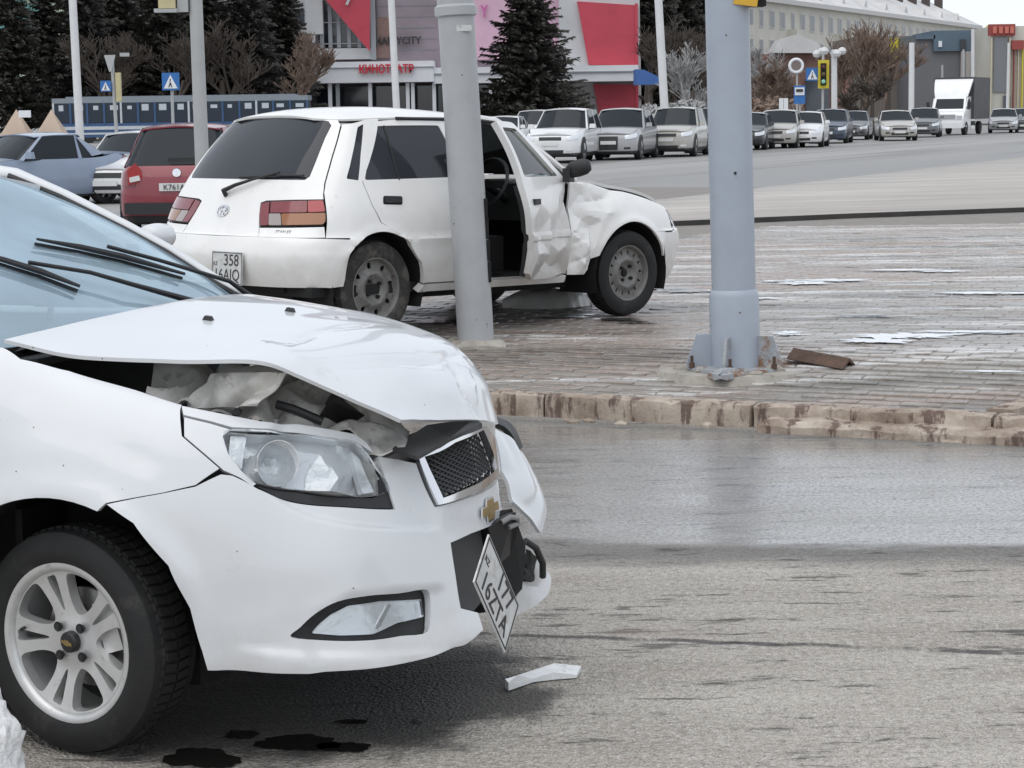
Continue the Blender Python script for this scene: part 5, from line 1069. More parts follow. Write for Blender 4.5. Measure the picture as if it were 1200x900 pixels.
for i in range(len(js) - 1):
    L_ = js[i + 1] - js[i] - 0.014; o = obj('kerb_stone', rough_block(L_, 0.15, 0.20, max(4, int(L_ / .035)), 4, 5, 0.009, i, 0.035 if i > 8 else 0.014), KERB, kr)
    o.location = ((js[i] + js[i + 1]) / 2 - 1.0, 0.075 + rng.uniform(-.006, .006), -0.078 + rng.uniform(-.004, .004)); o.rotation_euler = (rng.uniform(-.02, .02), 0, rng.uniform(-.006, .006))
P1, P2 = onz(1168, 476, 0.14), onz(1262, 447, 0.14); dv = P2 - P1; L_ = float(np.linalg.norm(dv)); o = obj('kerb_stone', rough_block(L_, 0.15, 0.20, 26, 4, 5, 0.007, 21, 0.01), KERB, kr)
o.matrix_local = kr.matrix_world.inverted() if False else (Matrix.Translation(kr.location) @ Matrix.Rotation(-KA, 4, 'Z')).inverted() @ Matrix.Translation(((P1 + P2) / 2 + np.array([0.03, .07, 0])).tolist()[:2] + [-0.078]) @ Matrix.Rotation(math.atan2(dv[1], dv[0]), 4, 'Z')
foot = obj('crumbled_footing', rough_block(1.9, 0.22, 0.075, 56, 6, 3, 0.016, 31, 0.03), KERB); foot.location = (*en(e_of(1120, 514) - 0.02, KT0 - 0.045), -0.012); foot.rotation_euler = (0, 0, -KA); tag(foot, 'crumbled concrete footing at the foot of the broken kerb end', 'footing')
cs = rng
for k in range(14):
    e_ = e_of(640, 492) + cs.random() * 2.6; s_ = cs.uniform(.018, .05); o = obj('rubble_chunk', rough_block(s_ * 1.6, s_, s_ * .6, 3, 3, 2, s_ * .18, 50 + k), KERB); o.location = (*en(e_, KT0 - cs.uniform(.03, .16)), -0.004); o.rotation_euler = (0, 0, cs.random() * 6); tag(o, 'small crumb of broken concrete lying along the kerb foot', 'rubble', 'crumbs of concrete along the kerb foot')

# ------------------------------------------------------------------ puddles, oil, debris
WATER = P_mat('puddle_water', (0.075, 0.074, 0.072), 0.10, spec=0.6, bump=0.03, bscale=9)
OIL = P_mat('oil_stain', (0.012, 0.011, 0.010), 0.22, spec=0.5, bump=0.15, bscale=25)
def blob(name, px_pts, mat, zf, lift, n=60, seed=0, rag=0.22, fq=1.6):
    c_ = np.mean(px_pts, 0); P = catm(px_pts, n=16); V = []
    for i, q in enumerate(P):
        t_ = i / len(P) * 2 * math.pi; k = 1 + rag * noise.noise(Vector((math.cos(t_) * fq, math.sin(t_) * fq, seed * 5.1))) + rag * .35 * noise.noise(Vector((math.cos(t_) * fq * 2.6, math.sin(t_) * fq * 2.6, seed * 2.3))); V.append(zf(*(c_ + (q - c_) * k)) + np.array([0, 0, lift]))
    cen = zf(*c_) + np.array([0, 0, lift]); n_ = len(V); V.append(cen); o = obj(name, mesh(V, [(i, (i + 1) % n_, n_) for i in range(n_)], name, True), mat); o['kind'] = 'structure'; return o
def ell(cx, cy, rx, ry, k=10): return np.array([(cx + rx * math.cos(t), cy + ry * math.sin(t)) for t in np.linspace(0, 2 * math.pi, k, endpoint=False)])
DAMP = P_mat('damp_margin', (0.13, 0.122, 0.112), 0.30, spec=0.6, var=0.3, vscale=6, bump=0.2, bscale=40); WHITEPATCH = P_mat('glossy_white', (0.74, 0.75, 0.77), 0.22, coat=0.6, var=0.12, vscale=9, bump=0.12, bscale=25)
pr = random.Random(17); pud = [(800, 340, 44, 3.4, 1), (950, 331, 70, 2.2, 1), (1030, 397, 95, 4, 1), (1150, 389, 80, 2.2, 1), (925, 391, 30, 2.4, 1), (1150, 345, 70, 1.6, 1), (660, 372, 40, 2, 0), (735, 377, 36, 2.4, 0), (870, 352, 40, 1.6, 1), (1170, 440, 50, 1.5, 1), (520, 378, 36, 3, 0), (1010, 372, 50, 1.4, 0), (640, 352, 26, 2, 1), (1080, 318, 60, 1.3, 1)]
for i, (cx, cy, rx, ry, is_white) in enumerate(pud):
    for k in range(3 if rx > 28 else 2):
        blob('white_patch' if is_white else 'puddle', ell(cx + pr.uniform(-.45, .45) * rx, cy + pr.uniform(-1.0, 1.0) * ry, rx * pr.uniform(.35, .75), ry * pr.uniform(.35, .7)), WHITEPATCH if is_white else WATER, on_plaza, 0.0075 + .0012 * k + .0002 * i, seed=i * 4 + k, rag=0.75, fq=3.2)  # ragged glossy white blobs and darker water puddles on the paving
zr = lambda x, y: onz(x, y, 0.0)
for i, (cx, cy, rx, ry) in enumerate(((352, 872, 48, 9), (404, 877, 30, 6), (236, 890, 42, 12), (282, 862, 20, 5), (490, 846, 7, 2.5), (412, 847, 20, 2.5))): blob('oil_puddle', ell(cx, cy, rx, ry), OIL, zr, 0.004, seed=40 + i, rag=0.35)
SHARD = P_mat('white_shard_plastic', (0.72, 0.73, 0.73), 0.25, coat=0.3, var=0.08, vscale=20, dirt=((.3, .28, .25), 30, .56, .6))
pts = [(592, 808), (606, 797), (622, 790), (650, 787), (676, 785), (681, 788), (676, 796), (650, 798), (625, 801), (605, 808), (596, 811)]
V = []; n_ = len(pts)
for lift in (0.004, 0.011):
    for i, (x, y) in enumerate(pts): V.append(onz(x, y, 0) + np.array([0, 0, lift + (0.012 * math.sin(x * .12) + .008 if lift > .01 else 0)]))
o = obj('plastic_shard', mesh(V, [tuple(range(n_ - 1, -1, -1)), tuple(range(n_, 2 * n_))] + [(i, (i + 1) % n_, n_ + (i + 1) % n_, n_ + i) for i in range(n_)], 'shard'), SHARD); tag(o, 'long white plastic bumper shard lying on the asphalt', 'shard')
SNOW = P_mat('crusted_snow', (0.80, 0.80, 0.80), 0.7, var=0.15, vscale=30, bump=0.8, bscale=60)
bm = bmesh.new(); bmesh.ops.create_icosphere(bm, subdivisions=5, radius=1.0)
for v in bm.verts:
    p = v.co.copy(); k = 1 + .10 * noise.noise(p * 4) + .09 * noise.noise(p * 11) + .05 * abs(noise.noise(p * 24)); v.co = Vector((p.x * .20, p.y * .16, max(p.z, -.3) * .30)) * k
me = bpy.data.meshes.new('snow'); bm.to_mesh(me); bm.free(); me.polygons.foreach_set('use_smooth', [True] * len(me.polygons)); P = onz(-63, 946, 0.0)
o = obj('snow_lump', me, SNOW); o.location = (P[0] - .02, P[1], 0.06); tag(o, 'rough lump of crusted white snow beside the alloy wheel', 'snow')
# rusty plate beside the lamp post, crumpled white panel under the hatchback
RUST = P_mat('rusty_brown_steel', (0.085, 0.050, 0.036), 0.75, var=0.35, vscale=14, dirt=((0.17, 0.085, 0.045), 18, .55, .6), bump=.4, bscale=60)
A, B = on_plaza(928, 428), on_plaza(998, 437); c_ = (A + B) / 2; ang = math.atan2(B[1] - A[1], B[0] - A[0]); L_ = float(np.linalg.norm(B - A))
m = MB(); m.prism([(-.07, 0), (.0, .055), (.075, .012), (.07, .0), (.0, .040), (-.06, -.006)], L_ * .95, Matrix.Rotation(math.radians(90), 4, 'Y') @ Matrix.Rotation(math.radians(90), 4, 'Z'), -L_ * .47)
o = m.build('rusty_angle_iron', RUST); o.location = c_ + np.array([0, 0.05, .016]); o.rotation_euler = (0, math.radians(6), ang); tag(o, 'bent brown rusty piece of angle iron lying beside the post base', 'scrap metal')
gp = []
for x, y0_, y1_ in ((589, 360, 352), (610, 361, 342), (640, 361, 340), (668, 360, 341), (692, 357, 344)):
    A, B = on_plaza(x, y0_ + 1), on_plaza(x + 2, y0_ - 3); gp.append([tuple(A), tuple(A + np.array([0, .05, (y0_ - y1_) / 172 * .8])), tuple(A + np.array([0.02, .22, (y0_ - y1_) / 172])), tuple(A + np.array([0.02, .34, 0.0]))])
SS = Patch(gp, np.eye(4), (0, 14, 0)); SS.flip = 1
if SS.bnormal([[SS.ak[-1] / 2, SS.bk[-1] * .4]])[0][2] < 0: SS.flip = -1
SS.disp.append(lambda ab, p: np.array([0.02 * abs(noise.noise(Vector(q) * 9)) for q in p])); o = panel(SS, 'fallen_sill_panel', full(SS), WHITE2, None, step=0.03, flange=0.01); tag(o, 'crumpled white body panel lying on the paving under the hatchback', 'car panel')

# ------------------------------------------------------------------ the two big posts
GREYP = P_mat('pole_grey_paint', (0.40, 0.41, 0.42), 0.42, var=0.07, vscale=5, dirt=((0.20, 0.17, 0.13), 7, .62, .45), bump=.06, bscale=40, specks=(16, .10, .22, (.10, .075, .06)))
BLUEP = P_mat('pole_blue_grey_paint', (0.36, 0.40, 0.46), 0.38, var=0.06, vscale=4, dirt=((0.26, 0.26, 0.25), 6, .62, .45), bump=.05, bscale=40, specks=(14, .08, .14, (.12, .08, .06)))
RUSTP = P_mat('flaking_rusty_paint', (0.34, 0.36, 0.38), 0.6, var=0.2, vscale=12, dirt=((0.22, 0.11, 0.045), 11, .50, .9), bump=.4, bscale=60)
CONC = P_mat('worn_concrete', (0.36, 0.335, 0.295), 0.85, var=0.25, vscale=10, dirt=((.13, .10, .08), 14, .56, .6), bump=.6, bscale=50)
def lean_pts(bx_, by_, tx, ty, zf=on_plaza, ext=2.6):
    b = zf(bx_, by_); d = ray(tx, ty); t = b[1] / d[1]; p = CAM + d * t; v = (p - b) / (p[2] - b[2]); return b, b + v * (p[2] - b[2] + ext)
b, t = lean_pts(558, 402, 534, 10); r_ = 0.111
e = empty('tram_pole', b, 0, 'leaning light grey steel pole in front of the hatchback, base set in the paving', 'pole'); v = Vector(t - b); at_ = lambda h: v * (h / v.z)
m = MB(); m.tube([at_(-.25), at_(1.65), at_(v.z)], [r_, r_ * .985, r_ * .97], 40); m.build('post', GREYP, e, True)
m = MB(); zc = float((ony(535, 14, b[1]) - b)[2]); m.tube([at_(zc - .03), at_(zc - .02), at_(zc + .03), at_(zc + .045)], [r_ * .98, r_ * 1.14, r_ * 1.14, r_ * .98], 40); m.build('collar', GREYP, e, True)
m = MB(); q = at_(zc - .10); m.box(q + Vector((.045, -r_ * .93, 0)), (.09, .012, .035)); m.build('sticker', PLATE, e)
m = MB()
for h in (.42, .55, .68, .80): m.box(at_(h + .02) + Vector((r_ * .97, -.03, 0)), (.022, .04, .125))
m.build('rubber_strip', INNER, e)
o = obj('mortar_ring', rough_block(.34, .30, .06, 10, 10, 2, .02, 71), CONC, e); o.location = (0, 0, -.035)

b, t = lean_pts(862, 436, 852, 0, ext=3.0); e = empty('traffic_signal_post', b, 0, 'thick blue-grey steel post with rusty gusset plates on a round concrete footing', 'post'); v = Vector(t - b)
sc_ = 1 / (FPX / float(b[1]))
m = MB(); m.tube([at_(.40), at_(v.z)], [0.123, 0.118], 44); m.build('post', BLUEP, e, True)
m = MB(); m.tube([at_(0), at_(.10), at_(.415), at_(.44), at_(.45)], [0.142, 0.140, 0.139, 0.130, 0.122], 44); m.build('sleeve', BLUEP, e, True)
for i, (an, ln, hh, mt) in enumerate(((math.radians(-172), .15, .20, BLUEP), (math.radians(-112), .11, .19, RUSTP), (math.radians(-28), .15, .19, RUSTP), (math.radians(100), .15, .19, BLUEP))):
    m = MB(); m.prism([(0.125, 0.004), (.13 + ln, .004), (.13 + ln, .05), (.13 + ln * .62, hh), (0.125, hh)], .018, Matrix.Rotation(an, 4, 'Z') @ Matrix.Rotation(math.radians(90), 4, 'X'), -.009); m.build('gusset_plate', mt, e)
m = MB(); m.lathe([(0.10, .0), (.27, .0), (.27, .018), (.12, .020)], 40); m.build('base_plate', RUSTP, e)
for k in range(6):
    q = k * math.pi / 3 + .3; m = MB(); m.lathe([(.016, .015), (.016, .045), (.009, .047), (.009, .085), (0, .086)], 8, Matrix.Translation((.265 * math.cos(q), .265 * math.sin(q), 0))); m.build('anchor_bolt', RUST, e)
bm = bmesh.new()
bmesh.ops.create_cone(bm, cap_ends=True, segments=48, radius1=.46, radius2=.43, depth=.06); bmesh.ops.subdivide_edges(bm, edges=bm.edges[:], cuts=1)
for vv in bm.verts: vv.co += Vector((noise.noise(vv.co * 5), noise.noise(vv.co * 5 + Vector((3, 0, 0))), .3 * noise.noise(vv.co * 9))) * .025
me = bpy.data.meshes.new('ftg'); bm.to_mesh(me); bm.free(); o = obj('footing', me, CONC, e); o.location = (0, .05, -.03)
for k in range(9):
    q = k * .7 + .2; sz_ = rng.uniform(.05, .12); o = obj('base_rubble', rough_block(sz_ * 1.5, sz_, sz_ * .45, 4, 4, 2, sz_ * .16, 90 + k), CONC if k % 3 else RUSTP, e); o.location = (rng.uniform(.20, .36) * math.cos(q), rng.uniform(.20, .36) * math.sin(q), -.004); o.rotation_euler = (0, 0, q * 3)
YEL = P_mat('signal_yellow', (0.62, 0.36, 0.03), 0.45, var=.1); zt = float((ony(880, 10, b[1]) - b)[2]); q = at_(zt)
m = MB(); m.box(q + Vector((.115, -.10, .26)), (.13, .05, .50), Matrix.Rotation(.12, 3, 'Y')); sg = m.build('signal_backplate', YEL, e); m = MB(); m.box(q + Vector((.155, -.0, .24)), (.10, .16, .46)); m.build('signal_housing', INNER, e)
m = MB(); m.tube([at_(1.10) + Vector((.01, -.121, 0)), at_(1.10) + Vector((.01, -.127, 0))], .008, 8); m.build('bolt', INNER, e)
# ------------------------------------------------------------------ raised pavement beyond the plaza
s_ = NB('pale_pavement'); q1 = s_.noise(1.2, 6, .65, s_.vec(.2, 1, 1, .3)); q2 = s_.noise(20, 5, .7); s_.col(s_.mix(s_.math('MULTIPLY', q2, .5), s_.mix(s_.ramp(q1, .35, .68), (.44, .41, .375), (.54, .51, .475)), (.22, .205, .19))); s_.rough(s_.ramp(q1, .5, .7, .8, .5)); PALE = s_.m
def pz(x, y): return onz(x, y, 0.283)
near_e = [pz(x, y) for x, y in ((420, 270), (520, 267), (600, 265), (790, 259), (1000, 250), (1200, 243), (1500, 231))]
far_e = [pz(x, y) for x, y in ((440, 262), (520, 250), (600, 242), (780, 233), (1000, 207), (1200, 184), (1500, 158))]
rows = [[tuple(p) for p in near_e], [tuple(p) for p in far_e]]
low = [[(p[0], p[1] + .0, -.1) for p in near_e]] + rows + [[(p[0], p[1] + .02, -.1) for p in far_e]]
pv = sheet('pavement', PALE, low)
DKK = P_mat('dark_kerb_face', (.035, .032, .030), .6, var=.3, vscale=3)  # near-black colour of the strip along the pavement's near edge
V = [(p[0], p[1] - .06, .15) for p in near_e] + [(p[0], p[1] - .06, .285) for p in near_e] + [(p[0], p[1] + .0, .285) for p in near_e]; n_ = len(near_e)
o = obj('pavement_kerb', mesh(V, [(i, i + 1, n_ + i + 1, n_ + i) for i in range(n_ - 1)] + [(n_ + i, n_ + i + 1, 2 * n_ + i + 1, 2 * n_ + i) for i in range(n_ - 1)], 'k'), DKK); o['kind'] = 'structure'
# ------------------------------------------------------------------ background traffic
TYRE_S = P_mat('small_tyre', (0.02, 0.02, 0.02), 0.8); RIM_S = P_mat('small_rim', (0.35, 0.35, 0.36), 0.4, metal=.5)
GLS = P_mat('car_glass', (0.016, 0.021, 0.026), 0.05, spec=0.22); LAMP_S = P_mat('car_lamp', (0.75, 0.77, 0.80), 0.15, metal=.3, coat=1); TRIM_S = P_mat('car_trim', (0.025, 0.025, 0.027), 0.5); PLT_S = P_mat('car_plate', (0.7, 0.7, 0.68), 0.5)
def paint(nm, c): return P_mat('paint_' + nm, c, 0.30, coat=0.6, var=0.06, vscale=2.5, dirt=((0.22, 0.2, 0.18), 5, .62, .35))
KIND = {  # length, half width, height, belt, hood front, cowl height, cowl u, roof front u, roof rear u, rear glass base u, deck height (None = hatch), wheel radius
    'redx': (4.35, .90, 1.62, 1.00, .88, 1.06, .82, .15, -1.55, -1.98, None, .34), 'suv': (4.5, .90, 1.68, 1.02, .88, 1.06, .82, .15, -1.75, -2.10, None, .36), 'crossover': (4.65, .92, 1.66, 1.02, .86, 1.04, .85, .10, -1.65, -2.12, None, .37),
    'sedan': (4.5, .87, 1.45, .93, .72, .96, .85, .15, -.95, -1.55, 1.02, .315), 'hatch': (4.1, .85, 1.46, .93, .74, .97, .80, .10, -1.30, -1.85, None, .30), 'mpv': (4.3, .87, 1.55, .95, .78, 1.0, .95, .20, -1.6, -1.95, None, .31)}
def tubes_mesh(*a, **k): m = MB(); m.tube(*a, **k); return m
def gen_car(name, kind, mat, loc, head, label, cat='car', group=None, front='grille', dark_lower=False):
    L, b, H, belt, hf, hc, uc, rf_, rr_, ug, deck, wr = KIND[kind]; l = L / 2
    r = empty(name, loc, math.radians(head), label, cat, group)
    hR = deck if deck else belt + .02; wb = .22
    C_ = [(l, 0, hf - .02, .12), (l - .03, .5, hf - .02, .12), (l - .12, .80, hf, .13), (l - .38, .95, hf + .04, .12), (l - .8, 1.0, (hf + hc) / 2 + .03, .09), (uc, 1.0, hc - .03, .07), (.2, 1.0, belt, .06), (-.7, 1.0, belt, .06), (-l + .9, 1.0, belt + .02, .07), (-l + .42, .97, hR, .09), (-l + .14, .85, hR, .10), (-l + .03, .5, hR, .11), (-l, 0, hR, .11)]
    def ring(u, v, wt, ins):
        v = v * b; n = np.array([0.0, 1.0]) if abs(u) < l - .5 else np.array([np.sign(u) * max(0.0, 1 - v / b + .25), v / b]); n = n / max(np.linalg.norm(n), 1e-6); out = []
        for t, k in ((0, .055), (.10, .01), (.3, .0), (.55, 0), (.75, .018), (.9, .4 * ins), (1, ins)): out.append((u - n[0] * k, v - n[1] * k, wb + (wt - wb) * t))
        return out
    R_ = [ring(*c) for c in C_]; L_ = [[(u, -v, w_) for u, v, w_ in c] for c in R_[-2:0:-1]]; ringc = R_ + L_ + [R_[0]]
    S = Patch(ringc, np.eye(4), (0, 0, .5)); holes = []
    body = panel(S, 'body', full(S), mat, r, step=0.12, flange=0.0, sharp=60)
    hoodP = []
    for u, w_ in ((l - .10, hf + .01), (l - .45, hf + .07), (l - .85, (hf + hc) / 2 + .08), (uc - .05, hc + .02)):
        hv = b * np.interp(u, [l - .85, l - .1], [.90, .70]); hoodP.append([(u + .03 * (1 - q * q), q * hv, w_ - .035 * q * q) for q in (-1, -.6, 0, .6, 1)])
    hs_ = Patch(hoodP, np.eye(4), (0, 0, 0)); panel(hs_, 'hood', full(hs_), mat, r, step=.15, flange=.03)
    if deck:
        dk = Patch([[(u, q * b * .88, deck + .03 - .03 * q * q) for q in (-1, 0, 1)] for u in (ug + .1, ug - .25, -l + .10)], np.eye(4), (-l, 0, 0)); panel(dk, 'boot_lid', full(dk), mat, r, step=.2, flange=.03)
    bb = b * .93; gb = [(uc + .02, 0, hc), (uc - .02, .5 * bb, hc - .005), (uc - .18, bb, hc - .05), (.1, bb, belt - .01), (-.8, bb, belt), (ug + .25, bb * .98, hR - .03), (ug + .03, .85 * bb, hR), (ug, .45 * bb, hR), (ug, 0, hR)]
    tb = b * (.66 if kind == 'redx' else .74); gt = [(rf_, 0, H - .04), (rf_ - .02, .5 * tb, H - .045), (rf_ - .12, tb, H - .075), (-.3, tb * 1.02, H - .06), (-.8, tb * 1.02, H - .06), (rr_ + .15, tb, H - .07), (rr_, .85 * tb, H - .075), (rr_ - .02, .45 * tb, H - .065), (rr_ - .02, 0, H - .06)]
    mm = lambda q: [(u, -v, w_) for u, v, w_ in q[-2:0:-1]]; GB, GT = np.array(gb + mm(gb) + [gb[0]]), np.array(gt + mm(gt) + [gt[0]])
    G = Patch(np.stack([GB + (GT - GB) * t for t in (0, .5, 1)], 1), np.eye(4), (-.6, 0, .9)); panel(G, 'windows', full(G), GLS, r, step=.15, flange=0)
    ak = G.ak; nA = len(gb)
    def pillar(i, w0, w1): panel(G, 'pillar', [(ak[i] - w0, 0), (ak[i] + w0, 0), (ak[i] + w1, G.bk[-1]), (ak[i] - w1, G.bk[-1])], mat, r, step=.15, flange=.01, off=.008)
    for i in (2, len(GB) - 3): pillar(i, .05, .035)
    for i in (4, len(GB) - 5): pillar(i, .03, .03)
    for i in (5, len(GB) - 6): pillar(i, .10, .08)
    rp = [[(u, q * v, w_ - .05 * abs(q) ** 2.2) for q in (-1, -.7, 0, .7, 1)] for u, v, w_ in ((rf_ + .02, tb * .95, H - .03), (rf_ - .4, tb * 1.02, H), (-.9, tb * 1.02, H), (rr_ - .04, tb * .95, H - .04))]; RP = Patch(rp, np.eye(4), (-.6, 0, 1)); panel(RP, 'roof', full(RP), mat, r, step=.15, flange=.02)
    f0 = S.ak[2]; z = lambda w_: S.bk[-1] * (w_ - wb) / (hf - wb)
    tot = S.ak[-1]
    hl_ = [(S.ak[2] - .22, z(hf - .20)), (S.ak[3] - .02, z(hf - .17)), (S.ak[3] + .10, z(hf - .06)), (S.ak[2] - .20, z(hf - .075))]
    fl_ = lambda q: [(tot - x, y) for x, y in q]
    for q in (hl_, fl_(hl_)): panel(S, 'headlight', rounded(q, .03), LAMP_S, r, step=.08, flange=.02, off=.012)
    fog = [(S.ak[2] - .25, z(.42)), (S.ak[2] - .05, z(.42)), (S.ak[2] - .05, z(.36)), (S.ak[2] - .25, z(.36))]
    for q in (fog, fl_(fog)): panel(S, 'fog_lamp', rounded(q, .02), LAMP_S if kind == 'suv' else TRIM_S, r, step=.08, flange=.02, off=.01)
    gw = .34 * b / .87
    for sgn_ in (0,):
        def both(nm, w0, w1, a1, mt, off):
            V = []
            for half in (0, 1):
                q = [(0.0, z(w0)), (a1, z(w0)), (a1 * 1.05, z(w1)), (0.0, z(w1))]; q = q if half == 0 else fl_(q); panel(S, nm, q, mt, r, step=.08, flange=.02, off=off)
        if front == 'spindle': both('grille', .34, hf - .10, .30, TRIM_S, .010)
        else: both('grille', hf - .19, hf - .09, gw, TRIM_S, .010); both('lower_intake', .30, .40, gw * 1.15, TRIM_S, .010)
    m = MB(); m.box((l + .015, 0, hf - .30), (.02, .50, .11)); m.build('number_plate', PLT_S, r); m = MB(); m.box((-l - .02, 0, hR - .30), (.02, .50, .11)); m.build('number_plate', PLT_S, r)
    zr_ = lambda w_: S.bk[-1] * (w_ - wb) / (hR - wb)
    rl = [(S.ak[10] - .16, zr_(hR - .30)), (S.ak[10] + .18, zr_(hR - .30)), (S.ak[10] + .14, zr_(hR - .10)), (S.ak[10] - .20, zr_(hR - .10))]
    for q in (rl, fl_(rl)): panel(S, 'tail_lamp', rounded(q, .03), RED_L, r, step=.08, flange=.02, off=.012)
    ax = (l - .85, -l + .85)
    for u in ax:
        for s_ in (-1, 1):
            Mw = Matrix.Translation((u, s_ * (b - .10), wr)) @ Matrix.Rotation(math.radians(-90 * s_), 4, 'X')
            m = MB(); m.lathe([(wr * .62, -.09), (wr * .95, -.10), (wr, -.06), (wr, .07), (wr * .95, .105), (wr * .66, .11), (wr * .62, .08)], 26, None, True); wo = m.build('wheel', TYRE_S, r, True, 40); wo.matrix_local = Mw
            m = MB()
            for k in range(6):
                q = k * math.pi / 3; m.box((wr * .33 * math.cos(q), wr * .33 * math.sin(q), .085), (wr * .58, wr * .16, .02), Matrix.Rotation(q, 3, 'Z'))
            m.lathe([(wr * .58, .06), (wr * .63, .09), (wr * .66, .09)], 24); m.lathe([(0, .10), (wr * .14, .095)], 12); m.build('rim', RIM_S, wo)
            m = MB(); m.lathe([(0, .02), (wr * .62, .02)], 20); m.build('brake', TRIM_S, wo)
            ar = MB(); ar.lathe([(wr * 1.14, -.02), (wr * 1.14, .012)], 26, Matrix.Translation((u, s_ * (b - .004), wr + .02)) @ Matrix.Rotation(math.radians(-90 * s_), 4, 'X'))
            ar.v = ar.v; pts = [(wr * 1.13 * math.cos(q), wr * 1.13 * math.sin(q)) for q in np.linspace(0, 2 * math.pi, 26, endpoint=False)]
            a2 = MB(); a2.prism([(x, max(y, -.10)) for x, y in pts], .02, Matrix.Translation((u, s_ * (b + (-.008 if s_ > 0 else .008)) + (0 if s_ > 0 else -.0), wr + .02)) @ Matrix.Rotation(math.radians(90), 4, 'X'), -.01); a2.build('wheel_arch', TRIM_S, r)
    for s_ in (-1, 1): m = MB(); m.box((uc - .28, s_ * (b + .09), belt + .09), (.10, .20, .13), None, (.7, .8)); m.build('wing_mirror', mat, r)
    m = MB(); m.box((0, 0, .27), (L - .9, 2 * b - .25, .20)); m.build('underbody', TRIM_S, r)
    if dark_lower: panel(S, 'bumper_trim', [(0, 0), (tot, 0), (tot, S.bk[1] * 1.1), (0, S.bk[1] * 1.1)], TRIM_S, r, step=.15, flange=.01, off=.006)
    return r
def car_at(px_, py_, off_z=.10): p = onz(px_, py_, off_z); return (float(p[0]), float(p[1]), off_z)
WHT, SIL, GRY, DBL, BEI, RED_, BLG = paint('white', (.74, .74, .74)), paint('silver', (.36, .36, .365)), paint('dark_grey', (.13, .135, .145)), paint('dark_blue', (.035, .05, .085)), paint('beige', (.42, .405, .37)), paint('red', (.24, .028, .042)), paint('blue_grey', (.22, .27, .36))
BLK = paint('black', (.02, .02, .023))
HT = -104.0           # queue of traffic faces the square
# (rows: name, kind, paint, contact pixel, heading, label, front style)
row = [('sport_utility_car', 'suv', WHT, (663, 189), HT, 'white sport utility car beside the grey one with the big dark grille', 'grille'), ('crossover_car', 'crossover', SIL, (729, 186), HT, 'silver crossover with a tall black spindle grille', 'spindle'), ('sport_utility_car', 'suv', BEI, (793, 182.5), HT, 'pale beige boxy sport utility car behind the silver crossover', 'grille'), ('saloon_car', 'crossover', GRY, (838, 178), HT, 'dark grey saloon mostly hidden by the thick blue-grey post', 'grille'), ('saloon_car', 'hatch', BLK, (878, 175), HT, 'grey saloon half hidden behind the thick blue-grey post', 'grille'), ('compact_car', 'mpv', BEI, (914, 173), HT, 'beige compact car in the queue near the bus stop sign', 'grille'), ('small_car', 'hatch', WHT, (944, 172), HT, 'small white hatchback between the beige and the dark blue car', 'grille'), ('saloon_car', 'mpv', DBL, (974, 167.5), HT, 'dark blue car in the queue below the traffic light', 'grille'), ('saloon_car', 'sedan', GRY, (1000, 163.5), HT, 'dark grey saloon behind the dark blue car', 'grille'),
       ('family_car', 'sedan', BEI, (1049, 164.5), -95, 'pale car driving alone in the open lane ahead of the truck', 'grille'), ('estate_car', 'mpv', GRY, (1083, 160.5), HT, 'grey car following the pale one beside the truck', 'grille'), ('saloon_car', 'sedan', SIL, (1176, 155.5), HT, 'silver saloon just behind the box truck', 'grille'), ('saloon_car', 'sedan', GRY, (1200, 155), HT, 'dark saloon last in line behind the truck', 'grille'),
       ('parked_car', 'suv', WHT, (628, 176), HT, 'white car behind the white sport utility car, only its roof showing', 'grille'), ('parked_car', 'sedan', WHT, (590, 178), HT, 'white saloon glimpsed through the open door window', 'grille')]
for nm, kd, pt, q, hd, lb, fr in row: gen_car(nm, kd, pt, car_at(*q), hd, lb, 'car', 'traffic queued beyond the plaza', fr, kd in ('suv', 'crossover'))
# left of the hatchback
def depth_at(px_, Y, z=-.08): p = ony(px_, 150, Y); return (float(p[0]), float(Y), z)
rs = gen_car('red_crossover', 'redx', RED_, depth_at(229, 31.5), 91, 'dark red crossover seen from behind, beside the hatchback', 'car', None, 'grille', True)
gen_car('white_saloon', 'sedan', WHT, depth_at(160, 43.5), -97, 'white saloon facing the street beside the red crossover', 'car')
gen_car('blue_grey_saloon', 'sedan', BLG, depth_at(24, 41.0), -128, 'blue-grey saloon parked at an angle beside the white saloon', 'car')
m = MB(); m.box((-2.02, -.1, 1.10), (.04, .46, .06)); m.build('rear_wiper', TRIM_S, rs)
for s_ in (-1, 1):
    m = MB(); m.prism([(.48, .80), (.70, .75), (.71, .96), (.60, 1.06), (.52, .98)], .10, Matrix.Translation((-2.035, 0, 0)) @ Matrix(((0, 0, -1, 0), (s_, 0, 0, 0), (0, 1, 0, 0), (0, 0, 0, 1))), -.02); m.build('tail_lamp', REDB_L, rs)
    m = MB(); m.prism([(.52, .82), (.67, .79), (.68, .86), (.54, .89)], .02, Matrix.Translation((-2.138, 0, 0)) @ Matrix(((0, 0, -1, 0), (s_, 0, 0, 0), (0, 1, 0, 0), (0, 0, 0, 1))), -.01); m.build('reverse_lamp', PLT_S, rs)
m = MB(); m.box((-2.10, 0, .42), (.25, 1.5, .16)); m.build('bumper_trim', TRIM_S, rs)
m = MB(); m.lathe([(0, .02), (.06, .015), (.065, 0)], 16, frame((-2.15, 0, .92), (0, -1, 0), (-1, 0, .1))); m.build('emblem', CHROME, rs, True)
t = obj('plate_lettering', text_mesh('K761AA', .11, depth=.002), INK, rs); at(t, frame((-2.212, 0, .715), (0, -1, 0), (-1, 0, 0)))
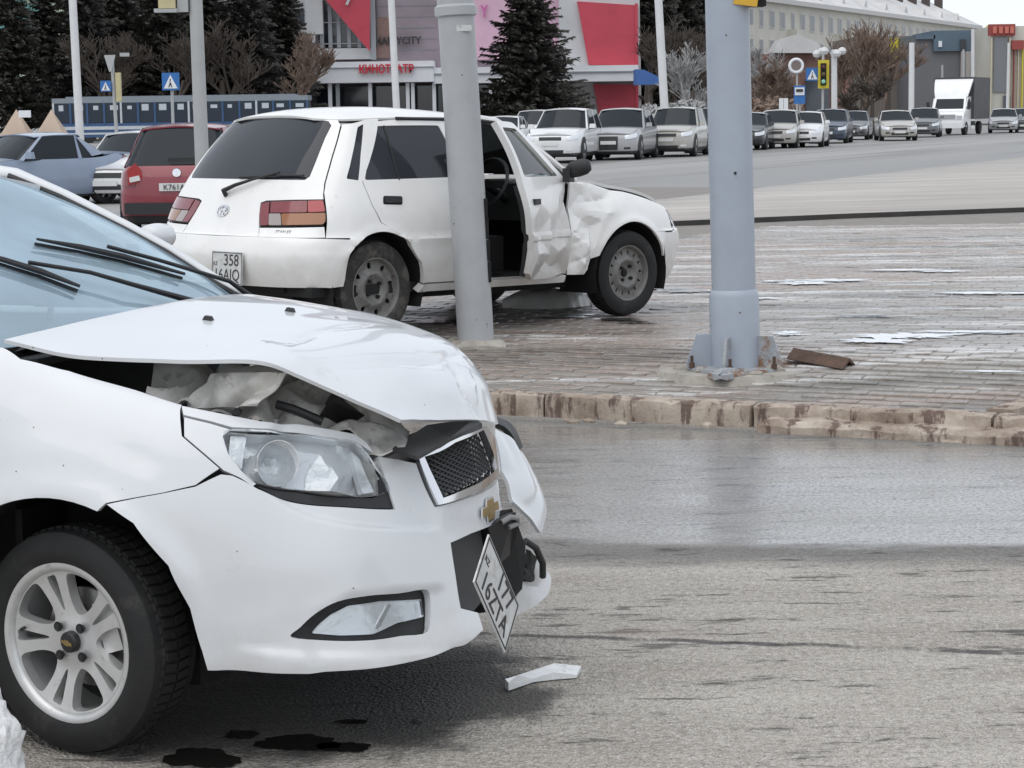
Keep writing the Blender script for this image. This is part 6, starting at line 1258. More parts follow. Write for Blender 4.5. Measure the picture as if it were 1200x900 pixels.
# ------------------------------------------------------------------ box truck
p = car_at(1118, 158); tk = empty('box_truck', p, math.radians(-114), 'white cab box truck with a dark grey cargo body', 'truck')
DKB = P_mat('truck_box_grey', (.06, .06, .063), .6, var=.15, vscale=1.5); TW = paint('truck_white', (.80, .80, .80))
m = MB(); m.box((-2.2, 0, 2.05), (4.6, 2.25, 2.35)); m.build('cargo_box', DKB, tk)
cab = [[(u, q * hw, w_) for q in (-1, -.8, 0, .8, 1)] for u, hw, w_ in ((2.05, .92, .55), (2.12, .96, .95), (1.95, .95, 1.25), (1.55, .92, 1.38), (1.05, .88, 2.05), (.85, .86, 2.15), (.15, .86, 2.18))]; CP = Patch(cab, np.eye(4), (0.5, 0, 1)); panel(CP, 'cab', full(CP), TW, tk, step=.12, flange=.05)
for s_ in (-1, 1): m = MB(); m.prism([(2.08, .45), (2.12, .95), (1.9, 1.25), (1.5, 1.38), (1.0, 2.05), (.1, 2.16), (.1, .45)], .05, Matrix.Translation((0, s_ * .93 + .025, 0)) @ Matrix.Rotation(math.radians(90), 4, 'X')); m.build('cab_side', TW, tk)
fill_poly('windscreen', [(1.50, -.80, 1.42), (1.50, .80, 1.42), (1.09, .76, 2.02), (1.09, -.76, 2.02)], GLS, tk, .02, nrm=(.85, 0, .5))
for s_ in (-1, 1): fill_poly('side_window', [(1.35, s_ * .965, 1.42), (.45, s_ * .965, 1.42), (.45, s_ * .965, 1.98), (1.02, s_ * .965, 1.98)], GLS, tk, .02, nrm=(0, s_, 0))
cp = [[(u, q * hw, w_) for q in (-1, -.6, 0, .6, 1)] for u, hw, w_ in ((.95, .90, 2.12), (.75, .98, 2.45), (.35, 1.05, 2.95), (.05, 1.08, 3.15))]; FP = Patch(cp, np.eye(4), (0, 0, 1.5)); panel(FP, 'roof_spoiler', full(FP), TW, tk, step=.15, flange=.12)
m = MB(); m.box((2.10, 0, 1.02), (.08, 1.0, .26)); m.build('grille', P_mat('truck_grille', (.35, .35, .36), .5), tk); m = MB(); m.box((2.14, 0, .55), (.16, 1.92, .30)); m.build('bumper', TW, tk)
for s_ in (-1, 1):
    m = MB(); m.box((2.08, s_ * .72, .98), (.12, .30, .22)); m.build('headlight', LAMP_S, tk); m = MB(); m.box((1.55, s_ * 1.15, 1.65), (.08, .18, .38)); m.tube([(1.5, s_ * .95, 1.5), (1.55, s_ * 1.15, 1.6)], .02, 6); m.build('mirror', TRIM_S, tk)
    for u in (1.35, -2.6):
        m = MB(); m.lathe([(.20, -.1), (.35, -.12), (.38, 0), (.35, .12), (.20, .1), (.0, .06)], 22, Matrix.Translation((u, s_ * .86, .38)) @ Matrix.Rotation(math.radians(-90 * s_), 4, 'X')); m.build('wheel', TYRE_S, tk, True, 40)
m = MB(); m.box((-1.2, 0, .62), (5.0, .9, .25)); m.build('chassis', TRIM_S, tk)

# ------------------------------------------------------------------ trolleybus
BB, BW, BG = P_mat('bus_blue', (.035, .085, .19), .4, var=.1), P_mat('bus_white', (.50, .52, .55), .45, var=.1), P_mat('bus_grey_roof', (.22, .25, .28), .5, var=.1)
A, B = onz(62, 171, .1), onz(362, 166, .1); A[1] = B[1] = 136.0; A = np.array([ony(62, 150, 136)[0], 136.0, .1]); B = np.array([ony(362, 150, 136)[0], 136.0, .1]); Lb = B[0] - A[0]
bs = empty('trolleybus', ((A + B) / 2).tolist(), 0, 'long blue and white trolleybus stopped in front of the dark spruces', 'bus')
m = MB(); m.box((0, 1.25, .85), (Lb, 2.5, .95)); m.build('body', BB, bs); m = MB(); m.box((0, 1.25, .98), (Lb + .02, 2.54, .22)); m.build('white_band', BW, bs); m = MB(); m.box((0, 1.25, .62), (Lb + .02, 2.53, .12)); m.build('lower_band', BW, bs)
m = MB(); m.box((0, 1.25, 2.78), (Lb, 2.5, .32)); m.box((0, 1.25, 2.98), (Lb * .9, 1.8, .12)); m.build('roof', BG, bs)
m = MB(); m.box((0, 1.25, 1.95), (Lb - .1, 2.40, 1.36)); m.build('saloon_interior', P_mat('bus_dark', (.03, .04, .055), .2), bs)
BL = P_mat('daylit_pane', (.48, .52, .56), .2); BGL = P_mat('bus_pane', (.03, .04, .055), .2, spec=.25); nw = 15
for k in range(nw + 1): m = MB(); m.box((-Lb / 2 + .08 + k * (Lb - .16) / nw, .0, 1.95), (.13, .10, 1.36)); m.build('window_post', BB if k % 4 else BW, bs)
for k in range(nw):
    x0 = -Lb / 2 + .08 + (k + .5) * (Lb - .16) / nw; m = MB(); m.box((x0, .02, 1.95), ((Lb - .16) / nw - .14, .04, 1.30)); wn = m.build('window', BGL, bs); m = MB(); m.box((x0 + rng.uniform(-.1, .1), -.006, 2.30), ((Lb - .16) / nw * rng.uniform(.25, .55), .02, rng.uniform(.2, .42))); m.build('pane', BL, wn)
for k in (-.36, .0, .34): m = MB(); m.lathe([(0, -.1), (.46, -.1), (.48, .1), (.2, .12), (0, .1)], 20, Matrix.Translation((k * Lb, .12, .46)) @ Matrix.Rotation(math.radians(90), 4, 'X')); m.build('wheel', TYRE_S, bs)

# ------------------------------------------------------------------ cinema
def bxp(name, x0, y0, x1, y1, Y, dep, mat, par, ax=None):
    """box whose front face fills the photo rectangle at distance Y"""
    A, B = ony(x0, y1, Y), ony(x1, y0, Y); o = Vector(par.location); m = MB(); m.box(Vector(((A[0] + B[0]) / 2, Y + dep / 2, (A[2] + B[2]) / 2)) - o, (abs(B[0] - A[0]), dep, abs(B[2] - A[2]))); return m.build(name, mat, par)
def polyp(name, pts, Y, dep, mat, par):
    o = Vector(par.location); P = [Vector(ony(x, y, Y)) - o for x, y in pts]; n = len(P); V = P + [p + Vector((0, dep, 0)) for p in P]; return obj(name, mesh(V, [tuple(range(n - 1, -1, -1)), tuple(range(n, 2 * n))] + [(i, (i + 1) % n, n + (i + 1) % n, n + i) for i in range(n)], name), mat, par)
MAUV = P_mat('mauve_cladding', (.27, .225, .255), .6, var=.15, vscale=.4); PINK = P_mat('pink_cladding', (.62, .40, .50), .5, var=.1, vscale=.4); WALLW = P_mat('pale_grey_render', (.52, .53, .535), .7, var=.08, vscale=.5); REDW = P_mat('red_panels', (.50, .055, .085), .5, var=.1, vscale=.6); CANO = P_mat('white_canopy', (.76, .77, .80), .5, var=.06, vscale=.5); DARKG = P_mat('dark_shopfront_glass', (.018, .022, .03), .08, spec=.8); FRM = P_mat('grey_frames', (.32, .34, .36), .5); REDT = P_mat('red_lettering', (.55, .02, .04), .5); BROWNP = P_mat('brown_panel', (.24, .15, .13), .6, var=.2)
base = ony(560, 146, 168); cn = empty('cinema_building', (float(base[0]), 168.0, .1), 0, 'cinema with white canopy, red sign letters and slanted red wall panels', 'building')
bxp('wall', 372, -160, 668, 140, 170, 20, MAUV, cn); bxp('pink_wall', 556, -60, 664, 70, 169.6, .4, PINK, cn); bxp('brown_panel', 441, 20, 456, 68, 169.7, .3, BROWNP, cn)
polyp('end_wall', [(655, 146), (752, 146), (749, -30), (655, -30)], 168.5, 22, WALLW, cn)
polyp('red_panel', [(676.5, 1.5), (745, 6), (746.5, 77), (690, 76)], 168.1, .4, REDW, cn); polyp('red_panel', [(695, 98.5), (747, 99), (747.5, 140), (703, 140)], 168.1, .4, REDW, cn); bxp('panel_trim', 745, 4, 747.5, 140, 168.0, .3, REDW, cn)
bxp('canopy', 340, 71, 508, 98, 165.6, 5, CANO, cn); bxp('canopy', 508, 76, 748, 98, 165.8, 5, CANO, cn); bxp('canopy_lip', 338, 78, 510, 80, 165.45, .2, FRM, cn); bxp('canopy_lip', 508, 84, 749, 86, 165.65, .2, FRM, cn)
bxp('shopfront', 340, 98, 668, 144, 169.0, .8, DARKG, cn)
for x in (361, 387, 396, 434, 478, 484, 509, 575, 612): bxp('column', x - 1.6, 97, x + 1.6, 145, 166.2, .5, CANO if x != 396 else FRM, cn)
polyp('stair_rail', [(566, 122), (568, 122), (590, 142), (587, 142)], 166.5, .2, FRM, cn)
g = bxp('glazing', 374, -60, 440, 56, 169.2, .6, DARKG, cn)
for x in (376, 386, 396, 408, 420, 431): bxp('mullion', x - .8, -60, x + .8, 56, 168.9, .3, FRM, cn)
for y in (0, 26, 51): bxp('transom', 374, y - 1, 440, y + 1, 168.85, .3, FRM, cn)
bxp('spandrel', 372, 56, 440, 70, 168.8, .8, WALLW, cn); bxp('stair_tower', 358, -60, 376, 40, 168.2, 3, WALLW, cn)
polyp('red_banner', [(380, -2), (372, -30), (434, -30), (433, 60)], 167.6, .3, REDW, cn); bxp('downpipe', 435, -60, 438, 70, 168.6, .3, FRM, cn)
for k in range(7): bxp('wall_seam', 440, -20 + k * 13, 512, -19.4 + k * 13, 169.95, .06, FRM, cn)
def letters(txt, x0, x1, yc, h, Y, mat, par, bold=.02, nm='sign_letters'):
    me = text_mesh(txt, 1.0, depth=.04, bold=bold); xs = [v.co.x for v in me.vertices]; ys = [v.co.y for v in me.vertices]; A, B = ony(x0, yc, Y), ony(x1, yc, Y); sx = (B[0] - A[0]) / (max(xs) - min(xs)); sy = (h * Y / FPX) / (max(ys) - min(ys))
    for v in me.vertices: v.co = Vector(((v.co.x - (max(xs) + min(xs)) / 2) * sx, (v.co.y - (max(ys) + min(ys)) / 2) * sy, v.co.z * 2))
    o = obj(nm, me, mat, par); at(o, frame(Vector((A + B) / 2) - Vector(par.location), (1, 0, 0), (0, -1, 0))); return o
letters('КИНОТЕАТР', 421, 485, 80.5, 10.5, 165.3, REDT, cn, .035); letters('HAPPYCITY', 440, 494, 47.5, 9, 169.6, INK, cn, .03); letters('Y', 563, 572, 13, 14, 169.3, P_mat('magenta_letters', (.55, .12, .35), .5), cn, .03); letters('7', 404, 414, -1, 14, 167.4, WALLW, cn, .03)
# ------------------------------------------------------------------ apartment block, grey shop building, right edge
APW = P_mat('cream_render', (.56, .54, .48), .8, var=.10, vscale=.3); ROOF = P_mat('pale_sheet_roof', (.56, .55, .54), .6, var=.15, vscale=.4); WIN = P_mat('window_glass', (.05, .06, .075), .1, spec=.8); CHIM = P_mat('chimney_brick', (.08, .065, .06), .9)
FA, FB = np.array([21.0, 205.0]), np.array([68.0, 300.0]); dF = FB - FA; LF = np.linalg.norm(dF); dF /= LF; nF = np.array([dF[1], -dF[0]]) * -1
ab_ = empty('apartment_block', (*FA, .1), math.atan2(dF[1], dF[0]), 'long cream apartment block with pale metal roof and dark chimneys', 'building')
EV = 12.8
m = MB(); m.box((LF / 2, 7, EV / 2), (LF, 14, EV)); m.build('wall', APW, ab_); m = MB(); m.box((LF / 2, -.15, EV + .2), (LF + 1, .9, .5)); m.build('cornice', P_mat('pale_trim', (.55, .54, .52), .7), ab_)
V = [(-.6, -.6, EV + .4), (LF + .6, -.6, EV + .4), (LF + .6, 14.6, EV + .4), (-.6, 14.6, EV + .4), (2, 7, EV + 4.2), (LF - 2, 7, EV + 4.2)]; rf2 = obj('roof', mesh(V, [(0, 1, 5, 4), (1, 2, 5), (2, 3, 4, 5), (3, 0, 4), (0, 3, 2, 1)], 'roof'), ROOF, ab_)
for k in range(int(LF / 7)): m = MB(); m.box((5 + k * 7.0, 5, EV + 4.0), (1.0, 1.0, 3.4)); m.build('chimney', CHIM, rf2)
for k in range(int(LF / 9)): m = MB(); m.prism([(-.9, 0), (.9, 0), (0, 1.1)], 2.2, Matrix.Translation((7 + k * 9.0, .6, EV + .8)) @ Matrix.Rotation(math.radians(90), 4, 'X'), -2.2); m.build('dormer', ROOF, rf2)
for fl in range(4):
    for k in range(int(LF / 3.4)):
        x0 = 2 + k * 3.4; wd = 1.5 if k % 3 else 1.0; m = MB(); m.box((x0, -.03, 1.9 + fl * 3.05), (wd + .24, .10, 1.9)); wn = m.build('window', P_mat('pale_trim', (.55, .54, .52), .7), ab_); m = MB(); m.box((x0 - wd * .25, -.07, 1.9 + fl * 3.05), (wd * .46, .06, 1.66)); m.box((x0 + wd * .25, -.07, 1.9 + fl * 3.05), (wd * .46, .06, 1.66)); m.build('pane', WIN, wn)
for k in range(6): m = MB(); m.box((6 + k * 16.5, -.5, 9.6), (3.2, 1.0, 1.1)); m.build('balcony', APW, ab_)
GRYB, BLUT, TAUP = P_mat('grey_cladding', (.155, .155, .165), .6, var=.08, vscale=.4), P_mat('slate_blue_cladding', (.10, .145, .19), .55, var=.08, vscale=.4), P_mat('taupe_cladding', (.20, .18, .165), .7, var=.12, vscale=.4); YELS = P_mat('yellow_sign', (.70, .60, .02), .5); MAROON = P_mat('maroon_sign', (.30, .06, .05), .6)
b0 = ony(1120, 140, 188); sh = empty('grey_shop_building', (float(b0[0]), 188.0, .1), 0, 'dark grey clad shop building with slate blue top and yellow signs', 'building')
bxp('wall', 1071, 43, 1172, 136, 188, 14, GRYB, sh); bxp('top_band', 1094, 35, 1158, 60, 187.6, 10, BLUT, sh); bxp('top_band', 1074, 41, 1096, 46, 187.6, 10, BLUT, sh); bxp('taupe_wall', 1002, 42, 1070, 138, 196, 14, TAUP, sh)
for x0, x1 in ((1126, 1132), (1131, 1138), (1145, 1158)): bxp('window', x0, 60, x1, 92, 187.5, .3, P_mat('pale_window', (.42, .40, .38), .4), sh)
bxp('wall_lamp', 1100, 48, 1104, 55, 187.4, .3, CANO, sh); bxp('window', 1125, 46, 1132, 58, 187.4, .3, WIN, sh); bxp('yellow_sign', 1043, 44, 1053, 68, 195.6, .3, YELS, sh); bxp('yellow_sign', 1146, 46, 1158, 60, 187.2, .3, YELS, sh); bxp('yellow_post', 1156, 30, 1160, 60, 187.3, .3, YELS, sh)
b1 = ony(1180, 140, 180); sr = empty('glazed_corner_building', (float(b1[0]), 180.0, .1), 0, 'tall narrow glazed building with maroon rooftop sign and cream frame', 'building')
bxp('wall', 1160, 30, 1225, 138, 181, 12, APW, sr); bxp('glazing', 1164, 44, 1181, 108, 180.8, .4, P_mat('grey_glazing', (.17, .18, .195), .15, spec=.7), sr); bxp('roof_sign', 1159, 28, 1190, 42, 180.6, .5, MAROON, sr); letters('MAXI', 1163, 1186, 35, 9, 180.5, P_mat('sign_red', (.5, .10, .08), .5), sr, .02) if False else None
for k, x in enumerate((1166, 1173, 1180, 1186)): bxp('sign_letter', x - 2.2, 31, x + 2.2, 39, 180.4, .2, P_mat('sign_red', (.55, .16, .12), .5), sr)
for x in (1161.5, 1183): bxp('frame_post', x - 1.5, 44, x + 1.5, 138, 180.5, .4, P_mat('cream_frame', (.55, .50, .38), .6), sr)
for k in range(5): bxp('pilaster', 1187 + k * 5, 48, 1189.5 + k * 5, 135, 180.6, .3, (MAROON, P_mat('cream_frame', (.55, .50, .38), .6), YELS)[k % 3], sr)
bxp('door', 1176, 112, 1184, 136, 180.6, .3, WIN, sr); bxp('shop_sign', 1186, 47, 1200, 58, 180.3, .3, MAROON, sr)
# brick shop behind bare trees, with snowy porch roof
BRK = P_mat('dull_red_brick', (.20, .11, .09), .85, var=.25, vscale=1.2); b2 = ony(940, 140, 172); bs2 = empty('brick_annex', (float(b2[0]), 172.0, .1), 0, 'low dull red brick building behind bare trees with a pale curved porch roof', 'building')
bxp('wall', 884, 62, 998, 138, 172, 12, BRK, bs2); bxp('dark_entrance', 944, 92, 972, 138, 171.6, .4, WIN, bs2); polyp('porch_roof', [(905, 62), (915, 46), (935, 40), (958, 50), (966, 62)], 171, 4, ROOF, bs2)
for k in range(4): bxp('window', 892 + k * 13, 100, 899 + k * 13, 128, 171.8, .3, P_mat('dusty_pink_window', (.26, .17, .15), .5), bs2)
# teal building far left behind the spruces
TEAL = P_mat('teal_cladding', (.10, .26, .25), .6, var=.2, vscale=.3); b3 = ony(60, 140, 200); tb_ = empty('teal_building', (float(b3[0]), 200.0, .1), 0, 'teal and pale green building glimpsed through the dark spruces', 'building')
bxp('wall', -60, -120, 120, 140, 200, 12, P_mat('pale_green_render', (.40, .46, .36), .7, var=.2, vscale=.3), tb_); 
for k in range(10): bxp('teal_strip', -40 + k * 9, -40 + (k % 3) * 22, -35 + k * 9, 60, 199.6, .3, TEAL, tb_)
b4 = ony(260, 140, 205); pb = empty('pale_block', (float(b4[0]), 205.0, .1), 0, 'pale concrete block showing between the dark spruces', 'building'); bxp('wall', 120, -160, 385, 140, 205, 12, P_mat('pale_concrete', (.36, .36, .36), .7, var=.3, vscale=.3), pb)
for r_ in range(7):
    for k in range(13): bxp('window', 126 + k * 20, -150 + r_ * 40, 136 + k * 20, -130 + r_ * 40, 204.8, .3, WIN, pb)
# ------------------------------------------------------------------ trees
SPR = [P_mat('spruce_needles_%d' % i, c, .8, var=.5, vscale=1.5) for i, c in enumerate(((.040, .038, .031), (.050, .047, .039), (.034, .033, .028)))]; BARK = P_mat('dark_bark', (.055, .045, .04), .9, var=.3, vscale=4)
def conifer_mesh(h, rad, seed, dens=1.0, gap=.12):
    r_ = random.Random(seed); V = []; F = []; z = h * .10
    while z < h * .99:
        f = (1 - z / h); nb = int((8 + 9 * f) * dens) + 3; sp = rad * (f ** .75) * r_.uniform(.75, 1.1)
        for k in range(nb):
            if r_.random() < gap: continue
            q = r_.random() * 6.283; L_ = sp * r_.uniform(.65, 1.15); dr = r_.uniform(.05, .45); zj = r_.uniform(-.3, .3); n = max(4, int(L_ / .16))
            for i in range(n):
                t = (i + .5) / n; bx_, by_, bz_ = L_ * t * math.cos(q), L_ * t * math.sin(q), z + zj - L_ * dr * t + L_ * .22 * t * t; wd = .30 * (1 - t * .55) * (L_ ** .5) + .10
                for s in range(4):
                    a = q + r_.uniform(-1.5, 1.5); l2 = wd * r_.uniform(.6, 1.3); dz = r_.uniform(-.75, .25) * l2; px_, py_, pz_ = bx_ + l2 * math.cos(a), by_ + l2 * math.sin(a), bz_ + dz; tx, ty = -math.sin(a) * .085, math.cos(a) * .085; j = len(V)
                    V += [(bx_ + tx, by_ + ty, bz_ + .08), (bx_ - tx, by_ - ty, bz_ - .08), (px_, py_, pz_)]; F.append((j, j + 1, j + 2))
        z += r_.uniform(.22, .38) * (.6 + .6 * f)
    return mesh(V, F, 'crown')
CM = [conifer_mesh(15, 3.4, 11, .85, .25), conifer_mesh(17, 3.8, 12, .75, .3), conifer_mesh(13, 3.6, 13, .85, .22)]
for i, c in enumerate(CM): c.materials.append(SPR[i])
def trunk(h, r0): m = MB(); m.tube([(0, 0, -.3), (.05, .02, h * .4), (0, 0, h * .97)], [r0, r0 * .65, .03], 8); return m
TM = [mesh(trunk(h, .24).v, trunk(h, .24).f, 'trunk', True) for h in (15, 17, 13)]
for t_ in TM: t_.materials.append(BARK)
tl = [(18, 152, 0, 1.0, 'spruce at the end of the row beside the teal building'), (60, 158, 1, 1.05, 'spruce standing behind the tall white lamp post'), (104, 150, 2, 1.15, 'wide spruce behind the triangular road sign'), (150, 156, 1, 1.0, 'tall sparse spruce behind the front half of the trolleybus'), (196, 150, 0, 1.1, 'dense spruce behind the blue crossing sign'), (250, 157, 1, 1.05, 'dark spruce behind the grey street pole'), (292, 151, 2, 1.12, 'broad spruce over the tail of the trolleybus'), (338, 156, 0, .95, 'spruce standing closest to the glazed end of the cinema'), (128, 162, 1, 1.1, 'spruce in the second row above the trolleybus roof'), (222, 163, 0, 1.2, 'spruce in the second row behind the pale yellow sign box'), (318, 162, 1, 1.1, 'spruce in the second row before the pale block')]
for x, Y, v, s_, lb in tl:
    p = ony(x, 146, Y); e = empty('spruce_tree', (float(p[0]), Y, .1), x * 1.7, 'dark ' + lb if not lb.startswith(('wide', 'tall', 'dense', 'dark', 'broad')) else lb, 'tree', 'spruces in front of the cinema and the pale block'); e.scale = (s_, s_, s_ * 1.0); obj('trunk', TM[v], None, e); obj('crown', CM[v], None, e)
c1 = conifer_mesh(13.5, 5.2, 21, 1.1, .15); c1.materials.append(SPR[0]); p = ony(622, 140, 158); e = empty('spruce_tree', (float(p[0]), 158, .1), 0, 'lone dark spruce in front of the pink cinema wall', 'tree'); m = trunk(13.3, .25); m.build('trunk', BARK, e, True); obj('crown', c1, None, e)
def bare_mesh(h, seed, levels=5, spread=.55):
    r_ = random.Random(seed); m = MB()
    def br(p, d, L_, r0, lv):
        n = 3; pts = [p]; dd = d.copy()
        for i in range(n): dd = (dd + Vector((r_.gauss(0, .12), r_.gauss(0, .12), r_.gauss(.03, .06)))).normalized(); pts.append(pts[-1] + dd * L_ / n)
        m.tube(pts, [max(q_, .022) for q_ in (r0, r0 * .85, r0 * .7, r0 * .55)], 5 if lv < 2 else 3, False)
        if lv >= levels: return
        for k in range(3 if lv < 1 else (4 if lv < 4 else 5)):
            t = r_.uniform(.45, 1); q = pts[min(3, int(t * 3))]; a = r_.random() * 6.283; sd_ = Vector((math.cos(a), math.sin(a), 0)); br(q, (dd * (1 - spread * .6) + sd_ * spread * r_.uniform(.5, 1.1) + Vector((0, 0, .15))).normalized(), L_ * r_.uniform(.55, .8), r0 * .55, lv + 1)
    br(Vector((0, 0, -.2)), Vector((0, 0, 1)), h * .32, h * .016, 0); return mesh(m.v, m.f, 'bare')
TWIG = P_mat('grey_brown_twigs', (.19, .135, .105), .9, var=.2, vscale=2); FROST = P_mat('pale_frosted_twigs', (.34, .335, .33), .9, var=.2, vscale=2); DKTW = P_mat('dark_brown_twigs', (.075, .06, .05), .9)
def bare_tree(x, py_, Y, h, mat, seed, lb, spread=.55):
    p = ony(x, py_, Y); e = empty('bare_tree', (float(p[0]), Y, .1), seed, lb, 'tree', 'leafless trees along the far pavement'); me = bare_mesh(h, seed, 5, spread); obj('crown', me, mat, e); m = MB(); m.tube([(0, 0, -.3), (.02, 0, h * .10), (0, .02, h * .28)], [h * .022, h * .019, h * .014], 8); m.build('trunk', DKTW, e, True)
for a_ in ((205, 143, 146, 14, DKTW, 31, 'dark bare tree behind the blue crossing sign post', .6), (262, 143, 147, 15, DKTW, 32, 'dark bare tree right of the grey street pole', .6), (345, 143, 148, 13, TWIG, 33, 'brown bare tree before the glazed end of the cinema', .6), (120, 144, 146, 14, DKTW, 34, 'dark bare tree behind the triangular road sign', .6), (1022, 130, 128, 7.5, DKTW, 5, 'dark pruned tree beside the pale car in the open lane', .75), (1012, 130, 140, 13.5, TWIG, 6, 'grey-brown bare tree in front of the taupe wall', .6), (1040, 130, 150, 14, TWIG, 7, 'bushy bare tree below the narrow yellow sign', .6), (998, 130, 152, 12, TWIG, 8, 'bare tree beside the ball lamp post', .6), (896, 131, 138, 10.5, TWIG, 9, 'brown bare tree in front of the brick annex', .65), (915, 131, 145, 8, TWIG, 10, 'low brown bare tree behind the round clock sign', .7), (888, 131, 158, 13, FROST, 11, 'pale frosted tree beside the apartment block gable', .6), (812, 132, 130, 10, FROST, 12, 'pale frosted tree beside the thick blue-grey post', .6), (800, 132, 150, 13, DKTW, 13, 'dark tall bare tree right of the cinema', .6), (762, 133, 150, 13, DKTW, 14, 'dark bare tree behind the white lamp pole right of the cinema', .6), (780, 133, 160, 15, DKTW, 15, 'tallest dark bare tree behind the parked cars', .6), (825, 132, 160, 14, DKTW, 16, 'dark bare tree mostly behind the thick blue-grey post', .6)): bare_tree(*a_)
for x, Y, s_, v, lb in ((768, 172, 1.15, 1, 'dark spruce in shade right of the cinema end wall'), (795, 176, 1.2, 0, 'dark spruce between the cinema and the thick post'), (822, 180, 1.2, 2, 'dark spruce half hidden by the thick post'), (748, 180, 1.1, 2, 'dark spruce peeping past the red panel edge')):
    p = ony(x, 140, Y); e = empty('spruce_tree', (float(p[0]), Y, .1), x, lb, 'tree'); e.scale = (s_, s_, s_); obj('trunk', TM[v], None, e); obj('crown', CM[v], None, e)
def bush(x, y0_, Y, w_, h_, mat, seed, lb):
    r_ = random.Random(seed); p = ony(x, y0_, Y); V = []; F = []
    for k in range(900):
        q = Vector((r_.gauss(0, 1), r_.gauss(0, 1), r_.gauss(0, 1))).normalized() * r_.random() ** .4; c_ = Vector((q.x * w_, q.y * w_, h_ * .5 + q.z * h_ * .5)); d = Vector((r_.gauss(0, 1), r_.gauss(0, 1), r_.gauss(0, 1))).normalized() * .28; e_ = d.orthogonal().normalized() * .12; j = len(V); V += [tuple(c_ - d), tuple(c_ + e_), tuple(c_ + d), tuple(c_ - e_)]; F.append((j, j + 1, j + 2, j + 3))
    o = obj('bush', mesh(V, F, 'bush'), mat); o.location = (float(p[0]), Y, .1); tag(o, lb, 'bush')
bush(763, 132, 118, 1.3, 1.9, FROST, 1, 'pale frosted bush beside the cinema end wall'); bush(806, 131, 120, 1.5, 2.2, FROST, 2, 'pale frosted bush behind the beige sport utility car'); bush(905, 131, 125, 2.0, 2.4, TWIG, 3, 'brown twiggy bush behind the beige hatchback')
TARP = P_mat('blue_tarp', (.05, .13, .36), .5, var=.15); p = ony(759, 99, 135); m = MB(); m.prism([(-.75, 0), (.95, 0), (.80, .45), (-.2, .95), (-.75, 1.0)], 3.0, Matrix.Rotation(math.radians(90), 4, 'X'), -3.0); o = m.build('blue_awning', TARP); o.location = (float(p[0]), 135, float(p[2])); tag(o, 'bright blue awning beside the cinema end wall', 'awning')
# ------------------------------------------------------------------ poles, lamps, signs
LAMPW = P_mat('white_lamp_post', (.66, .66, .66), .5, var=.08, vscale=1.5); SIGNB = P_mat('sign_blue', (.03, .15, .42), .4); SIGNW = P_mat('sign_white', (.75, .76, .78), .4); GALV = P_mat('galvanised_pole', (.40, .41, .41), .45, var=.08, vscale=3)
def post(name, bx_, by_, tx, ty, Y, r0, mat, lb, r1=None, ext=0.0, z0=.1, cat='pole', group=None):
    p = ony(bx_, by_, Y); b = np.array([p[0], Y, z0]); t = ony(tx, ty, Y); t = t + (t - b) / max(t[2] - b[2], .1) * ext; e = empty(name, b.tolist(), 0, lb, cat, group); m = MB(); m.tube([(0, 0, 0), Vector((t - b) * .5), Vector(t - b)], [r0, (r0 + (r1 or r0)) / 2, r1 or r0], 16); m.build('post', mat, e, True); return e
post('lamp_post', 93, 140, 84, -20, 118, .24, LAMPW, 'tall white lamp post in front of the spruces', .22, 2); post('lamp_post', 466, 140, 458, -10, 120, .21, LAMPW, 'white lamp post in front of the cinema canopy letters', .19, 2); post('lamp_post', 781, 140, 771, -10, 92, .19, LAMPW, 'white lamp post between the cinema and the thick post', .17, 2); post('lamp_post', 1068, 136, 1068.5, 50, 116, .17, LAMPW, 'white post in front of the grey shop building', .15); post('lamp_post', 1140, 136, 1140, 34, 150, .14, LAMPW, 'slim white post before the slate blue top band', .12); post('lamp_post', 1180, 136, 1182, 50, 150, .10, LAMPW, 'thin white post before the glazed corner building', .08) ; post('lamp_post', 1105, 100, 1104, 76, 150, .09, GALV, 'thin grey post above the truck roof', .08); post('lamp_post', 1129, 100, 1129, 58, 150, .09, GALV, 'thin grey post beside the pale shop windows', .08)
e = post('street_pole', 238, 210, 229, -10, 27.5, .098, GALV, 'light grey street pole standing behind the white hatchback', .082, 1.5)
p = ony(196, 6, 27.4); q = p - np.array(e.location); PYEL = P_mat('pale_yellow_board', (.52, .46, .26), .5, var=.1); m = MB(); m.box((q[0], q[1], q[2] + .08), (.22, .10, .26)); m.build('sign_box', PYEL, e); m = MB(); m.box((q[0] - .02, q[1] + .02, q[2] - .07), (.30, .14, .05)); m.box((q[0] + .20, q[1] + .06, q[2] + .06), (.14, .10, .30)); m.build('sign_bracket', GALV, e)
def crossing_sign(par, x, y, Y, sz, nm='crossing_sign'):
    o = Vector(par.location); c = Vector(ony(x, y, Y)) - o; m = MB(); m.box(c, (sz, .05, sz)); s = m.build(nm, SIGNB, par); m = MB(); Mx = Matrix.Translation(c + Vector((0, -.026, -sz * .04))) @ Matrix.Rotation(math.radians(90), 4, 'X'); m.prism([(-sz * .40, -sz * .36), (sz * .40, -sz * .36), (0, sz * .42)], .012, Mx); m.build('white_triangle', SIGNW, s)
    m = MB(); Mx = Matrix.Translation(c + Vector((0, -.040, -sz * .06))) @ Matrix.Rotation(math.radians(90), 4, 'X'); m.prism([(-.02 * sz, .0), (.03 * sz, -.02 * sz), (.10 * sz, -.28 * sz), (.05 * sz, -.28 * sz), (.0, -.12 * sz), (-.08 * sz, -.28 * sz), (-.13 * sz, -.28 * sz), (-.05 * sz, -.02 * sz), (-.04 * sz, .12 * sz), (.02 * sz, .12 * sz)], .006, Mx); m.lathe([(0, .004), (.04 * sz, .004)], 10, Mx @ Matrix.Translation((0, .17 * sz, 0))); m.build('walking_figure', INK, s); return s
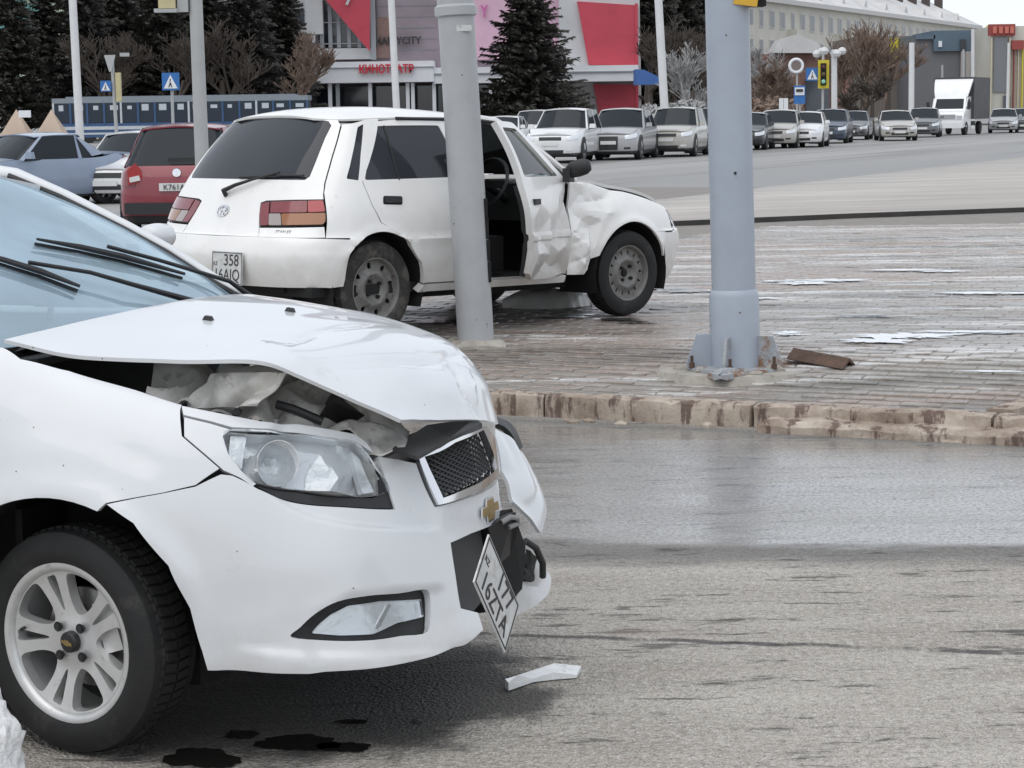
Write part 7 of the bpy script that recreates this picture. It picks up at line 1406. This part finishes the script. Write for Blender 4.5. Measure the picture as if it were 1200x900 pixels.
e = post('crossing_sign_post', 203, 160, 201, 86, 60, .045, GALV, 'blue pedestrian crossing sign on a grey post before the trolleybus', cat='road sign'); crossing_sign(e, 200, 95.5, 59.9, .50)
e = post('give_way_sign_post', 138, 165, 131, 66, 58, .05, GALV, 'grey post carrying a triangular sign seen from behind and a small traffic light', cat='road sign'); o = Vector(e.location)
m = MB(); c = Vector(ony(129, 73, 57.9)) - o; m.prism([(-.16, .20), (.16, .20), (.03, -.26), (-.03, -.26)], .03, Matrix.Translation(c) @ Matrix.Rotation(math.radians(90), 4, 'X')); m.build('triangular_sign', P_mat('sign_back_grey', (.42, .43, .43), .4), e); s = crossing_sign(e, 124, 101, 57.9, .30); m = MB(); m.box(Vector(ony(139, 102, 58)) - o, (.14, .16, .80)); m.build('signal_housing', PYEL, e); m = MB(); m.box(Vector(ony(146, 64, 58)) - o, (.26, .06, .10)); m.build('bracket', GALV, e)
e = post('signal_post', 964, 136, 964.5, 64, 100, .06, GALV, 'yellow traffic light with blue crossing sign beside the ball lamp post', cat='traffic light'); o = Vector(e.location); YLS = P_mat('signal_panel_yellow', (.62, .50, .03), .5); m = MB(); m.box(Vector(ony(965, 87, 99.8)) - o, (.52, .06, 1.35)); m.build('signal_panel', YLS, e); m = MB(); m.box(Vector(ony(965, 87, 99.7)) - o, (.26, .12, 1.05)); m.build('signal_housing', INNER, e)
for k, c_ in enumerate(((.08, .02, .02), (.10, .07, .02), (.25, .55, .40))): m = MB(); m.lathe([(0, .03), (.10, .0)], 12, Matrix.Translation(Vector(ony(965, 78.5 + 8.5 * k, 99.55)) - o) @ Matrix.Rotation(math.radians(90), 4, 'X')); m.build('signal_lens', P_mat('signal_lens_%d' % k, c_, .3), e)
crossing_sign(e, 952, 87, 99.9, .62); m = MB(); m.tube([Vector(ony(952, 87, 100)) - o, Vector(ony(964, 87, 100)) - o], .03, 6); m.build('arm', GALV, e)
e = post('ball_lamp_post', 978, 136, 977.5, 58, 102, .15, LAMPW, 'white post topped by a pale ring of lamp globes', .14); o = Vector(e.location); 
for k in range(6): q = k * math.pi / 3; m = MB(); c = Vector(ony(972, 60 + (k % 2) * 3, 102)) - o + Vector((.62 * math.cos(q), .4 * math.sin(q), 0)); m.lathe([(0, -.2), (.16, -.14), (.22, 0), (.16, .14), (0, .2)], 12, Matrix.Translation(c)); m.build('lamp_globe', P_mat('lamp_globe', (.62, .62, .62), .4), e, True)
e = post('bus_stop_sign', 937.5, 140, 937.5, 100, 92, .04, GALV, 'blue and white bus stop sign on a post beside the white hatchback', cat='road sign'); o = Vector(e.location); m = MB(); m.box(Vector(ony(937, 111, 91.9)) - o, (.50, .05, .80)); s = m.build('sign_panel', SIGNB, e); m = MB(); m.box(Vector(ony(937, 107, 91.85)) - o, (.42, .04, .34)); m.build('white_field', SIGNW, s)
m = MB(); m.box(Vector(ony(937, 106, 91.8)) - o, (.30, .02, .12)); m.build('bus_symbol', INK, s)
e = post('round_clock', 934, 140, 934, 85, 110, .05, GALV, 'round white-rimmed clock on a thin post before the brick annex', cat='clock'); o = Vector(e.location); c = Vector(ony(933, 77, 109.9)) - o; m = MB(); m.tube([c + Vector((.34 * math.cos(q), 0, .34 * math.sin(q))) for q in np.linspace(0, 2 * math.pi, 25)], .08, 8, False); m.build('rim', SIGNW, e, True); m = MB(); m.lathe([(0, .02), (.32, .02)], 20, Matrix.Translation(c) @ Matrix.Rotation(math.radians(90), 4, 'X')); m.build('face', P_mat('clock_face', (.20, .16, .15), .5), e)
e = post('notice_board', 918, 140, 918, 132, 108, .05, GALV, 'small white notice board behind the beige hatchback', cat='board'); o = Vector(e.location); m = MB(); m.box(Vector(ony(915.5, 123, 108)) - o, (.22, .06, .70)); m.box(Vector(ony(921, 123, 108)) - o, (.22, .06, .70)); m.build('panel', SIGNW, e)
# wooden pyramids behind the blue-grey saloon
WOOD = P_mat('beige_plywood', (.46, .36, .28), .7, var=.12, vscale=1.2)
for x, lb in ((20, 'beige plywood pyramid with a small white board beside its tip'), (61, 'beige plywood pyramid standing alone behind the boot of the blue-grey saloon')):
    p = onz(x, 178, .1); p = np.array([ony(x, 150, 78)[0], 78.0, .1]); e = empty('plywood_pyramid', p.tolist(), 0, lb, 'kiosk', 'plywood pyramids behind the parked cars'); top = float(ony(x, 128, 78)[2]) - .1; w_ = .95
    obj('roof', mesh([(-w_, -w_, top - 1.75), (w_, -w_, top - 1.75), (w_, w_, top - 1.75), (-w_, w_, top - 1.75), (0, 0, top)], [(0, 1, 4), (1, 2, 4), (2, 3, 4), (3, 0, 4), (3, 2, 1, 0)], 'roof'), WOOD, e); m = MB(); m.box((0, 0, (top - 1.75) / 2), (w_ * 1.7, w_ * 1.7, top - 1.75)); m.build('wall', WOOD, e)
    if x == 20: m = MB(); c = Vector(ony(29, 133.5, 77)) - Vector(p); m.box(c, (.45, .05, .26)); m.build('sign_board', SIGNW, e)
